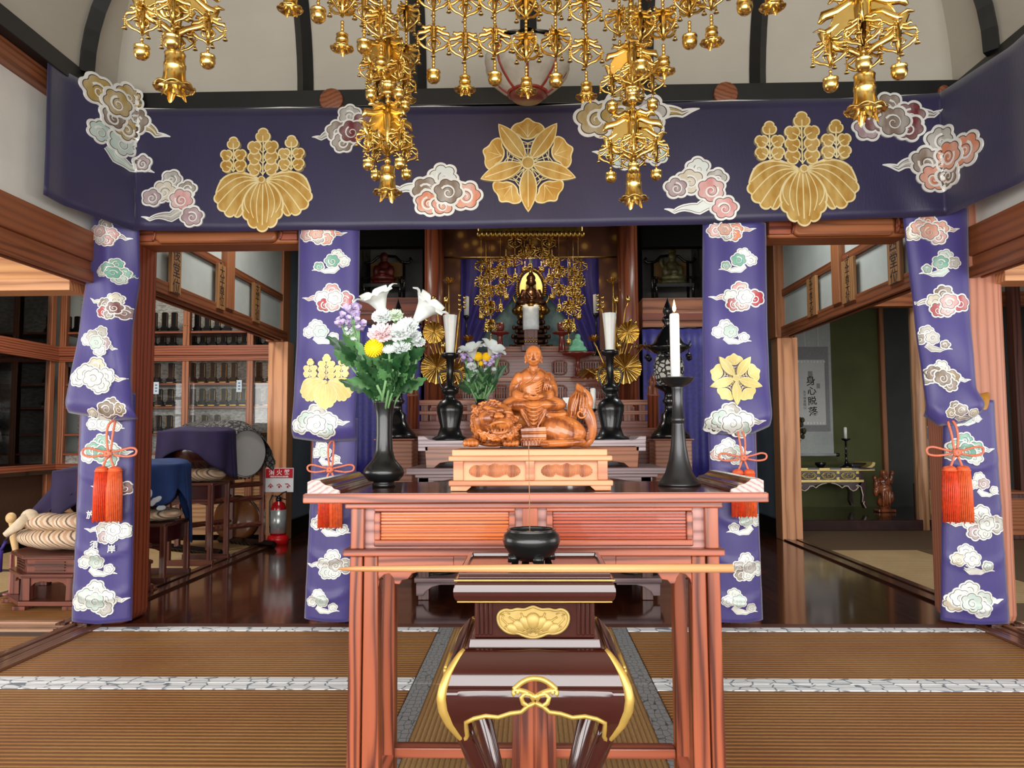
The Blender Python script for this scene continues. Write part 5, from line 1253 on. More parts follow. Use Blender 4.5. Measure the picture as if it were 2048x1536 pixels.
# ------------------------------------------------------------------ inner altar
def rect(m, a, b, c, d, Y, dep, mat=0):
    p, q = at(a, b, Y), at(c, d, Y); m.box(p.x, q.x, Y, Y+dep, q.z, p.z, mat); return m
ALW_X = wood('altar_wood_x', (122,62,44), (70,32,24), 'X', 12, 4, .38, .2)
ALW_Z = wood('altar_wood_z', (128,66,40), (78,36,22), 'Z', 12, 4, .38, .2)
ALW_L = wood('altar_light_x', (158,98,66), (104,58,38), 'X', 12, 4, .4, .15)
m = MB(); m.box(-2.3, 2.3, YF+.2, 10.4, 3.02, 3.08); struct('ceiling', m, plain('dark_board_ceiling', (34,26,22), .8))
m = MB()
for sx in (-1, 1): m.box(sx*(XW+.035), sx*(XW+.085), 7.1, 10.4, 0, 3.0)
struct('wall_side', m, plain('bluish_plaster', (120,134,146), .85, nscale=4))
m = MB()
for sx in (-1, 1): m.box(sx*(XW-.0), sx*(XW+.04), 7.1, 10.4, 0, .16)
struct('baseboard_side', m, BLACKL)
m = MB(); m.box(-1.6, 1.6, 7.55, 7.65, 0, 3.0); struct('wall_altar', m, plain('altar_back', (46,42,44), .9))
for sx in (-1, 1):
    m = MB(); m.box(sx*1.55, sx*1.6, 6.3, 7.6, 0, 3.0); struct('wall_altar', m, plain('altar_side', (70,68,66), .9))
BLUEC = plain('blue_brocade', (38,32,120), .5, sheen=.3, var=.35, nscale=40)
INDC = plain('indigo_curtain', (44,30,122), .6, sheen=.3, var=.2, nscale=12)
def curtain(name, label, a, b, c, d, Y, mat, amp=.012, n=9, group=None):
    p, q = at(a, b, Y), at(c, d, Y); o = thing(name, label, 'curtain', ((p.x+q.x)/2, Y, q.z), group)
    m = MB(); m.grid(lambda u, v: (lerp(p.x, q.x, u), Y+amp*math.sin(u*n*2*PI)*(.4+.6*v), lerp(p.z, q.z, v)), n*8, 6); m.build('cloth', mat, o, world=True, solid=.003)
    m = MB(); m.cyl((p.x, Y, p.z+.008), (q.x, Y, p.z+.008), .008); m.build('rod', BLACKL, o, world=True); return o
curtain('side_curtain', 'blue brocade curtain hanging behind the tall flower vase', 690, 652, 842, 962, 6.42, BLUEC, .01, 6)
curtain('side_curtain', 'blue brocade curtain hanging behind the tall lit candle', 1284, 658, 1440, 965, 6.42, BLUEC, .01, 6)
# alcove: pale back, beam below, black lintel
for f, (a, b) in ((-1, (690, 845)), (1, (1284, 1440))):
    m = MB(); rect(m, a, 498, b, 620, 7.35, .05); struct('wall_alcove', m, plain('alcove_plaster', (120,120,118), .9, nscale=5))
    m = MB(); rect(m, a, 380, b, 492, 6.5, .1); struct('trim_%d' % (90+(f+1)), m, MATTEK)
    m = MB(); rect(m, a, 596, b, 656, 6.48, .9); struct('trim_%d' % (91+(f+1)), m, ALW_L if f > 0 else ALW_X, bevel=.006)
    m = MB(); rect(m, a, 626, b, 640, 6.46, .03); struct('trim_%d' % (94+(f+1)), m, ALW_X, bevel=.004)
# round pillars
for i, (a, b) in enumerate(((846, 886), (1239, 1281))):
    p, q = at(a, 700, 6.2), at(b, 700, 6.2); r = (q.x-p.x)/2
    m = MB(); m.lathe([(r,.9),(r,3.0)], ((p.x+q.x)/2, 6.2+r, 0), 28); m.lathe([(r*1.25,.9),(r*1.3,1.0),(r*1.05,1.05)], ((p.x+q.x)/2, 6.2+r, 0), 28); struct('trim_%d' % (97+i), m, ALW_Z)
# brocade valance and borders, purple curtains, teal cloth
t = NT('gold_brocade'); t.set(.42, .35)
vo = t.n('ShaderNodeTexVoronoi', Scale=9.0); t.l(t.coords(), vo.inputs['Vector']); t.l(t.ramp(vo.outputs['Distance'], [(.12, lin((196,150,70))), (.3, lin((120,72,34))), (.55, lin((88,48,24)))]), t.b.inputs['Base Color']); BROC = t.m
vl = thing('brocade_valance', 'brown and gold brocade valance framing the seated Buddha', 'valance', (at(1062, 490, 6.36).x, 6.36, at(1062, 516, 6.36).z))
m = MB(); rect(m, 884, 430, 1245, 514, 6.34, .02); m.build('top_band', BROC, vl, world=True, bevel=.004)
for a, b in ((886, 921), (1197, 1244)): m = MB(); rect(m, a, 512, b, 700, 6.345, .02); m.build('side_band', BROC, vl, world=True, bevel=.004)
m = MB(); p, q = at(886, 515, 6.33), at(1245, 514, 6.33); m.cyl(p, q, .008); m.build('gold_edge', GOLDD, vl, world=True)
TEAL = plain('teal_brocade', (112,140,142), .6, var=.2, nscale=30)
cb = thing('back_cloth', 'pale teal cloth hanging behind the Buddha throne', 'cloth', (at(1062, 690, 7.1).x, 7.1, at(1062, 712, 7.1).z))
m = MB(); p, q = at(930, 440, 7.1), at(1200, 712, 7.1); m.grid(lambda u, v: (lerp(p.x, q.x, u), 7.1+.008*math.sin(u*30), lerp(p.z, q.z, v)), 60, 4); m.build('cloth', TEAL, cb, world=True, solid=.003)
for f, lab in ((-1, 'indigo curtain drawn back to the left of the Buddha throne'), (1, 'indigo curtain drawn back to the right of the Buddha throne')):
    o = thing('altar_curtain', lab, 'curtain', (at(1062+f*100, 690, 6.95).x, 6.95, at(1062, 706, 6.95).z))
    def cf(u, v, f=f):
        y = lerp(470, 706, v); inner = pw([(470,2),(548,4),(600,40),(650,82),(706,112)], y); outer = pw([(470,150),(706,150)], y)
        p = at(1062+f*lerp(inner, outer, u), y, 6.95); return (p.x, 6.95+.02*math.sin(u*28+v*2), p.z)
    m = MB(); m.grid(cf, 50, 24); m.build('cloth', INDC, o, world=True, solid=.003)
# tiered altar dais
dz = thing('altar_dais', 'tiered dark wooden altar dais with carved panels under the Buddha', 'altar', (at(1062, 800, 6.2).x, 6.3, at(1062, 872, 5.75).z))
zb_ = at(1062, 872, 5.75).z
def tier(y0, y1, x0, x1, Y, dep, mat=ALW_X, nm='tier'):
    m = MB(); rect(m, x0, y0, x1, y1, Y, dep); return m.build(nm, mat, dz, world=True, bevel=.006)
tier(693, 714, 985, 1140, 6.75, .5, ALW_L, 'top_step'); tier(704, 716, 886, 1245, 6.6, .75)
tier(714, 762, 872, 1250, 6.5, .8); tier(755, 764, 866, 1256, 6.4, .9, ALW_L, 'ledge'); tier(764, 812, 866, 1262, 6.3, 1.0); tier(806, 815, 862, 1266, 6.2, 1.1, ALW_L, 'ledge'); tier(815, 872, 860, 1270, 6.1, 1.2)
for y0, y1, Y in ((718, 752, 6.495), (768, 804, 6.295), (818, 856, 6.095)):
    for k, (a, b) in enumerate(((888, 975), (985, 1020), (1102, 1136), (1148, 1240))):
        m = MB(); xm, ym = (a+b)/2, (y0+y1)/2; hw, hh = (b-a)/2-3, (y1-y0)/2-3
        pts = [(xm+hw*math.copysign(abs(math.cos(t*PI/12))**.6, math.cos(t*PI/12))*(1-.06*math.cos(t*PI/1.5)), ym+hh*math.copysign(abs(math.sin(t*PI/12))**.6, math.sin(t*PI/12))) for t in range(24)]
        m.tube([at(u, v, Y-.004) for u, v in pts], .008, 6, closed=True)
        for j in range(int(hw*2/5)): x = a+6+j*5; m.cyl(at(x, ym-hh*.7, Y), at(x, ym+hh*.7, Y), .006, 6)
        m.build('carved_panel', ALW_Z, dz, world=True)
# railed platform in front of the dais
pf = thing('railed_platform', 'wooden platform with low railings and pointed newel posts before the altar dais', 'platform', (at(1062, 900, 5.6).x, 5.7, 0))
m = MB(); rect(m, 818, 858, 1318, 876, 5.5, .58); rect(m, 824, 874, 1312, 1060, 5.54, .5); m.build('deck', ALW_X, pf, world=True, bevel=.006)
for f in (-1, 1):
    g = lambda a: 1066+f*(a-1066) if f > 0 else a
    cxp = 826 if f < 0 else 1307
    c = at(cxp, 860, 5.58); kk = 5.58/F
    m = MB(); m.lathe([(11*kk,0),(11*kk,66*kk),(12.5*kk,67*kk),(12.5*kk,71*kk),(10*kk,73*kk),(10*kk,86*kk),(7*kk,90*kk),(9*kk,95*kk),(6*kk,102*kk),(1*kk,112*kk)], (c.x, c.y, c.z), 18); m.build('newel_post', ALW_Z, pf, world=True)
    xs = (838, 952) if f < 0 else (1182, 1296)
    m = MB(); rect(m, xs[0], 800, xs[1], 810, 5.58, .05); m.build('top_rail', ALW_L, pf, world=True, bevel=.004)
    m = MB(); rect(m, xs[0], 822, xs[1], 829, 5.585, .04); m.build('middle_rail', ALW_L, pf, world=True, bevel=.003)
    m = MB(); rect(m, xs[0], 842, xs[1], 859, 5.58, .05); m.build('bottom_rail', ALW_X, pf, world=True, bevel=.003)
    for k in range(4):
        x = xs[0]+4+k*(xs[1]-xs[0]-22)/3; m = MB(); rect(m, x, 809, x+14, 844, 5.59, .03); m.build('baluster', ALW_Z, pf, world=True, bevel=.003)
# ---- Buddha
YBU = 6.85; KB = YBU/F
BRZ = plain('dark_gilt_bronze', (72,42,24), .32, .6, .3, var=.3, nscale=12)
bu = thing('buddha_statue', 'dark bronze Buddha seated on a lotus throne before a pale gold halo', 'statue', tuple(at(1062, 700, YBU)))
m = MB(); B3 = lambda a, b, dy=0: at(a, b, YBU+dy)
def be(a, b, rx, rz, ry, dy=0): m.sphere(B3(a, b, dy), (rx*KB, ry*KB, rz*KB), 18, 12)
be(1062,564,8.5,10,8.5,-.02); be(1062,556,9.5,8,9,-.015); be(1062,548,5,5,5,-.01); be(1062,590,15,16,11); be(1062,579,6,6,6,-.01); be(1062,606,26,7,17,-.05)
for f in (-1, 1): m.tube([B3(1062+f*13,582),B3(1062+f*20,598,-.02),B3(1062+f*8,603,-.09)], [7*KB,6*KB,4*KB], 10); be(1062+f*18,606,13,7,11,-.06); m.sphere(B3(1062+f*8.6,566,-.02), (1.5*KB,2*KB,4*KB))
for k in range(4): m.tube([B3(1052+k*4,582+k*2,-.045),B3(1062,594+k*3,-.06),B3(1074,590+k*4,-.055)], 1.0*KB, 6)
be(1062,603,7,3,5,-.12)
b = m.build('figure', BRZ, bu, world=True); remesh(b, .006, 2)
m = MB(); c = B3(1062, 578, .09); pts = []
for i in range(40):
    a = 2*PI*i/40; pts.append((c.x+24*KB*math.cos(a), c.z+(36 if math.sin(a) > 0 else 34)*KB*math.sin(a)))
m.prism(pts, c.y, c.y+.02); m.build('halo', plain('pale_gold_halo', (232,206,120), .4, .4), bu, world=True, bevel=.004)
m = MB()
for i in range(40):
    a = PI*-.12+PI*1.24*i/39; m.tube([(c.x+26*KB*math.cos(a), c.y, c.z+38*KB*math.sin(a)), (c.x+33*KB*math.cos(a+.04), c.y-.01, c.z+46*KB*math.sin(a+.04))], [.012,.003], 5)
m.tube([(c.x+37*KB*math.cos(a), c.y, c.z+32*KB*math.sin(a)-.05) for a in [PI*-.02-PI*.96*i/30 for i in range(31)]], .007, 6); m.build('halo_rim', GOLDD, bu, world=True)
m = MB()
for ty, r, n, hgt in ((612,30,16,9),(622,36,18,10),(634,26,14,9)):
    for k in range(n):
        a = 2*PI*k/n; p = B3(1062, ty, 0); m.sphere((p.x+r*KB*math.cos(a)*.86, p.y+r*KB*math.sin(a)*.7, p.z), (r*KB*.22, r*KB*.2, hgt*KB*.75), 8, 6)
    p = B3(1062, ty, 0); m.lathe([(0,-hgt*KB*.7),(r*KB*.8,-hgt*KB*.6),(r*KB*.9,hgt*KB*.5),(0,hgt*KB*.6)], tuple(p), 24, sy=.8)
m.build('lotus_seat', GOLDD, bu, world=True)
m = MB()
for ty, r in ((646,26),(656,36),(664,30),(674,38),(684,32),(694,42)):
    p = B3(1062, ty, .02); m.lathe([(r*KB*.8,-5*KB),(r*KB,-3*KB),(r*KB*1.02,2*KB),(r*KB*.7,5*KB)], tuple(p), 8, smooth=False, sy=.7)
    for f in (-1, 1): q = B3(1062+f*r*.95, ty-1, -.05); m.sphere(q, (4*KB,4*KB,5*KB), 8, 6)
m.build('throne_tiers', BRZ, bu, world=True)
# wrapped tablet in front
o = thing('wrapped_tablet', 'tablet with a white paper cover standing in front of the Buddha throne', 'tablet', tuple(at(1062, 702, 6.62)))
k6 = 6.62/F; m = MB(); c = at(1062, 660, 6.62)
m.grid(lambda u, v: (c.x+16*k6*math.cos(2*PI*u), c.y+.0+11*k6*math.sin(2*PI*u), lerp(c.z, c.z+(50-11*max(0, 1-abs(((u*1.0+.25) % 1)-.0 if False else (u-.75))*14))*k6, v)), 48, 6)
m.build('paper_cover', plain('tablet_paper', (226,232,232), .8), o, world=True, solid=.003)
m = MB(); rect(m, 1048, 655, 1076, 702, 6.61, .05); rect(m, 1043, 690, 1081, 702, 6.58, .1); m.build('body', wood('tablet_body', (110,66,58), (80,44,40), 'Z', 10, 3, .4), o, world=True, bevel=.004)
m = MB()
for k in range(5): c = at(1051+k*5.5, 683, 6.6); m.sphere(c, .011, 8, 6); c = at(1051+k*5.5, 676, 6.6); m.sphere(c, .009, 8, 6)
m.build('gilt_carving', GOLDD, o, world=True)
# red cups on stands
REDL = plain('dark_red_lacquer', (110,38,30), .3, 0, .3)
def cup(px, label):
    Y = 6.48; k = Y/F; c = at(px, 704, Y); o = thing('footed_tray', label, 'offering stand', tuple(c), 'red footed trays with cups')
    m = MB(); m.lathe([(10*k,0),(7*k,3*k),(5*k,30*k),(6*k,34*k),(18*k,37*k),(19*k,40*k),(0,40*k)], n=20); m.build('stand', REDL, o)
    m = MB(); m.lathe([(4*k,40*k),(8*k,44*k),(9*k,50*k),(9.3*k,58*k),(8*k,58*k),(7*k,48*k),(0,46*k)], n=20); m.build('cup', REDL, o); return o
cup(1000, 'dark red lacquer cup on a footed tray left of the Buddha throne'); cup(1124, 'dark red lacquer cup on a footed tray right of the Buddha throne')
# green figurine on a red pedestal tray
Y = 6.3; k = Y/F; c = at(1156, 756, Y); o = thing('pedestal_tray', 'slim dark red pedestal tray under the green figurine', 'tray', tuple(c))
m = MB(); m.lathe([(17*k,0),(6*k,4*k),(4*k,30*k),(5*k,40*k),(30*k,46*k),(32*k,50*k),(0,50*k)], n=24); m.build('stand', REDL, o)
m = MB(); c = at(1156, 705.6, Y); E = lambda x, z, rx, rz, ry, dy=0: m.sphere((c.x+x*k, Y+dy*k, c.z+z*k), (rx*k, ry*k, rz*k))
E(0,3,20,4,15); E(-2,10,15,7,11); E(-1,19,10,9,8); E(-9,17,4,8,4,-3); E(8,15,4,8,4,-3); E(0,31,6,6.5,6); E(-12,8,6,6,6,-4); E(10,7,7,5,6,-5); E(3,12,5,6,4,-8)
g = m.build('green_figurine', plain('celadon_green', (116,184,146), .4, var=.15, nscale=40)); remesh(g, .007, 2); g.location.z += c.z-min(v.co.z for v in g.data.vertices)+.001
tag(g, 'small seated pale green figurine on a red tray at the right of the altar', 'figurine')
# ---- candlesticks with candles
def candlestick(px, ybase, ytop, Y, r, label, style='fluted', cl=None, ycand=None, clabel=None, kindlab='candlestick'):
    k = Y/F; c = at(px, ybase, Y); H_ = (ybase-ytop)*k; o = thing('candlestick', label, 'candlestick', tuple(c)); m = MB()
    P = [(0,0),(1.35,0),(1.35,.03),(.95,.06),(.72,.16),(.98,.33),(1.0,.39),(.75,.45),(.38,.475),(.42,.50),(.36,.52),(.6,.545),(.66,.58),(.5,.61),(.3,.63),(.26,.78),(.3,.93),(.62,.955),(.66,.985),(.6,1.0),(0,1.0)] if style == 'fluted' else [(0,0),(1.2,0),(1.0,.06),(.45,.1),(.3,.14),(.42,.2),(.25,.24),(.2,.5),(.3,.54),(.18,.58),(.17,.88),(.6,.95),(.75,1.0),(0,.985)]
    m.lathe([(a*r*k, b*H_) for a, b in P], n=28); m.build('stem', BLACKI, o)
    if style == 'fluted':
        for f in (-1, 1):
            m = MB(); m.tube(crm([(f*x*r*k, 0, z*H_) for x, z in ((.3,.80),(.7,.79),(.86,.72),(.7,.64),(.55,.60))]), .006, 8); m.build('handle', BLACKI, o)
    cy = at(px, ycand, Y).z-(c.z+H_); cd_ = thing('candle', clabel, 'candle', (c.x, Y, c.z+H_+.001)); m = MB()
    if style == 'fluted':
        n = 24
        def cs_(u, v): a = 2*PI*u; rr = lerp(8.5, 13.5, v**1.4)*k*(1+.05*math.cos(8*a)*v); return (rr*math.cos(a), rr*math.sin(a), cy*v)
        m.grid(cs_, 48, 10); m.lathe([(13*k,cy),(12*k,cy-.01),(0,cy-.012)], n=24)
    else: m.lathe([(0,0),(5*k,0),(5.5*k,cy),(4*k,cy+.004),(0,cy)], n=16)
    m.build('wax', WAX, cd_); m = MB(); m.cyl((0,0,cy-.012), (0,0,cy+.012), .002, 6); m.build('wick', BLACKL, cd_)
    return o
YA = 4.66
candlestick(900, 882, 706, YA, 27, 'black bronze candlestick with side handles left of the monk statue', 'fluted', None, 631, 'white trumpet-shaped candle in the left black candlestick')
candlestick(1222, 882, 701, YA, 27, 'black bronze candlestick with side handles right of the monk statue', 'fluted', None, 627, 'white trumpet-shaped candle in the right black candlestick')
candlestick(933, 715, 630, 6.55, 9, 'thin black candlestick on the dais by the left indigo curtain', 'thin', None, 594, 'slim white candle on the dais by the left indigo curtain')
candlestick(1193, 715, 626, 6.55, 9, 'thin black candlestick on the dais by the right indigo curtain', 'thin', None, 590, 'slim white candle on the dais by the right indigo curtain')
candlestick(1187, 882, 818, YA+.1, 12, 'small black candlestick behind the tail of the lion', 'thin', None, 778, 'short white candle just behind the tail of the lion')
o = thing('white_label_board', 'blank white card standing behind the tail of the lion', 'card', tuple(at(1150, 882, YA+.22)))
m = MB(); rect(m, 1126, 795, 1182, 806, YA+.2, .02); rect(m, 1134, 804, 1144, 882, YA+.205, .012); m.build('card', WAX, o, world=True)
# ---- front offering tables
GRW = wood('silvered_wood', (196,180,184), (150,128,132), 'X', 14, 5, .5, .05)
DGW = wood('dusky_wood', (134,110,112), (92,70,72), 'X', 14, 4, .45, .1)
ta = thing('offering_table', 'narrow offering table with upturned silvery ends carrying the two black candlesticks', 'table', tuple(at(1066, 937, YA-.1)))
m = MB(); rect(m, 836, 881.5, 1292, 892, YA-.16, .42); m.build('top', GRW, ta, world=True, bevel=.004)
for f in (1, -1):
    g = lambda a: a if f > 0 else 2128-a
    m = MB(); m.prism([(at(g(a), b, YA-.16).x, at(g(a), b, YA-.16).z) for a, b in ((836,882),(836,872),(848,872),(856,878),(872,882))], YA-.165, YA+.26); m.build('upturned_end', GRW, ta, world=True, bevel=.002)
    m = MB(); rect(m, min(g(836), g(856)), 892, max(g(836), g(856)), 902, YA-.15, .4); m.build('end_bracket', GRW, ta, world=True, bevel=.003)
    m = MB(); m.prism([(at(g(a), b, YA-.14).x, at(g(a), b, YA-.14).z) for a, b in ((850,893),(1000,893),(1000,936),(936,936),(926,926),(905,922),(880,926),(868,936),(853,936))], YA-.15, YA-.12); m.build('side_panel', ALW_L if f > 0 else CEDAR_X, ta, world=True, bevel=.002)
m = MB(); rect(m, 856, 894, 1272, 936, YA+.1, .05); m.build('back_panel', DARK_X, ta, world=True)
ob = thing('low_altar_table', 'wide dusky altar table behind the statue, standing on the board floor', 'table', (at(1070, 1000, 4.5).x, 4.62, 0))
m = MB(); rect(m, 811, 937, 1335, 948, 4.42, .6); m.build('top', DGW, ob, world=True, bevel=.005)
m = MB(); rect(m, 830, 948, 1316, 954, 4.44, .55); m.build('rail', DGW, ob, world=True, bevel=.003)
for f in (1, -1):
    g = lambda a: a if f > 0 else 2140-a
    pts = [(835,953),(1062,953),(1062,962),(960,962),(950,958),(930,956),(905,958),(885,962),(868,963),(858,972),(846,985),(835,985)]
    m = MB(); m.prism([(at(g(a), b, 4.46).x, at(g(a), b, 4.46).z) for a, b in pts], 4.46, 4.49); m.build('carved_apron', DGW, ob, world=True, bevel=.003)
    for Yl in (4.46, 4.92):
        p, q = at(g(836), 1000, 4.46).x, at(g(858), 1000, 4.46).x; m = MB(); m.box(p, q, Yl, Yl+.07, 0, at(1062, 954, 4.46).z); m.build('leg', DARK_Z, ob, world=True, bevel=.004)
m = MB(); rect(m, 828, 1157, 1325, 1166, 4.42, .55); m.build('lower_shelf', DGW, ob, world=True, bevel=.004)
for f in (1, -1):
    g = lambda a: a if f > 0 else 2153-a
    m = MB(); m.prism([(at(g(a), b, 4.44).x, at(g(a), b, 4.44).z) for a, b in ((832,1166),(920,1166),(920,1170),(880,1170),(864,1174),(850,1184),(846,1192),(832,1192))], 4.44, 4.48); m.build('shelf_foot', DGW, ob, world=True, bevel=.003)
for px, lab in ((868, 'round black lacquer box on the low shelf, seen past the left table leg'), (1282, 'round black lacquer box on the low shelf, seen past the right table leg')):
    c = at(px, 1157, 4.62); k = 4.62/F; o = thing('lacquer_box', lab, 'box', tuple(c+V((0,0,.001)))); m = MB(); m.lathe([(0,0),(34*k,0),(42*k,6*k),(44*k,14*k),(40*k,15*k)], n=32); m.build('body', BLACKL, o); m = MB(); m.lathe([(45*k,15*k),(45*k,17*k),(30*k,22*k),(0,24*k)], n=32); m.build('lid', BLACKL, o)
# small flower vase on the offering table is in the flower section
# ---- black standing lanterns on wooden pedestals
BR_LAT = NT('lattice_paper'); BR_LAT.set(.7)
vo = BR_LAT.n('ShaderNodeTexVoronoi', Scale=30.0); vo.feature = 'DISTANCE_TO_EDGE'; BR_LAT.l(BR_LAT.coords(), vo.inputs['Vector'])
BR_LAT.l(BR_LAT.ramp(vo.outputs['Distance'], [(.10, (.01,.01,.01,1)), (.16, lin((212,208,196)))]), BR_LAT.b.inputs['Base Color'])
def lantern(px, label, plab, Y=5.25):
    k = Y/F; pz_ = at(px, 880, Y).z; x = at(px, 880, Y).x
    o = thing('pedestal', plab, 'pedestal', (x, Y, 0)); m = MB(); m.cbox((0,0,pz_/2), (72*k, 72*k, pz_)); m.build('body', ALW_L, o, bevel=.008)
    m = MB(); m.cbox((0,0,pz_+.004), (80*k, 78*k, .012)); m.build('top', ALW_X, o, bevel=.003)
    o = thing('standing_lantern', label, 'lantern', (x, Y, pz_+.0105)); z = lambda py: (880-py)*k
    m = MB(); m.lathe([(0,0),(40*k,0),(38*k,z(872)),(28*k,z(862)),(18*k,z(845)),(17*k,z(832)),(10*k,z(826)),(9*k,z(812)),(15*k,z(806)),(10*k,z(800)),(10*k,z(788)),(28*k,z(778)),(30*k,z(774)),(0,z(773))], n=28); m.build('base', BLACKL, o)
    m = MB(); m.lathe([(20*k,z(773)),(26*k,z(766)),(30*k,z(745)),(28*k,z(722)),(20*k,z(712))], n=28); m.build('paper_chamber', BR_LAT.m, o)
    m = MB(); m.lathe([(22*k,z(712)),(44*k,z(700)),(42*k,z(697)),(30*k,z(690)),(22*k,z(676)),(12*k,z(662)),(7*k,z(652)),(12*k,z(645)),(12*k,z(640)),(6*k,z(634)),(10*k,z(626)),(7*k,z(616)),(2*k,z(604)),(0,z(596))], n=28); m.build('roof', BLACKL, o)
    for j in range(6):
        a = j*PI/3+.3; m = MB(); ex, ey = 46*k*math.cos(a), 46*k*math.sin(a)
        m.tube([(40*k*math.cos(a), 40*k*math.sin(a), z(699)), (ex, ey, z(697)), (ex*1.12, ey*1.12, z(690))], .005, 6); m.cyl((ex,ey,z(697)), (ex,ey,z(712)), .002, 5); m.lathe([(0,0),(6*k,-4*k),(6*k,-9*k),(0,-13*k)], (ex,ey,z(712)), 8); m.build('eave_pendant', BLACKI, o)
lantern(795, 'black standing lantern half hidden behind the tall flower vase', 'wooden pedestal under the left black lantern')
lantern(1340, 'black standing lantern with a lattice paper chamber behind the lit candle', 'wooden pedestal under the right black lantern')
# ---- gilt lotus sprays
def spray(pxc, f, label):
    Y = 5.9; k = Y/F; base = at(pxc, 858, Y); base.z = at(1062, 858, 5.5).z+.001
    o = thing('gilt_lotus_spray', label, 'ornament', tuple(base)); g = lambda a, b, dy=0: at(pxc+f*a, b, Y+dy)
    m = MB(); m.lathe([(0,0),(13*k,0),(12*k,6*k),(6*k,12*k),(10*k,40*k),(12*k,60*k),(8*k,80*k),(9*k,90*k)], tuple(base), 20); m.build('vase', BLACKI, o, world=True)
    heads = [(0,563,15,'open'),(6,600,11,'bud'),(30,598,10,'bud'),(-38,678,15,'open'),(12,690,12,'bud'),(38,685,8,'bud'),(-26,605,9,'seed'),(40,655,8,'seed')]
    for a, b, r, kind in heads:
        m = MB(); c = g(a, b)
        m.tube([g(0, 770), g(a*.35, 740), g(a*.8, b+60 if abs(a) < 20 else b+22), g(a, b+6)], .006, 6); m.build('stem', GOLDD, o, world=True)
        m = MB()
        if kind == 'seed':
            for j in range(7): m.sphere((c.x+(j % 2-.5)*10*k, c.y, c.z+(j-3)*6*k*.8), 3.4*k, 8, 6)
        for ring, (n, ro, ti) in enumerate(((7, 1.0, .75), (6, .7, 1.05), (4, .4, 1.35)) if kind == 'open' else ((5, .55, 1.2), (4, .35, 1.4)) if kind == 'bud' else ()):
            for j in range(n):
                an = 2*PI*j/n+ring*.4
                def pet(u, v, an=an, ro=ro, ti=ti):
                    w_ = (u-.5)*.9*math.sin(PI*min(1, v*.9+.1)); rr = r*k*(ro*v**.8*math.cos(ti*.4)+.08); return (c.x+rr*math.cos(an+w_*.9), c.y+rr*math.sin(an+w_*.9), c.z+r*k*(v**1.2*math.sin(ti)-.35))
                m.grid(pet, 5, 5)
        if kind == 'bud': m.sphere(c, (r*k*.5, r*k*.5, r*k*.7), 10, 8)
        m.build('lotus_head', GOLD, o, world=True)
    for a, b, r, tilt in ((-46,742,25,.3),(30,664,22,1.2),(24,735,32,1.15),(-10,745,26,1.0),(62,690,20,.1)):
        c = g(a, b, -.03); m = MB(); n = 60
        def lf(u, v):
            an = 2*PI*u; rr = r*k*v; pl = .10*r*k*math.cos(an*15)*v; x, y, z = rr*math.cos(an), pl+.22*r*k*v*v, rr*math.sin(an)
            return (c.x+x, c.y-y*math.sin(tilt)-z*math.cos(tilt), c.z+z*math.sin(tilt)-y*math.cos(tilt)*1)
        m.grid(lf, n*2, 3); m.tube([g(0, 775), g(a*.5, (b+770)/2), c], .006, 6); m.build('lotus_leaf', GOLD, o, world=True)
spray(898, -1, 'gilt lotus flowers and leaves rising behind the left black candlestick')
spray(1226, 1, 'gilt lotus flowers and leaves rising behind the right black candlestick')
# ---- altar canopy of gilt strings
rg = random.Random(11); GA = 'gilt strings of the altar canopy'
YK = 6.25
lowp = [(963,640),(975,660),(985,690),(1000,620),(1015,600),(1030,560),(1045,545),(1062,540),(1080,545),(1095,560),(1108,600),(1122,620),(1140,690),(1150,660),(1160,640)]
for i, (px, pb) in enumerate(lowp):
    side_ = 'left' if px < 1040 else 'right' if px > 1085 else None
    for j in range(2):
        pr = (ball, bell)[(i+j) % 2]; x = px+rg.uniform(-4, 4); Y = YK+.17*j+rg.uniform(-.02, .02); c = at(x, pb-j*70, Y)
        lab = 'gilt pendant string of the altar canopy in the curtain of strings %s of the Buddha' % side_ if side_ else 'short gilt pendant string of the altar canopy directly above the Buddha halo'
        dup(pr, (c.x, Y, c.z+.42), lab, rg.uniform(0, 3), GA+(' '+(side_ or 'above the halo')), scale=1.05)
o = thing('altar_canopy', 'dark gilt canopy frame hanging over the Buddha', 'canopy', tuple(at(1062, 462, 6.3)))
m = MB(); rect(m, 955, 440, 1166, 466, 6.12, .4); m.build('frame', GOLDD, o, world=True, bevel=.01)
m = MB()
for k in range(24): c = at(958+k*9, 468, 6.11); m.sphere(c, (.02,.01,.026), 8, 6)
m.build('fringe', GOLDD, o, world=True)
l = bpy.data.lights.new('altar_lamp', 'POINT'); l.energy = 5; l.color = (1,.82,.55); l.shadow_soft_size = .05; lo = bpy.data.objects.new('altar_lamp', l); COL.objects.link(lo); lo.location = tuple(at(1062, 520, 6.5))
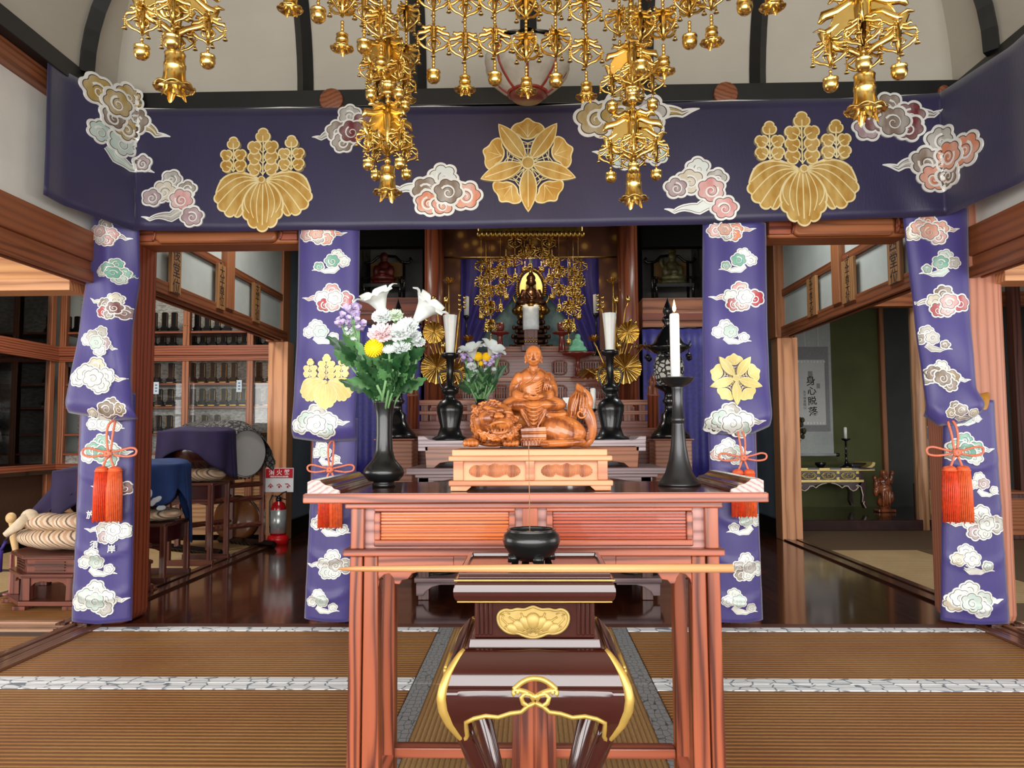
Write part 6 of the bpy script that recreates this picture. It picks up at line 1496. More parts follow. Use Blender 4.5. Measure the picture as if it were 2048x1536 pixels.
# ---- seated figures in the alcoves
def alcove_statue(px, kind, label):
    Y = 6.95; k = Y/F; zb0 = at(px, 598, Y).z; x = at(px, 598, Y).x
    ch = thing('statue_chair', 'black lacquer throne chair with curved top rail in the %s alcove' % ('left' if kind == 'red' else 'right'), 'chair', (x, Y, zb0))
    z = lambda py: (598-py)*k
    for f in (-1, 1):
        m = MB(); m.cyl((f*36*k, .12, 0), (f*36*k, .12, z(515)), .013); m.cyl((f*36*k, -.1, 0), (f*36*k, -.1, z(560)), .013); m.tube([(f*36*k,-.1,z(560)),(f*36*k,.12,z(548))], .013, 8); m.build('side_frame', BLACKL, ch)
        m = MB(); m.tube([(0,.12,z(503)),(f*18*k,.12,z(505)),(f*30*k,.12,z(516)),(f*46*k,.12,z(518)),(f*52*k,.12,z(512)),(f*48*k,.12,z(508))], .013, 8); m.build('top_rail', BLACKL, ch)
    m = MB(); m.cbox((0,.13,(z(517)+z(560))/2), (66*k, .02, z(517)-z(560))); m.build('back_panel', plain('ochre_silk_back', (120,88,40), .6, nscale=40), ch)
    m = MB(); m.cbox((0,0,z(575)), (74*k, .26, .03)); m.build('seat', BLACKL, ch)
    m = MB(); E = lambda a, py, rx, rz, ry, dy=0: m.sphere((x+a*k, Y+dy, zb0+z(py)), (rx*k, ry*k, rz*k))
    E(0,556,21,18,15); E(0,540,14,16,11); E(0,564,27,8,20,-.03); E(-15,548,7,13,8,-.02); E(15,548,7,13,8,-.02); E(0,518,8.5,10.5,8.5,-.01); E(0,553,8,5,5,-.1); E(0,572,25,5,17,-.02)
    if kind == 'gold': E(0,507,9,5,8); E(-22,530,5,10,5,-.02); E(0,500,4,5,4)
    s_ = m.build('seated_figure', plain('robe_'+kind, (88,26,22) if kind == 'red' else (86,84,52), .45, .1, var=.5, nscale=26)); remesh(s_, .008, 2)
    s_.location.z += zb0+z(575)+.016-min(v.co.z for v in s_.data.vertices)
    tag(s_, label, 'statue')
alcove_statue(768, 'red', 'small seated statue in a dark red robe in the left alcove')
alcove_statue(1346, 'gold', 'small seated crowned statue in a green and gold robe in the right alcove')
# ------------------------------------------------------------------ left room: memorial tablet cabinets
CABW = wood('cabinet_wood_x', (150,84,56), (96,48,32), 'X', 14, 4, .4, .15); CABZ = wood('cabinet_wood_z', (160,100,66), (108,62,40), 'Z', 14, 4, .4, .15)
CABY = wood('cabinet_wood_y', (150,84,56), (96,48,32), 'Y', 14, 4, .4, .15)
t = NT('silver_brocade'); t.set(.6)
n_ = t.n('ShaderNodeTexNoise', Scale=26.0, Detail=3.0); t.l(t.coords((1,1,2.4)), n_.inputs['Vector']); t.l(t.ramp(n_.outputs['Fac'], [(.35, lin((150,150,142))), (.6, lin((206,208,202)))]), t.b.inputs['Base Color']); SILB = t.m
TABB = plain('tablet_black_lacquer', (9,9,10), .4, 0, 0, spec=.25); TABG = plain('tablet_gilt', (190,150,80), .35, .8)
g = NT('cabinet_glass'); out = g.t.nodes['Material Output']; tr = g.n('ShaderNodeBsdfTransparent'); gl = g.n('ShaderNodeBsdfGlossy', Roughness=.02); mx = g.n('ShaderNodeMixShader'); fr = g.n('ShaderNodeFresnel', IOR=1.45)
g.l(fr.outputs[0], mx.inputs[0]); g.l(tr.outputs[0], mx.inputs[1]); g.l(gl.outputs[0], mx.inputs[2]); g.l(mx.outputs[0], out.inputs['Surface']); GLASS = g.m
YCB = 7.2; XCL = at(112, 800, YCB).x
def zcb(py): return at(420, py, YCB).z
Z_ = dict(top=zcb(585), a=zcb(661), b=zcb(693), beam0=zcb(711), beam1=zcb(691), c=zcb(765), d=zcb(812), e=zcb(866), low=zcb(905), base=zcb(926))
xe = -XW-.12
tc = thing('tablet_cabinet', 'wooden wall cabinet of memorial tablets across the back of the left room', 'cabinet', ((XCL+xe)/2, YCB+.2, 0))
posts = [at(px, 800, YCB).x for px in (122, 190, 260, 370, 499, 566)]
for i, x in enumerate(posts): m = MB(); m.box(x-.032, x+.032, YCB-.01, YCB+.05, .02, Z_['top']+.3); m.build('post', CABZ, tc, world=True, bevel=.004)
m = MB(); m.box(XCL, xe, YCB+.36, YCB+.38, .0, Z_['top']+.3); m.build('brocade_back', SILB, tc, world=True)
for z, h_ in ((Z_['a']-.02, .02), (Z_['b']-.02, .02), (Z_['c']-.02, .02), (Z_['d']-.02, .02), (Z_['e']-.02, .02)):
    m = MB(); m.box(XCL, xe, YCB+.02, YCB+.37, z, z+h_); m.build('shelf', CABW, tc, world=True, bevel=.003)
for z0, z1, y0 in ((Z_['beam0'], Z_['beam1'], -.03), (zcb(722), Z_['beam0'], -.018), (Z_['base']-.06, Z_['base'], -.02), (Z_['low']-.02, Z_['low'], -.0)):
    m = MB(); m.box(XCL, xe, YCB+y0, YCB+.05, z0, z1); m.build('rail', CABW, tc, world=True, bevel=.004)
m = MB(); m.box(XCL, xe, YCB+.03, YCB+.36, .02, Z_['base']-.06); m.build('base_panel', wood('base_panel_x', (186,140,96), (150,104,68), 'X', 10, 4, .5), tc, world=True)
m = MB(); m.box(XCL, xe, YCB+.05, YCB+.36, Z_['base'], Z_['low']-.02); m.build('grey_kickboard', SILB, tc, world=True)
for i in range(1, 5):
    m = MB(); m.box(posts[i]+.034, posts[i+1]-.034, YCB+.012, YCB+.016, Z_['low'], zcb(722)); m.build('glass_pane', GLASS, tc, world=True)
m = MB()
for x in (posts[3]-.012, posts[3]+.012): m.sphere((x, YCB-.012, zcb(650)), .007, 8, 6)
m.build('door_knobs', TABG, tc, world=True)
def tablet(h, label, group):
    o = thing('memorial_tablet', label, 'memorial tablet', (0,0,0), group); m = MB()
    m.cbox((0,0,.012), (.088,.06,.024)); m.cbox((0,0,.03), (.07,.05,.014)); m.cbox((0,0,.042), (.082,.056,.012)); m.cbox((0,0,.054), (.06,.046,.014)); m.build('base', TABB, o, bevel=.003)
    m = MB(); w_ = .029; pts = [(-w_,.06),(w_,.06),(w_,h-.012),(w_*.8,h-.003),(0,h),(-w_*.8,h-.003),(-w_,h-.012)]; m.prism(pts, -.011, .011); sl = m.build('slab', TABB, o, bevel=.002)
    m = MB()
    for s_ in (-1, 1): m.box(s_*w_*.86-.0012, s_*w_*.86+.0012, -.0125, -.0105, .064, h-.014)
    m.cbox((0,-.031,.012), (.06,.004,.008)); m.build('gilt_line', TABG, sl)
    return o
GT = 'memorial tablets on the '
def row(proto, xs, zkey, where, Y=YCB+.17):
    for i, px in enumerate(xs):
        p = at(px, 800, Y); o = dup(proto, (p.x, Y, Z_[zkey]+.0005), 'black memorial tablet standing on the '+where, 0, GT+where)
pt = tablet(.205, 'black memorial tablet standing on the top shelf of the back cabinet', GT+'top shelf of the back cabinet'); pt.location = (at(305, 800, YCB+.17).x, YCB+.17, Z_['a']+.0005)
row(pt, (326, 345, 392, 412, 432, 452), 'a', 'top shelf of the back cabinet')
p2 = tablet(.125, 'small black memorial tablet on the shelf just above the cabinet beam', GT+'shelf just above the beam'); p2.location = (at(303, 800, YCB+.17).x, YCB+.17, Z_['b']+.0005)
for px in (323, 343, 385, 404, 424, 445, 466, 487, 514, 534): dup(p2, (at(px, 800, YCB+.17).x, YCB+.17, Z_['b']+.0005))
row(pt, (292, 313, 341, 384, 404, 425, 447, 467, 517, 541), 'c', 'upper lower-cabinet shelf behind the drum cloth')
p3 = tablet(.175, 'black memorial tablet on the second shelf of the lower back cabinet', GT+'second lower shelf'); p3.location = (at(298, 800, YCB+.17).x, YCB+.17, Z_['d']+.0005)
for px in (319, 341, 385, 404, 425, 448, 468, 487, 514, 536): dup(p3, (at(px, 800, YCB+.17).x, YCB+.17, Z_['d']+.0005))
row(p3, (296, 318, 340, 385, 410, 435), 'e', 'third shelf of the lower back cabinet')
row(p3, (132, 150, 168), 'd', 'second shelf behind the far left drape'); row(p3, (132, 150, 168), 'c', 'first lower shelf behind the far left drape')
row(p3, (132, 150, 168), 'a', 'upper shelf behind the far left drape')
for px, py, w_ in ((312, 776, .05), (478, 772, .05)):
    p = at(px, py-12, YCB+.0); q = at(px, py+12, YCB+.0); o = thing('paper_slip', 'pale blue paper slip on the back cabinet glass, %s' % ('near the far left drape' if px < 400 else 'above the big drum'), 'paper', (p.x, YCB+.006, q.z))
    m = MB(); m.box(p.x-w_/2, p.x+w_/2, YCB+.006, YCB+.009, q.z, p.z); m.build('slip', plain('pale_slip', (196,212,224), .7, var=.04), o, world=True); m = MB()
    for j in range(3): m.box(p.x-w_*.2, p.x+w_*.2, YCB+.004, YCB+.006, lerp(q.z, p.z, .2+.25*j), lerp(q.z, p.z, .3+.25*j))
    m.build('ink_marks', plain('slip_ink', (90,100,120), .7), o, world=True)
# the cabinet on the left wall
tl = thing('tablet_cabinet', 'glazed wooden cabinet of memorial tablets along the left wall of the left room', 'cabinet', (XCL-.2, 6.0, 0))
Y0c, Y1c = 4.3, YCB
for y in (4.33, 5.3, 6.25, 7.12): m = MB(); m.box(XCL-.05, XCL+.01, y-.035, y+.035, .02, Z_['top']+.3); m.build('post', CABZ, tl, world=True, bevel=.004)
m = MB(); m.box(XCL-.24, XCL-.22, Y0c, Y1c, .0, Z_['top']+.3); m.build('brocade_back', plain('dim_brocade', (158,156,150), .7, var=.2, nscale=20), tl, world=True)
for zk in 'abcde': m = MB(); m.box(XCL-.37, XCL-.02, Y0c, Y1c, Z_[zk]-.02, Z_[zk]); m.build('shelf', DARK_X, tl, world=True)
for z0, z1 in ((Z_['beam0'], Z_['beam1']), (Z_['base']-.06, Z_['base']), (zcb(722), Z_['beam0'])):
    m = MB(); m.box(XCL-.05, XCL+.03, Y0c, Y1c, z0, z1); m.build('rail', CABY, tl, world=True, bevel=.004)
m = MB(); m.box(XCL-.06, XCL+.04, Y0c, Y1c, Z_['base']-.09, Z_['base']-.055); m.build('black_rail', BLACKL, tl, world=True)
m = MB(); m.box(XCL-.36, XCL-.03, Y0c, Y1c, .02, Z_['base']-.09); m.build('base_panel', plain('dark_brown_panel', (66,44,32), .6), tl, world=True)
for a, b in ((5.34, 6.21), (6.29, 7.08)): m = MB(); m.box(XCL-.018, XCL-.014, a, b, Z_['base'], Z_['top']+.2); m.build('glass_pane', GLASS, tl, world=True)
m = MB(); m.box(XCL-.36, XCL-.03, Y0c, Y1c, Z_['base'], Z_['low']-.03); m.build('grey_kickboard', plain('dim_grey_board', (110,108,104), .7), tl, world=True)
for zk, nm in (('a', 'top shelf of the left wall cabinet'), ('b', 'shelf above the beam of the left wall cabinet'), ('c', 'first lower shelf of the left wall cabinet'), ('d', 'second lower shelf of the left wall cabinet'), ('e', 'third lower shelf of the left wall cabinet')):
    for i in range(8):
        dup(p2 if zk == 'b' else pt if zk == 'a' else p3, (XCL-.10, 6.46+i*.088, Z_[zk]+.0005), 'black memorial tablet on the '+nm, PI/2, GT+nm)
m = MB(); m.box(XCL-.6, XCL-.4, 4.0, 7.8, 0, 3.1); struct('wall_left', m, PLASTERG)
m = MB(); m.box(XCL-.4, -XW-.1, YCB+.39, YCB+.45, 0, 3.1); struct('wall_back', m, PLASTERG)
# ------------------------------------------------------------------ name plaques hanging on the transoms
PLQ = wood('plaque_wood', (172,124,78), (130,88,52), 'Z', 12, 4, .55); INKT = plain('ink_black', (22,18,16), .7)
def plaque(pxs, pys, sx, txt, label, size, xi):
    c0 = onX((pxs[0]+pxs[1])/2, pys[0], xi); c1 = onX((pxs[0]+pxs[1])/2, pys[1], xi); w_ = abs(onX(pxs[0], pys[0], xi).y-onX(pxs[1], pys[0], xi).y)
    w_ = max(.10, min(w_, .2)); h = c0.z-c1.z; o = thing('name_plaque', label, 'plaque', (xi, c0.y, c1.z)); d = -sx*.024
    m = MB(); m.box(xi, xi+d, c0.y-w_/2, c0.y+w_/2, c1.z, c0.z); m.build('board', PLQ, o, world=True, bevel=.004)
    m = MB(); m.tube([(xi+d*.5, c0.y, c0.z), (xi+d*.5, c0.y, c0.z+.03)], .004, 6); m.build('hook', BLACKL, o, world=True)
    M = frame((xi+d*1.03, c0.y, (c0.z+c1.z)/2), (0, -sx, 0), (0, 0, 1)) if sx > 0 else frame((xi+d*1.03, c0.y, (c0.z+c1.z)/2), (0, 1, 0), (0, 0, 1))
    textmesh('\n'.join(txt), size, M, INKT, 'brush_writing', o, .0003, line=.82 if len(txt) > 3 else 1.0)
xl = -(XW+.06)+.05; xr = XW+.06-.05
plaque((337, 357), (498, 588), -1, '後堂位', 'wooden name plaque with three brushed characters on the left transom, nearest the viewer', .105, xl)
plaque((431, 446), (530, 620), -1, '大平尊位', 'middle wooden name plaque on the left transom beside the post', .085, xl)
plaque((503, 516), (568, 646), -1, '玄平大位', 'farthest wooden name plaque on the left transom', .085, xl)
plaque((1780, 1806), (478, 568), 1, '西堂位', 'wooden name plaque with three large brushed characters on the right transom, nearest the viewer', .105, xr)
plaque((1688, 1712), (518, 606), 1, '丈平尊大位', 'middle wooden name plaque on the right transom beside the post', .075, xr)
plaque((1618, 1636), (555, 634), 1, '玄平尊大位', 'farthest wooden name plaque on the right transom', .075, xr)
# ------------------------------------------------------------------ wooden fish drums, cushions, stands
t = NT('striped_cushion'); t.set(.8)
w_ = t.n('ShaderNodeTexWave', Scale=7.0, Distortion=.5); t.l(t.coords((1,1,1.2), (.3,.5,.4)), w_.inputs['Vector'])
t.l(t.ramp(w_.outputs['Fac'], [(.03, lin((120,92,76))), (.10, lin((222,202,172))), (.6, lin((232,216,188))), (.9, lin((206,168,136)))]), t.b.inputs['Base Color']); STRIPE = t.m
STD = wood('reddish_stand', (118,66,52), (70,36,30), 'X', 12, 4, .35, .25); STDZ = wood('reddish_stand_z', (118,66,52), (70,36,30), 'Z', 12, 4, .35, .25)
FISH = plain('dark_lacquered_fish', (52,22,20), .25, 0, .4, var=.3)
def cushion(c, rx, rz, label, tied=False):
    o = thing('drum_cushion', label, 'cushion', c); m = MB(); n, k = 40, 12
    def f(u, v):
        a = 2*PI*u; b = -PI/2+PI*v; rr = rx*(math.cos(b) if abs(math.cos(b)) > 1e-4 else 0)**.55; return (rr*math.cos(a), rr*math.sin(a)*.95, rz+rz*math.sin(b)*(.75 if b > 0 else 1)*(1-.12*math.sin(5*a)**2))
    m.grid(f, n, k); m.build('cover', STRIPE, o)
    if tied:
        m = MB(); 
        for s_ in (-1, 1): m.sphere((s_*rx*.2, -rx*.55, rz*2.0), (rx*.45, rx*.42, rz*.62), 18, 10)
        m.build('upper_roll', STRIPE, o); m = MB(); m.tube([(-rx*.45,-rx*.82,rz*2.45),(-rx*.5,-rx*.98,rz*1.9),(-rx*.66,-rx*1.03,rz*1.35)], [.03,.028,.016], 8); m.sphere((-rx*.44,-rx*.78,rz*2.4), .045, 10, 8); m.build('knot', plain('cream_cloth', (224,206,176), .8), o)
    return o
def poly_stand(c, r, h, label, n=8, panels=True):
    o = thing('drum_stand', label, 'stand', c); rot = PI/n; P = lambda q, dz=0: [(q*math.cos(rot+2*PI*k/n), q*math.sin(rot+2*PI*k/n)) for k in range(n)]
    m = MB(); m.prism(P(r*1.0), h-.02, h, 'z'); m.prism(P(r*.92), h-.10, h-.02, 'z'); m.prism(P(r*1.02), h-.12, h-.10, 'z'); m.build('top_box', STD, o, bevel=.004)
    m = MB(); m.prism(P(r*1.04), .02, .045, 'z'); m.build('base_ring', STD, o, bevel=.004)
    for k in range(n):
        a = rot+2*PI*k/n; x, y = r*.9*math.cos(a), r*.9*math.sin(a); m = MB(); m.taper((x,y,.045), (.055,.055), (x,y,h-.12), (.05,.05)); m.cbox((x*1.08,y*1.08,.01), (.07,.07,.02)); m.build('leg', STDZ, o, bevel=.004)
        b = rot+2*PI*(k+.5)/n; cx_, cy_ = r*.925*math.cos(PI/n)*math.cos(b), r*.925*math.cos(PI/n)*math.sin(b)
        M = Matrix.Translation((cx_, cy_, 0)) @ Matrix.Rotation(b+PI/2, 4, 'Z'); L = 2*r*.92*math.sin(PI/n)*.32; m = MB()
        for j in range(4): m.cbox((0,0,h-.083+j*.015), (L*2,.014,.007), M=M)
        m.build('slatted_panel', DARK_X, o)
        m = MB(); arch = [(-L*1.2,h-.12),(L*1.2,h-.12),(L*1.2,h-.17),(L*.95,h-.15),(L*.5,h-.14),(0,h-.145),(-L*.5,h-.14),(-L*.95,h-.15),(-L*1.2,h-.17)]; m.prism(arch, -.008, .008, M=M); m.build('arched_apron', STD, o)
    return o
xb = -2.66; yb2 = 4.56
poly_stand((xb, yb2, 0), .37, .29, 'octagonal red-brown wooden stand at the left carrying the big striped cushion')
cushion((xb, yb2, .2905), .35, .085, 'big cream striped cushion with a tied roll on the octagonal stand', True)
m = MB(); z0 = .2905+.085*1.7
m.sphere((xb+.08, yb2+.02, z0+.17), (.2,.2,.15), 24, 14); m.tube([(xb-.08, yb2, z0+.2), (xb-.16, yb2-.02, z0+.14), (xb-.14, yb2-.02, z0+.08)], [.04,.03,.025], 8)
o = m.build('wooden_fish_drum', FISH); tag(o, 'big dark wooden fish drum under the purple cloth at far left', 'drum')
PURC = plain('plain_purple_cloth', (34,22,62), .8, sheen=0, var=.2, nscale=8)
def cover(name, label, cat, c, rx, ry, top, drops, mat, n=48, parts=None):
    """cloth laid over a round drum; drops: hanging length by angle"""
    o = thing(name, label, cat, c); m = MB()
    def f(u, v):
        a = 2*PI*u; L = drops(a); c_, s_ = math.cos(a), math.sin(a); sq = (abs(c_)**3.2+abs(s_)**3.2)**(-1/3.2)
        if v < .4: q = v/.4; r = q*sq*.98; z = -.10*top*q**4+.012*math.sin(3*a)*q
        else:
            q = (v-.4)/.6; cor = abs(math.sin(2*a))**3; r = sq*(1+.05*q)+(.07*math.sin(9*a+1)+.05*math.sin(5*a))*q*(.4+.6*q); z = -.10*top-(top*.5+L+.10*cor)*(q**1.15)
        return (rx*r*c_, ry*r*s_, top+z)
    m.grid(f, n*2, 22); m.build('cloth', mat, o, solid=.003); return o
zt0 = z0+.43
o = cover('drum_cover', 'purple cloth with a tassel thrown over the big fish drum at far left', 'cloth', (xb+.08, yb2+.02, z0+.06), .225, .225, .28, lambda a: .02+.10*max(0, math.cos(a-PI*1.2))**3, PURC)
m = MB(); c = (-.29, -.2, .2); m.grid(lambda u, v: (lerp(-.21, -.02, u)-.19*v*(1-u)-.02*v, -.12-.2*v*.6-.03*math.sin(u*6), .17-.32*v*(1-.85*u)), 12, 12); m.build('hanging_corner', PURC, o, solid=.003)
m = MB(); m.tube([(-.40,-.24,-.14),(-.42,-.25,-.19)], .008, 6); m.tube([(-.42,-.25,-.19),(-.425,-.255,-.21),(-.43,-.26,-.31)], [.014,.018,.024], 10); m.build('tassel', plain('purple_tassel', (58,40,130), .6), o)
# mallet in its box
c = onZ(40, 1187, 0); o = thing('mallet_box', 'small reddish wooden box holding the mallet beside the octagonal stand', 'box', tuple(c)); m = MB()
for a in (-1, 1): m.cbox((a*.036,0,.12), (.012,.09,.24)); m.cbox((0,a*.04,.07), (.07,.01,.14))
m.cbox((0,0,.006), (.13,.13,.012)); m.build('body', wood('pinkish_box', (176,112,112), (120,70,70), 'Z', 12, 4, .4), o, bevel=.003)
a = V(c)+V((.0,0,.05)); b = at(22, 1036, c.y); m = MB(); m.tube([a, lerp(a, b, .3), lerp(a, b, .5), lerp(a, b, .7), lerp(a, b, .86), lerp(a, b, .93)], [.014,.017,.016,.022,.016,.017], 12); m.sphere(b, (.03,.03,.034), 14, 10)
tag(m.build('mallet', plain('pale_mallet_wood', (226,190,134), .5)), 'pale wooden mallet with a round head leaning in its box at far left', 'mallet')
# second drum under blue cloth
BLUE = plain('dyed_blue_cloth', (24,54,108), .8, sheen=0, var=.3, nscale=5)
xs2, ys2 = -2.55, 5.12
def leg_stand(c, w_, d, h, label, mat=STD):
    o = thing('drum_stand', label, 'stand', c); m = MB(); m.cbox((0,0,h-.012), (w_+.03, d+.03, .024)); m.build('top', mat, o, bevel=.004)
    m = MB(); m.cbox((0,0,h-.075), (w_-.02, d-.02, .10)); m.build('panel_box', plain('dark_red_panel', (70,22,24), .35, 0, .3), o)
    for sx in (-1, 1):
        for sy in (-1, 1): m = MB(); m.cbox((sx*w_/2, sy*d/2, h/2), (.035,.035,h-.03)); m.build('leg', STDZ, o, bevel=.003)
    for y_ in (-d/2, d/2):
        m = MB(); m.cbox((0,y_,h-.13), (w_,.03,.02)); m.build('cross_rail', mat, o, bevel=.003)
        m = MB(); m.cbox((0,y_,.02), (w_+.05,.04,.04)); m.build('cross_rail', mat, o, bevel=.003)
    m = MB(); m.prism([(-w_/2,h-.14),(w_/2,h-.14),(w_/2,h-.18),(w_*.36,h-.16),(w_*.2,h-.15),(0,h-.155),(-w_*.2,h-.15),(-w_*.36,h-.16),(-w_/2,h-.18)], -d/2-.008, -d/2+.008); m.build('apron', mat, o)
    return o
leg_stand((xs2, ys2, 0), .36, .34, .38, 'low dark stand under the blue-covered drum', DARK_X)
cushion((xs2, ys2, .3805), .21, .05, 'striped cushion under the blue-covered drum')
m = MB(); m.sphere((xs2, ys2, .3805+.085+.135), (.19,.18,.15), 22, 12); tag(m.build('wooden_fish_drum', FISH), 'wooden fish drum hidden under the blue cloth', 'drum')
o = cover('drum_cover', 'blue cloth with white dyed motifs draped over the middle fish drum', 'cloth', (xs2, ys2, .50), .23, .22, .29, lambda a: .05+.22*max(0, math.sin(2*a+.6))**2+.06*math.sin(3*a), BLUE)
m = MB()
for k in range(4): a = -PI/2+.45+k*.09; r = .265; m.sphere((r*math.cos(a), r*math.sin(a), .08-.035*(k % 2)-.02*k), (.018,.006,.03), 8, 6, rot=Euler((0,.5*k,a+PI/2)))
m.build('white_motif', plain('undyed_white', (214,220,226), .7), o)
# third drum under purple cloth
c = onZ(386, 1130, 0); xs3, ys3 = c.x-.02, c.y+.12
leg_stand((xs3, ys3, 0), .31, .30, .60, 'tall red-brown stand with a dark red panel under the purple-covered drum')
cushion((xs3, ys3, .6005), .20, .06, 'striped cushion under the purple-covered drum')
m = MB(); m.sphere((xs3+.0, ys3, .6005+.10+.14), (.2,.18,.155), 22, 12); tag(m.build('wooden_fish_drum', FISH), 'glossy dark red fish drum peeping out under the purple cloth', 'drum')
cover('drum_cover', 'dark purple cloth draped over the fish drum on the tall stand', 'cloth', (xs3-.03, ys3+.02, .75), .26, .22, .26, lambda a: .01+.22*max(0, math.cos(a-.1))**4+.14*max(0, math.cos(a-PI))**4, PURC)
# ------------------------------------------------------------------ big drum with patterned cover
dc = at(444, 905, 6.45); ax = V((.86,-.51,0)).normalized(); sd = V((0,0,1)).cross(ax).normalized()
dr = thing('big_drum', 'big barrel drum with a pale skin head and black tacks under the patterned cloth', 'drum', (dc.x, dc.y, .50)); RD = .205; LD = .31
def dp(t, a, r): return dc+ax*t+(sd*math.cos(a)+V((0,0,1))*math.sin(a))*r
m = MB(); m.grid(lambda u, v: dp(lerp(-LD, LD, v), 2*PI*u, RD*(1+.16*(1-(2*v-1)**2))), 40, 12); m.build('barrel', plain('drum_barrel', (58,20,20), .3, 0, .3), dr, world=True)
for s_ in (1, -1):
    m = MB(); m.grid(lambda u, v: dp(s_*(LD+.004), 2*PI*u, RD*.93*v), 40, 3); m.build('skin_head', plain('drum_skin', (172,170,166), .7, var=.05, nscale=6), dr, world=True)
    m = MB(); m.grid(lambda u, v: dp(s_*lerp(LD-.05, LD+.004, v), 2*PI*u, RD*(1.0+.035-.09*v**3)), 48, 5); srm = m.build('skin_rim', plain('drum_rim', (224,220,208), .6), dr, world=True)
    m = MB()
    for k in range(64): m.sphere(dp(s_*(LD-.012-.022*(k % 2)), 2*PI*k/64, RD*1.03), .0085, 6, 5)
    m.build('tacks', BLACKL, srm, world=True)
t = NT('paisley_cloth'); t.set(.75); co_ = t.coords()
v1 = t.n('ShaderNodeTexVoronoi', Scale=22.0); v1.feature = 'DISTANCE_TO_EDGE'; t.l(co_, v1.inputs['Vector']); v2 = t.n('ShaderNodeTexVoronoi', Scale=60.0); v2.feature = 'DISTANCE_TO_EDGE'; t.l(co_, v2.inputs['Vector'])
mm = t.n('ShaderNodeMath', operation='MINIMUM'); sq_ = t.n('ShaderNodeMath', operation='MULTIPLY'); sq_.inputs[1].default_value = 1.6; t.l(v2.outputs['Distance'], sq_.inputs[0]); t.l(v1.outputs['Distance'], mm.inputs[0]); t.l(sq_.outputs[0], mm.inputs[1])
t.l(t.ramp(mm.outputs[0], [(.05, lin((26,26,28))), (.14, lin((120,118,116)))]), t.b.inputs['Base Color'])
cl = thing('drum_cover', 'dark grey patterned cloth spread over the big drum', 'cloth', (dc.x, dc.y, dc.z))
def dcv(u, v):
    a = lerp(-.95, PI+1.0, v); t_ = lerp(-LD-.12, LD+.03+.05*max(0, (v-.55))*2, u); r = RD*1.2*(1+.13*(1-(2*u-1)**2))+.012*math.sin(v*17+u*5)
    p = dp(t_, a, r)
    if a < 0: p = dp(t_, 0, r)+V((0,0,-1))*(-a*r*.42)+sd*.02*math.sin(u*14)
    if a > PI: p = dp(t_, PI, r)+V((0,0,-1))*((a-PI)*r*(.25+1.4*(1-u)))+sd*.02*math.sin(u*11)
    if u > .86: p = p-V((0,0,1))*(.5*(u-.86))
    return p
m = MB(); m.grid(dcv, 40, 50); m.build('cloth', t.m, cl, world=True, solid=.003)
bs_ = thing('big_drum_stand', 'dark red wooden frame stand holding the big drum', 'stand', (dc.x, dc.y, 0)); zz = dc.z-RD*1.16
for tx in (-.2, .2):
    for s_ in (-1, 1):
        p = dc+ax*tx+sd*s_*.262; m = MB(); m.box(p.x-.02, p.x+.02, p.y-.02, p.y+.02, .04, zz+.16); m.build('post', STDZ, bs_, world=True, bevel=.004)
    a, b = dc+ax*tx-sd*.262, dc+ax*tx+sd*.262
    for z in (zz-.03, .42, .2): m = MB(); m.tube([(a.x,a.y,z),(b.x,b.y,z)], .022, 4, smooth=False); m.build('cross_bar', STD, bs_, world=True)
for s_ in (-1, 1):
    a, b = dc-ax*.36+sd*s_*.262, dc+ax*.36+sd*s_*.262; m = MB(); m.tube([(a.x,a.y,.03),(b.x,b.y,.03)], .03, 4, smooth=False); m.build('foot', BLACKL, bs_, world=True)
# round brown drum shell behind the extinguisher
c = at(545, 1030, 7.02); o = thing('hand_drum', 'round brown drum shell leaning by the post behind the fire extinguisher', 'drum', (c.x-.28, 6.9, .205)); m = MB()
m.lathe([(.17,-.06),(.2,-.03),(.2,.03),(.17,.06)], n=36, M=Matrix.Rotation(PI/2-.25, 4, 'X')); m.build('shell', plain('brown_shell', (120,72,36), .4, 0, .2), o)
m = MB(); m.tube([V((.202*math.cos(k*PI/18), .0, .202*math.sin(k*PI/18))) for k in range(36)], .008, 6, closed=True); m.build('hoop', BLACKL, o)
# ------------------------------------------------------------------ fire extinguisher and its sign
Y = 6.62; c = onZ(556, 1087, 0); k = c.y/F
fe = thing('fire_extinguisher', 'red fire extinguisher with silver label on the board floor', 'fire extinguisher', (c.x, c.y, .0005)); RED = plain('extinguisher_red', (176,18,28), .25, 0, .5, var=.06)
hh = lambda py: (1087-py)*k
m = MB(); m.lathe([(0,0),(20*k,0),(20*k,hh(1072)),(16*k,hh(1070))], n=28); m.build('base_holder', plain('holder_red', (216,24,30), .35), fe)
m = MB(); m.lathe([(15*k,hh(1072)),(15*k,hh(1018)),(12*k,hh(1008)),(5*k,hh(1003)),(4*k,hh(998))], n=28); cyl_ = m.build('cylinder', RED, fe)
m = MB(); m.lathe([(15.3*k,hh(1066)),(15.3*k,hh(1020))], n=28); m.build('silver_label', plain('silver_label', (196,204,204), .3, .5), cyl_)
m = MB(); m.lathe([(5*k,hh(1004)),(6*k,hh(1000)),(4*k,hh(994)),(0,hh(992))], n=14); m.tube([(-2*k,0,hh(995)),(10*k,-.01,hh(986)),(17*k,-.01,hh(984))], .006, 6); m.tube([(-2*k,0,hh(993)),(9*k,-.01,hh(998)),(15*k,-.01,hh(1000))], .006, 6); m.build('lever', BLACKI, fe)
m = MB(); m.tube([(-4*k,0,hh(994)),(-13*k,0,hh(992)),(-18*k,0,hh(1004)),(-17*k,0,hh(1050)),(-16*k,0,hh(1066))], .007, 8); m.build('hose', BLACKL, fe)
Ys = 6.895; a, b = at(531, 936, Ys), at(587, 984, Ys); sg = thing('extinguisher_sign', 'white sign with a red panel above the fire extinguisher', 'sign', ((a.x+b.x)/2, Ys, b.z))
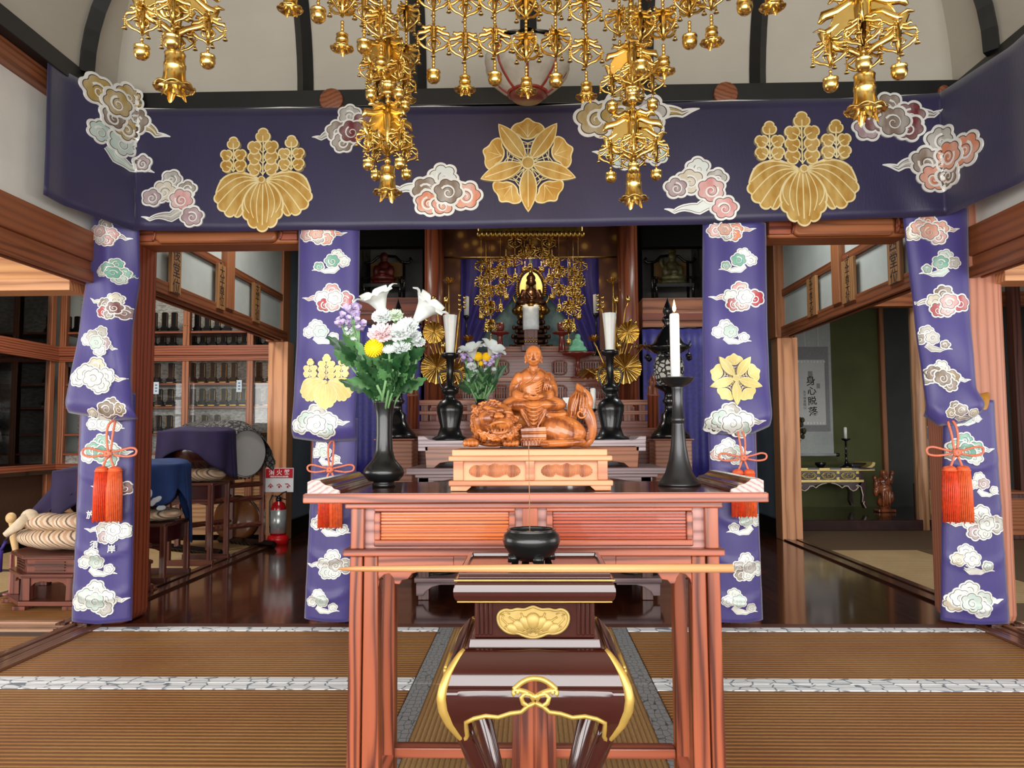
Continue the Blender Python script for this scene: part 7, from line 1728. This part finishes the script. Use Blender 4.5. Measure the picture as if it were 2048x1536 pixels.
m = MB(); m.box(a.x, b.x, Ys-.006, Ys, b.z, a.z); m.build('board', plain('sign_white', (226,228,232), .4, var=.02), sg, world=True)
zr2_ = lerp(a.z, b.z, .42); m = MB(); m.box(a.x+.006, b.x-.006, Ys-.0075, Ys-.006, zr2_, a.z-.006); rp = m.build('red_panel', plain('sign_red', (190,22,40), .4, var=.02), sg, world=True)
cxs = (a.x+b.x)/2; SW = plain('sign_letter_white', (244,244,244), .5)
textmesh('消 火 器', .054, frame((cxs, Ys-.0078, lerp(a.z, b.z, .195)), (1,0,0), (0,0,1)), SW, 'sign_characters', rp, .0004, bold=.0006)
textmesh('FIRE EXTINGUISHER', .0185, frame((cxs, Ys-.0078, lerp(a.z, b.z, .365)), (1,0,0), (0,0,1)), SW, 'sign_english', rp, .0004, bold=.0006)
SR = plain('sign_pictogram_red', (196,50,60), .5)
for j in range(3):
    m = MB(); x = lerp(a.x, b.x, .2+.3*j); z = lerp(a.z, b.z, .72); m.tube([(x-.022,Ys-.007,z+.012*(j-1)),(x,Ys-.007,z+.014),(x+.022,Ys-.007,z-.01)], .0042, 6); m.box(x-.008, x+.008, Ys-.0075, Ys-.006, z-.024, z-.004)
    m.build('pictogram', SR, sg, world=True)
# ------------------------------------------------------------------ right room: alcove with scroll
GREEN = plain('moss_green_plaster', (88,92,56), .9, var=.12, nscale=4); DKW = plain('dark_plaster', (64,66,64), .85, var=.1, nscale=4)
YK0, YK1 = 7.62, 9.0; XK0 = 2.36
m = MB(); m.box(XK0, at(1772, 800, YK1).x, YK1, YK1+.06, 0, 3.1); struct('wall_alcove', m, GREEN)
m = MB(); m.box(at(1772, 800, YK1).x, 6.2, YK1, YK1+.06, 0, 3.1); struct('wall_alcove', m, DKW)
m = MB(); m.box(XK0, 6.1, YK0, YK1, -.06, .10); struct('floor', m, plain('polished_alcove_floor', (44,24,24), .12, 0, .5, var=.5, nscale=9), bevel=.004)
m = MB(); xa = at(1766, 800, YK1-.04).x; m.box(xa-.02, xa+.03, YK1-.06, YK1, .1, 3.1); struct('trim_120', m, CEDAR_Z)
m = MB(); p = at(1841, 900, YK0+.06); m.lathe([(.068,0),(.064,.7),(.066,1.4),(.062,2.2),(.062,3.1)], (p.x, p.y, 0), 24); struct('trim_121', m, wood('log_post', (196,150,112), (150,104,72), 'Z', 10, 5, .5))
m = MB(); p, q = at(1700, 588, YK0), at(2060, 612, YK0); m.box(2.4, 6.1, YK0-.06, YK0+.06, q.z, p.z); struct('trim_122', m, CEDAR_X, bevel=.005)
m = MB(); m.box(2.4, 6.1, YK0-.03, YK0+.03, p.z, 3.1); struct('wall_alcove', m, PLASTERG)
for i, px in enumerate((1998, 2040)): p = at(px, 800, 7.4); m = MB(); m.box(p.x-.03, p.x+.05, 7.4, 7.5, 0, 3.1); struct('trim_%d' % (123+i), m, DARK_Z)
# hanging scroll
YSC = YK1-.05; ks = YSC/F; sp = lambda a, b: at(a, b, YSC)
sc_ = thing('hanging_scroll', 'grey hanging scroll with four brushed characters in the right alcove', 'scroll', tuple(sp(1628, 914)))
def srect(name, a, b, c, d, mat, off): p, q = sp(a, b), sp(c, d); m = MB(); m.box(p.x, q.x, YSC-off-.002, YSC-off+.004, q.z, p.z); m.build(name, mat, sc_, world=True)
GRYS = plain('scroll_grey_silk', (140,142,144), .8, var=.1, nscale=60); WHS = plain('scroll_white_paper', (206,208,206), .85, var=.03); SLV = plain('scroll_pale_silk', (178,184,182), .8, var=.06)
srect('mounting', 1588, 640, 1668, 912, SLV, 0); srect('middle_mount', 1589, 694, 1661, 863, GRYS, .003); srect('paper', 1592, 720, 1652, 850, WHS, .006)
for a, b, c, d in ((1592, 720, 1652, 727), (1592, 843, 1656, 850)):
    m = MB()
    for j in range(9): p = sp(1596+j*6.4, (b+d)/2); m.sphere((p.x, YSC-.009, p.z), (.014,.002,.014), 8, 5)
    m.build('pale_crest_band', plain('crest_band_white', (232,234,234), .7), sc_, world=True)
m = MB(); p, q = sp(1586, 910), sp(1671, 908); m.cyl((p.x,YSC-.012,p.z), (q.x,YSC-.012,p.z), .017, 12); m.build('roller', SLV, sc_, world=True); m = MB(); m.cyl((q.x,YSC-.012,p.z), (q.x+.035,YSC-.012,p.z), .02, 12); m.build('roller_knob', BLACKL, sc_, world=True)
m = MB()
for px in (1608, 1634): p, q = sp(px, 640), sp(px, 693); m.box(p.x-.006, p.x+.006, YSC-.006, YSC-.003, q.z, p.z)
m.build('hanging_strips', WHS, sc_, world=True)
for ch, px, py, s_ in (('身', 1621, 763, .115), ('心', 1623, 783, .105), ('脱', 1624, 803, .105), ('落', 1626, 824, .11)):
    p = sp(px, py); textmesh(ch, s_, frame((p.x, YSC-.0085, p.z), (1,.0,.12), (-.1,0,1)), INKT, 'brush_character', sc_, .0004, bold=.0012)
p = sp(1609, 800); textmesh('\n'.join('永平禅書龍山'), .036, frame((p.x, YSC-.0085, p.z), (1,0,0), (-.06,0,1)), INKT, 'signature', sc_, .0004)
for px, py, w_ in ((1620, 749, .038), (1636, 772, .028)):
    p = sp(px, py); m = MB(); m.box(p.x-w_*.7, p.x+w_*.7, YSC-.0086, YSC-.008, p.z-w_, p.z+w_); m.build('seal_mark', plain('faded_seal', (150,146,144), .8), sc_, world=True)
# gilt trimmed table
YTB = 8.35; kt = YTB/F; LQ = plain('dark_purple_lacquer', (54,28,34), .25, 0, .4); GT_ = plain('gilt_trim', (214,190,112), .4, .5)
tb_ = thing('alcove_table', 'dark lacquered alcove table with gilt medallions and scrolling gilt edges', 'table', (at(1660, 1015, YTB).x, YTB+.2, .1003))
def trect(name, a, b, c, d, mat, y0=0, dep=.42, bev=0): p, q = at(a, b, YTB), at(c, d, YTB); m = MB(); m.box(p.x, q.x, YTB+y0, YTB+y0+dep, q.z, p.z); m.build(name, mat, tb_, world=True, bevel=bev)
xL, xR = 1570, 1748
trect('top', xL, 936, xR, 940, LQ, -.02, .48); trect('drawer_band', xL+14, 941, 1728, 962, LQ, .01, .4); trect('lower_board', xL+8, 960, 1727, 964, GT_, -.01, .42)
for a, b in ((1588, 1606), (1632, 1650), (1676, 1694)): trect('gilt_inlay', a+5, 936, b+8, 939, GT_, -.024, .004)
trect('gilt_edge', 1570, 939.5, 1748, 941, GT_, -.022, .004)
m = MB(); m.prism([(at(a, b, YTB).x, at(a, b, YTB).z) for a, b in ((1731,935),(1736,933),(1741,930),(1744,924),(1749,925),(1748,931),(1742,935))], YTB-.02, YTB+.44); m.build('upturned_end', GT_, tb_, world=True)
for cx_ in (1579, 1618, 1657, 1696):
    m = MB(); out2 = [at(cx_+13.5*math.cos(j*PI/12)*(1+.07*math.cos(j*PI/1.5)), 951+7*math.sin(j*PI/12), YTB+.004) for j in range(24)]
    m.tube(out2, .006, 6, closed=True)
    for j in range(3): m.tube([at(cx_-8+j*8+3.2*math.cos(q*1.1+j), 951+3.6*math.sin(q*1.1+j), YTB+.004) for q in range(6)], .0045, 5)
    m.build('gilt_medallion', GT_, tb_, world=True)
for px in (1598, 1637, 1676, 1715):
    for py in (945, 957): p = at(px, py, YTB+.004); m = MB(); m.box(p.x-.015, p.x+.015, p.y, p.y+.006, p.z-.013, p.z+.013); m.build('gilt_corner', GT_, tb_, world=True)
for f, xs_ in ((-1, (1600, 1612)), (1, (1718, 1732))):
    for dy in (0, .34):
        cl_ = [(1722,964),(1733,964),(1731,985),(1731,1002),(1734,1012),(1737,1017),(1730,1017),(1725,1006),(1726,990),(1722,976),(1716,968)]
        if f < 0: cl_ = [(3316-a-12, b) for a, b in cl_]
        m = MB(); m.prism([(at(a, b, YTB).x, max(.1005, at(a, b, YTB).z)) for a, b in cl_], YTB+dy, YTB+dy+.06); m.build('leg', LQ, tb_, world=True)
m = MB(); m.prism([(at(a, b, YTB).x, at(a, b, YTB).z) for a, b in ((1590,964),(1724,964),(1718,976),(1710,982),(1702,978),(1694,974),(1684,970),(1672,967),(1658,966),(1644,967),(1632,970),(1622,975),(1612,980),(1604,977),(1596,972))], YTB, YTB+.02); m.build('scalloped_apron', LQ, tb_, world=True)
m = MB()
for f in (-1, 1):
    g = lambda a: 1658+f*(a-1658)
    m.tube([at(g(a), b, YTB-.004) for a, b in ((1662,966),(1672,968),(1680,972),(1684,976),(1690,972),(1696,972),(1700,978),(1706,982),(1712,980),(1717,974),(1712,971),(1716,970),(1722,974),(1726,990),(1725,1004),(1729,1003),(1727,1007),(1732,1016))], .006, 6)
m.build('gilt_scroll_line', plain('pale_scroll_gilt', (224,206,190), .4, .3), tb_, world=True)
zt2 = at(1660, 936, YTB).z+.001
c = at(1693, 935, YTB+.15); o = thing('candlestick', 'slim black candlestick on the gilt alcove table', 'candlestick', (c.x, c.y, zt2)); h_ = at(1693, 877, YTB+.15).z-zt2
m = MB(); m.lathe([(0,0),(.07,0),(.065,.012),(.03,.03),(.02,.06),(.012,.08),(.012,h_*.45),(.018,h_*.47),(.012,h_*.49),(.011,h_*.9),(.05,h_*.97),(.052,h_),(0,h_)], n=20); m.build('stem', BLACKL, o)
cc = thing('candle', 'white candle on the slim black candlestick in the right alcove', 'candle', (c.x, c.y, zt2+h_+.0005)); m = MB(); m.lathe([(0,0),(.017,0),(.017,.118),(0,.125)], n=14); m.build('wax', WAX, cc); m = MB(); m.cyl((0,0,.12),(0,0,.135),.002,6); m.build('wick', BLACKL, cc)
c = at(1641, 935, YTB+.12); o = thing('black_bowl', 'small black bowl on the alcove table below the scroll', 'bowl', (c.x, c.y, zt2)); m = MB(); m.lathe([(0,0),(.03,0),(.034,.008),(.055,.03),(.06,.055),(.055,.055),(.045,.03),(0,.02)], n=24); m.build('body', BLACKL, o)
c = at(1722, 935, YTB+.2); o = thing('lacquer_tray', 'flat black lacquer tray at the right end of the alcove table', 'tray', (c.x-.03, c.y, zt2)); m = MB(); m.cbox((0,0,.02), (.2,.16,.04)); m.build('body', BLACKL, o, bevel=.006); m = MB(); m.cbox((0,0,.043), (.21,.17,.008)); m.build('rim', BLACKL, o, bevel=.003)
c = at(1594, 935, YTB+.15); o = thing('alcove_vase', 'slim dark vase of dried flowers half hidden by the pale post', 'vase', (c.x, c.y, zt2)); m = MB(); m.lathe([(0,0),(.05,0),(.04,.03),(.02,.08),(.025,.2),(.05,.3),(.045,.3),(0,.28)], n=20); m.build('body', BLACKI, o); m = MB()
rg = random.Random(5)
for j in range(26): a = rg.uniform(0, 2*PI); r = rg.uniform(.02,.09); m.sphere((r*math.cos(a), r*math.sin(a), .33+rg.uniform(0,.2)), (.024,.02,.03), 7, 5)
m.build('dried_flowers', plain('dried_flowers', (70,66,44), .8, var=.6, nscale=20), o)
# laughing pot-bellied figure carved in wood
HT = wood('statue_red_wood', (150,84,50), (96,46,26), 'Z', 6, 5, .25, .4, .3, .3); c = at(1769, 1014, YTB+.05); kh = c.y/F; c.z = .1004
m = MB(); E = lambda a, py, rx, rz, ry, dy=0: m.sphere((c.x+a*kh, c.y+dy*kh, c.z+(1014-py)*kh), (rx*kh, ry*kh, rz*kh))
m.box(c.x-17*kh, c.x+17*kh, c.y-13*kh, c.y+13*kh, c.z, c.z+6*kh)
E(0,994,15,14,11); E(0,970,14,13,12,-3); E(0,955,13,10,10); E(0,944,8.5,8.5,8.5,-2); E(0,937,7,5,7); E(-15,960,5,13,6); E(15,948,4,12,5); E(17,938,4,5,4); E(-17,948,4,6,5); E(-16,975,5,10,6); E(14,985,5,12,6); E(-7,985,3,20,4,-11); E(6,985,3,20,4,-11); E(0,984,2,18,4,-12); E(-3,947,1.6,1.4,2,-10); E(3,947,1.6,1.4,2,-10); E(0,950,4,1.5,2,-9)
h2 = m.build('laughing_figure', HT); remesh(h2, .007, 2); h2.location.z += .1006-min(v.co.z for v in h2.data.vertices); tag(h2, 'carved red-brown pot-bellied laughing figure beside the alcove table', 'statue')
# cream drawers and framed pictures beyond the log post
Yd = 7.9; p, q = at(1856, 980, Yd), at(1900, 1038, Yd); o = thing('drawer_chest', 'cream paper-fronted drawer chest beyond the log post', 'chest', ((p.x+q.x)/2, Yd+.15, .1003)); m = MB(); m.box(p.x, q.x, Yd, Yd+.3, .1003, p.z+.05); m.build('case', DARK_Z, o, world=True)
m = MB(); m.box(p.x+.012, q.x-.012, Yd-.008, Yd, .13, p.z); m.build('front', plain('cream_paper', (214,186,116), .6), o, world=True); m = MB(); m.sphere(((p.x*.75+q.x*.25), Yd-.012, (p.z+.13)/2), .014, 10, 8); m.build('pull', BLACKL, o, world=True)
zc2 = p.z+.052; p2, q2 = at(1856, 938, Yd+.1), at(1872, 962, Yd+.1); o = thing('picture_frame', 'small framed picture standing on the cream drawer chest', 'picture', ((p2.x+q2.x)/2+.02, Yd+.1, zc2)); m = MB(); m.cbox((0,0,.075), (.13,.016,.15)); m.build('frame', BLACKL, o); m = MB(); m.cbox((0,-.01,.075), (.1,.004,.12)); m.build('picture', plain('pale_print', (176,202,206), .5, var=.3, nscale=30), o)
Yw = YK1-.005; p, q = at(1855, 852, 8.9), at(1884, 905, 8.9); o = thing('wall_calendar', 'pale printed sheet hanging on the dark wall beyond the log post', 'poster', ((p.x+q.x)/2, 8.98, q.z)); m = MB(); m.box(p.x, q.x, 8.985, 8.995, q.z, p.z); m.build('sheet', plain('printed_sheet', (206,214,220), .6, var=.05), o, world=True); m = MB(); m.box(p.x+.02, q.x-.02, 8.981, 8.985, lerp(p.z, q.z, .5), p.z-.02); m.build('print_block', plain('blue_print', (120,150,190), .6, var=.4, nscale=20), o, world=True)
Yc = 7.0; p = at(2006, 1050, Yc); o = thing('low_chest', 'low dark chest at the right edge beyond the far right drape', 'chest', (p.x+.02, Yc+.1, .0005)); m = MB(); m.cbox((0,0,.2), (.34,.3,.4)); m.build('case', DARK_Z, o, bevel=.006); m = MB(); m.cbox((0,-.153,.2), (.28,.008,.32)); m.build('door', CEDAR_X, o, bevel=.003); m = MB(); m.cbox((0,0,.41), (.38,.33,.02)); m.build('top', CEDAR_X, o, bevel=.003)
# ------------------------------------------------------------------ bouquets
LEAF = plain('leaf_green', (34,72,38), .4, var=.4, nscale=25); LEAFL = plain('leaf_light_green', (74,118,68), .5, var=.25, nscale=25); STEM = plain('stem_green', (112,152,100), .5)
WHITEP = plain('white_petal', (222,226,222), .6, var=.02); GREENP = plain('greenish_white_petal', (210,224,194), .6, var=.04); PINKP = plain('pink_petal', (242,208,210), .6, var=.08, nscale=60); YELP = plain('yellow_petal', (250,206,16), .6, var=.08); LAVP = plain('lavender_petal', (206,186,222), .6, var=.12, nscale=50)
for mt in (WHITEP, GREENP, PINKP, LAVP): mt.node_tree.nodes['Principled BSDF'].inputs['Subsurface Weight'].default_value = .15
def ori(d):
    d = V(d).normalized(); return d.to_track_quat('Z', 'Y').to_matrix().to_4x4()
def carnation(m, c, r, d, rg, petals=(9, 8, 6, 4)):
    M = Matrix.Translation(c) @ ori(d)
    for ring, n in enumerate(petals):
        tilt = (.35, .75, 1.05, 1.35)[ring]; ln = r*(1.0, .95, .85, .7)[ring]
        for j in range(n):
            a = 2*PI*j/n+ring*.5+rg.uniform(-.15,.15); tl = tilt+rg.uniform(-.12,.12); ph = rg.uniform(0,6); wd = 1.2 if ring < 2 else 1.0
            def pt(u, v):
                w_ = (u-.5)*wd*(.3+.9*v); rr = ln*v*(1+.09*v*math.sin(u*16+ph)); fr = .09*r*v*v*math.sin(u*19+ph)
                rad = rr*math.cos(tl*(1-.25*v)); z = rr*math.sin(tl*(1-.35*v))-.25*r+fr
                return (rad*math.cos(a+w_), rad*math.sin(a+w_), z)
            m.grid(pt, 9, 5, M=M)
def lily(m, base, tip, r, rg):
    d = V(tip)-V(base); L = d.length; M = Matrix.Translation(base) @ ori(d)
    for j in range(6):
        a = j*PI/3; w0 = (.66 if j % 2 else .85)
        def pt(u, v):
            rad = r*(.10+.52*v**1.2+.62*max(0, v-.6)**1.4*1.9); z = L*(v if v < .8 else .8+.2*math.sin((v-.8)/.2*PI*.62)*.9-.1*((v-.8)/.2)**2)
            w_ = (u-.5)*2*w0*math.sin(PI*min(1, .12+v*.80))**.8*(1-.35*max(0, v-.8)/.2); return (rad*math.cos(a+w_)*(1-.06*abs(u-.5)), rad*math.sin(a+w_)*(1-.06*abs(u-.5)), z)
        m.grid(pt, 8, 16, M=M)
def pompon(m, c, r, rg, n=170):
    for k in range(n):
        y = 1-2*(k+.5)/n; a = k*2.39996; q = math.sqrt(1-y*y); d = V((q*math.cos(a), q*math.sin(a), y)); M = ori(d)
        m.sphere(V(c)+d*r*.86, (r*.12, r*.07, r*.2), 6, 4, rot=M.to_3x3())
    m.sphere(c, r*.85, 12, 8)
def daisy(m, c, r, d, n=16, cup=.5):
    M = Matrix.Translation(c) @ ori(d)
    for ring in range(2):
        for j in range(n):
            a = 2*PI*(j+.5*ring)/n; q = r*(1-.25*ring)
            m.tube([(q*.1*math.cos(a), q*.1*math.sin(a), 0), (q*.6*math.cos(a), q*.6*math.sin(a), q*cup*.5), (q*math.cos(a), q*math.sin(a), q*cup*(1+ring))], [r*.05, r*.14, r*.06], 5, M=M, flat=.6)
def statice(m, c, r, d, rg, n=11):
    for k in range(n):
        p = V(c)+V((rg.uniform(-1,1), rg.uniform(-.6,.6), rg.uniform(-.6,.8)))*r; M = Matrix.Translation(p) @ ori(V(d)+V((rg.uniform(-.7,.7), rg.uniform(-.9,.2), rg.uniform(0,.6)))); q = r*.42
        m.grid(lambda u, v: (q*(.25+.75*v)*math.cos(2*PI*u)*(1+.12*v*math.sin(u*31)), q*(.25+.75*v)*math.sin(2*PI*u)*(1+.12*v*math.sin(u*31)), q*(1.5*v-.6)), 14, 3, M=M)
def leafm(m, base, tip, w_, curl=.2, lobes=True):
    b, t_ = V(base), V(tip); d = t_-b; L = d.length; x = d.normalized(); n = x.cross(V((0,1,0))); n = n.normalized() if n.length > .05 else V((1,0,0)); up = n.cross(x)
    def pt(u, v):
        s_ = (u-.5)*2; prof = math.sin(PI*min(1, v*.93+.06))**.8*(1-.35*v)
        if lobes: prof *= .5+.5*abs(math.sin(v*PI*4.5+.5))
        return b+x*(L*v)+n*(s_*w_*prof)+up*(-curl*L*v*v*.5+.12*w_*abs(s_))
    m.grid(pt, 6, 18)
def flower(name, label, cat, kind, head, r, mouth, mat, d=(0,-.7,.6), group=None, leaves=2, seed=0, Lk=1.0, bend=None, extra=None):
    rg = random.Random(seed); o = thing(name, label, cat, mouth, group); m = MB(); h = V(head); mo = V(mouth)
    if kind == 'carnation': carnation(m, h, r, d, rg)
    elif kind == 'pompon': pompon(m, h, r, rg)
    elif kind == 'daisy': daisy(m, h, r, d)
    elif kind == 'statice': statice(m, h, r, d, rg)
    elif kind == 'lily': lily(m, h, V(extra), r, rg)
    m.build('bloom', mat, o, world=True)
    midp = lerp(mo, h, .55)+V((.25*(h.x-mo.x), .0, -.1*(h-mo).length)); m = MB(); dn = V((0,0,-.03*Lk))
    m.tube([mo+dn, lerp(mo, midp, .5), midp, lerp(midp, h, .6), h-V(d).normalized()*r*.2 if kind != 'lily' else h], .0032*Lk, 6)
    if kind == 'statice':
        for k in range(4): m.tube([lerp(midp, h, .5), h+V((rg.uniform(-.7,.7), 0, rg.uniform(-.4,.4)))*r], .0016*Lk, 5)
    stm = m.build('stem', STEM, o, world=True)
    for k in range(leaves):
        q = rg.uniform(.25, .8); p = lerp(mo, midp, q*1.6) if q < .6 else lerp(midp, h, (q-.6)*2); s_ = 1 if (k+seed) % 2 else -1; ln = rg.uniform(.07,.11)*Lk
        m = MB(); leafm(m, p, p+V((s_*ln*rg.uniform(.5,.95), rg.uniform(-.04,.0)*Lk, ln*rg.uniform(.1,.8))), .021*Lk, .25); m.build('leaf', LEAF if (k+seed) % 3 else LEAFL, stm, world=True)
    return o
fp = lambda px, py, dy=0: tuple(at(px, py, YV+dy))
mth = lambda i: (vx+.011*math.cos(i*2.4), YV+.010*math.sin(i*2.4), at(768, 806, YV).z-.004)
R = kv
flower('white_lily', 'white trumpet lily opening upwards at the left of the big bouquet', 'flower', 'lily', fp(768,628,-.01), 52*R, mth(0), WHITEP, extra=fp(747,580,-.035), leaves=1, seed=1)
flower('white_lily', 'white trumpet lily facing right in the big bouquet', 'flower', 'lily', fp(826,648,-.01), 50*R, mth(1), WHITEP, extra=fp(868,598,-.03), leaves=1, seed=2)
gc = 'white carnations in the middle of the big bouquet'
for i, (px, py, r, dy, mt, lab) in enumerate(((764,632,21,-.03,WHITEP,'white carnation between the two lilies, upper left of the bouquet cluster'), (790,630,17,-.02,GREENP,'greenish white carnation just below the gap between the lilies'), (814,652,24,-.035,WHITEP,'white carnation below the right lily'), (799,664,26,-.055,WHITEP,'large white carnation at the centre of the big bouquet'),
        (826,672,18,-.03,WHITEP,'white carnation at the right edge of the big bouquet'), (803,693,20,-.05,WHITEP,'lowest white carnation, right of the yellow pompon'), (838,684,14,-.02,WHITEP,'small white carnation at the lower right edge of the big bouquet'))):
    flower('white_carnation', lab, 'flower', 'carnation', fp(px,py,dy), r*R, mth(i+2), mt, leaves=1, seed=i+3)
flower('pink_carnation', 'pale pink carnation in the middle of the big bouquet', 'flower', 'carnation', fp(762,665,-.06), 27*R, mth(9), PINKP, leaves=1, seed=11)
flower('yellow_chrysanthemum', 'yellow pompon chrysanthemum low in the big bouquet', 'flower', 'pompon', fp(748,697,-.075), 18.5*R, mth(10), YELP, leaves=2, seed=12)
flower('white_chrysanthemum', 'small half-open white chrysanthemum right of the yellow pompon', 'flower', 'daisy', fp(778,703,-.075), 13*R, mth(11), WHITEP, leaves=3, seed=13)
flower('white_chrysanthemum', 'small white chrysanthemum at the lower left of the big bouquet', 'flower', 'daisy', fp(706,683,-.03), 9*R, mth(12), WHITEP, leaves=2, seed=14)
for i, (px, py, r, lab) in enumerate(((702,626,17,'lavender statice spray at the upper left of the big bouquet'), (690,645,14,'lavender statice spray at the far left of the big bouquet'), (714,650,15,'lavender statice spray next to the pink carnation'), (700,664,9,'small pale statice spray under the lavender ones'))):
    flower('statice', lab, 'flower', 'statice', fp(px,py,-.02), r*R, mth(13+i), LAVP if i < 3 else WHITEP, leaves=2, seed=15+i)
rg = random.Random(21)
go = 0
for i, (px, py, dy, big) in enumerate(((732,740,-.05,1),(742,728,-.07,0),(764,738,-.08,1),(786,738,-.08,0),(800,745,-.06,1),(808,735,-.03,0),(778,726,-.05,0),(718,712,-.02,0),(822,722,-.01,0),(754,770,-.06,0),(772,760,-.075,0),(792,766,-.05,0))):
    h = V(fp(px, py, dy)); mo = V(mth(i+20)); o = thing('leafy_stem', ('leafy green chrysanthemum stem %s the tall bronze vase' % ('spreading left above' if px < 745 else 'standing straight above' if px < 795 else 'spreading right above')), 'foliage', tuple(mo), 'green leafy stems of the big bouquet '+('left' if px < 745 else 'middle' if px < 795 else 'right'))
    m = MB(); m.tube([mo-V((0,0,.03)), lerp(mo, h, .5)+V((0,0,-.006)), h], .0034, 6); m.build('stem', STEM, o, world=True)
    for k in range(11):
        q = .22+.78*k/10; p = lerp(mo, h, q); s_ = 1 if k % 2 else -1; ln = rg.uniform(.045,.075)
        m = MB(); leafm(m, p, p+V((s_*ln*rg.uniform(.25,.75), rg.uniform(-.05,-.005), ln*rg.uniform(.35,.95))), .017, .3); m.build('leaf', (LEAF, LEAF, LEAFL)[(k+i) % 3], o, world=True)
# small bouquet on the offering table
Y2 = 4.64; k2 = Y2/F; c = at(962, 881, Y2); v2 = thing('small_flower_vase', 'small black vase with a bouquet standing left of the monk statue', 'vase', (c.x, Y2, c.z+.001)); zz = lambda py: (881-py)*k2
m = MB(); m.lathe([(0,0),(12*k2,0),(9*k2,4*k2),(11*k2,zz(860)),(13*k2,zz(845)),(9*k2,zz(830)),(9*k2,zz(812)),(12.5*k2,zz(799)),(11*k2,zz(799)),(7*k2,zz(815)),(0,zz(820))], n=28); m.build('body', BLACKI, v2)
f2 = lambda px, py, dy=0: tuple(at(px, py, Y2+dy)); m2 = lambda i: (c.x+.015*math.cos(i*2.4), Y2+.012*math.sin(i*2.4), at(962, 800, Y2).z-.004)
S2 = [('white_lily','lily',(948,718),14,WHITEP,'white lily at the top left of the small bouquet',(940,690)), ('white_lily','lily',(978,712),14,WHITEP,'white lily at the top right of the small bouquet',(990,690)),
 ('yellow_chrysanthemum','pompon',(956,713),9,YELP,'left yellow chrysanthemum of the small bouquet',None), ('yellow_chrysanthemum','pompon',(973,714),9,YELP,'right yellow chrysanthemum of the small bouquet',None), ('yellow_chrysanthemum','pompon',(962,727),5,YELP,'small yellow bud below the two yellow chrysanthemums',None),
 ('statice','statice',(932,716),11,LAVP,'lavender spray at the left of the small bouquet',None), ('statice','statice',(977,728),10,LAVP,'lavender spray at the right of the small bouquet',None), ('statice','statice',(995,715),9,LAVP,'pale lavender spray at the far right of the small bouquet',None),
 ('white_carnation','carnation',(943,732),11,WHITEP,'upper white carnation at the lower left of the small bouquet',None), ('white_carnation','carnation',(948,746),11,WHITEP,'middle white carnation at the lower left of the small bouquet',None), ('white_carnation','carnation',(942,758),9,WHITEP,'lowest white carnation of the small bouquet',None),
 ('white_chrysanthemum','daisy',(972,742),6,WHITEP,'small white daisy below the right lavender spray',None), ('white_chrysanthemum','daisy',(988,740),6,WHITEP,'small white daisy at the right of the small bouquet',None)]
for i, (nm, kd, (px, py), r, mt, lab, ex) in enumerate(S2):
    flower(nm, lab, 'flower', kd, f2(px,py,-.04), r*k2*(2.2 if kd == 'lily' else 1), m2(i), mt, leaves=1, seed=40+i, extra=None if ex is None else f2(ex[0], ex[1], -.08), Lk=1.5)
for i, (px, py) in enumerate(((938,770),(950,765),(962,768),(975,766),(986,770),(994,760),(968,750))):
    h = V(f2(px, py, -.05)); mo = V(m2(i+20)); o = thing('leafy_stem', 'leafy green stem in the small bouquet left of the monk statue', 'foliage', tuple(mo), 'green leafy stems of the small bouquet')
    m = MB(); m.tube([mo-V((0,0,.04)), h], .005, 6); m.build('stem', STEM, o, world=True)
    for k in range(8):
        q = .15+.85*k/7; p = lerp(mo, h, q); s_ = 1 if k % 2 else -1; ln = rg.uniform(.09,.14)
        m = MB(); leafm(m, p, p+V((s_*ln*rg.uniform(.2,.6), rg.uniform(-.04,0), ln*rg.uniform(.4,.9))), .012, .2, False); m.build('leaf', LEAF if k % 2 else LEAFL, o, world=True)
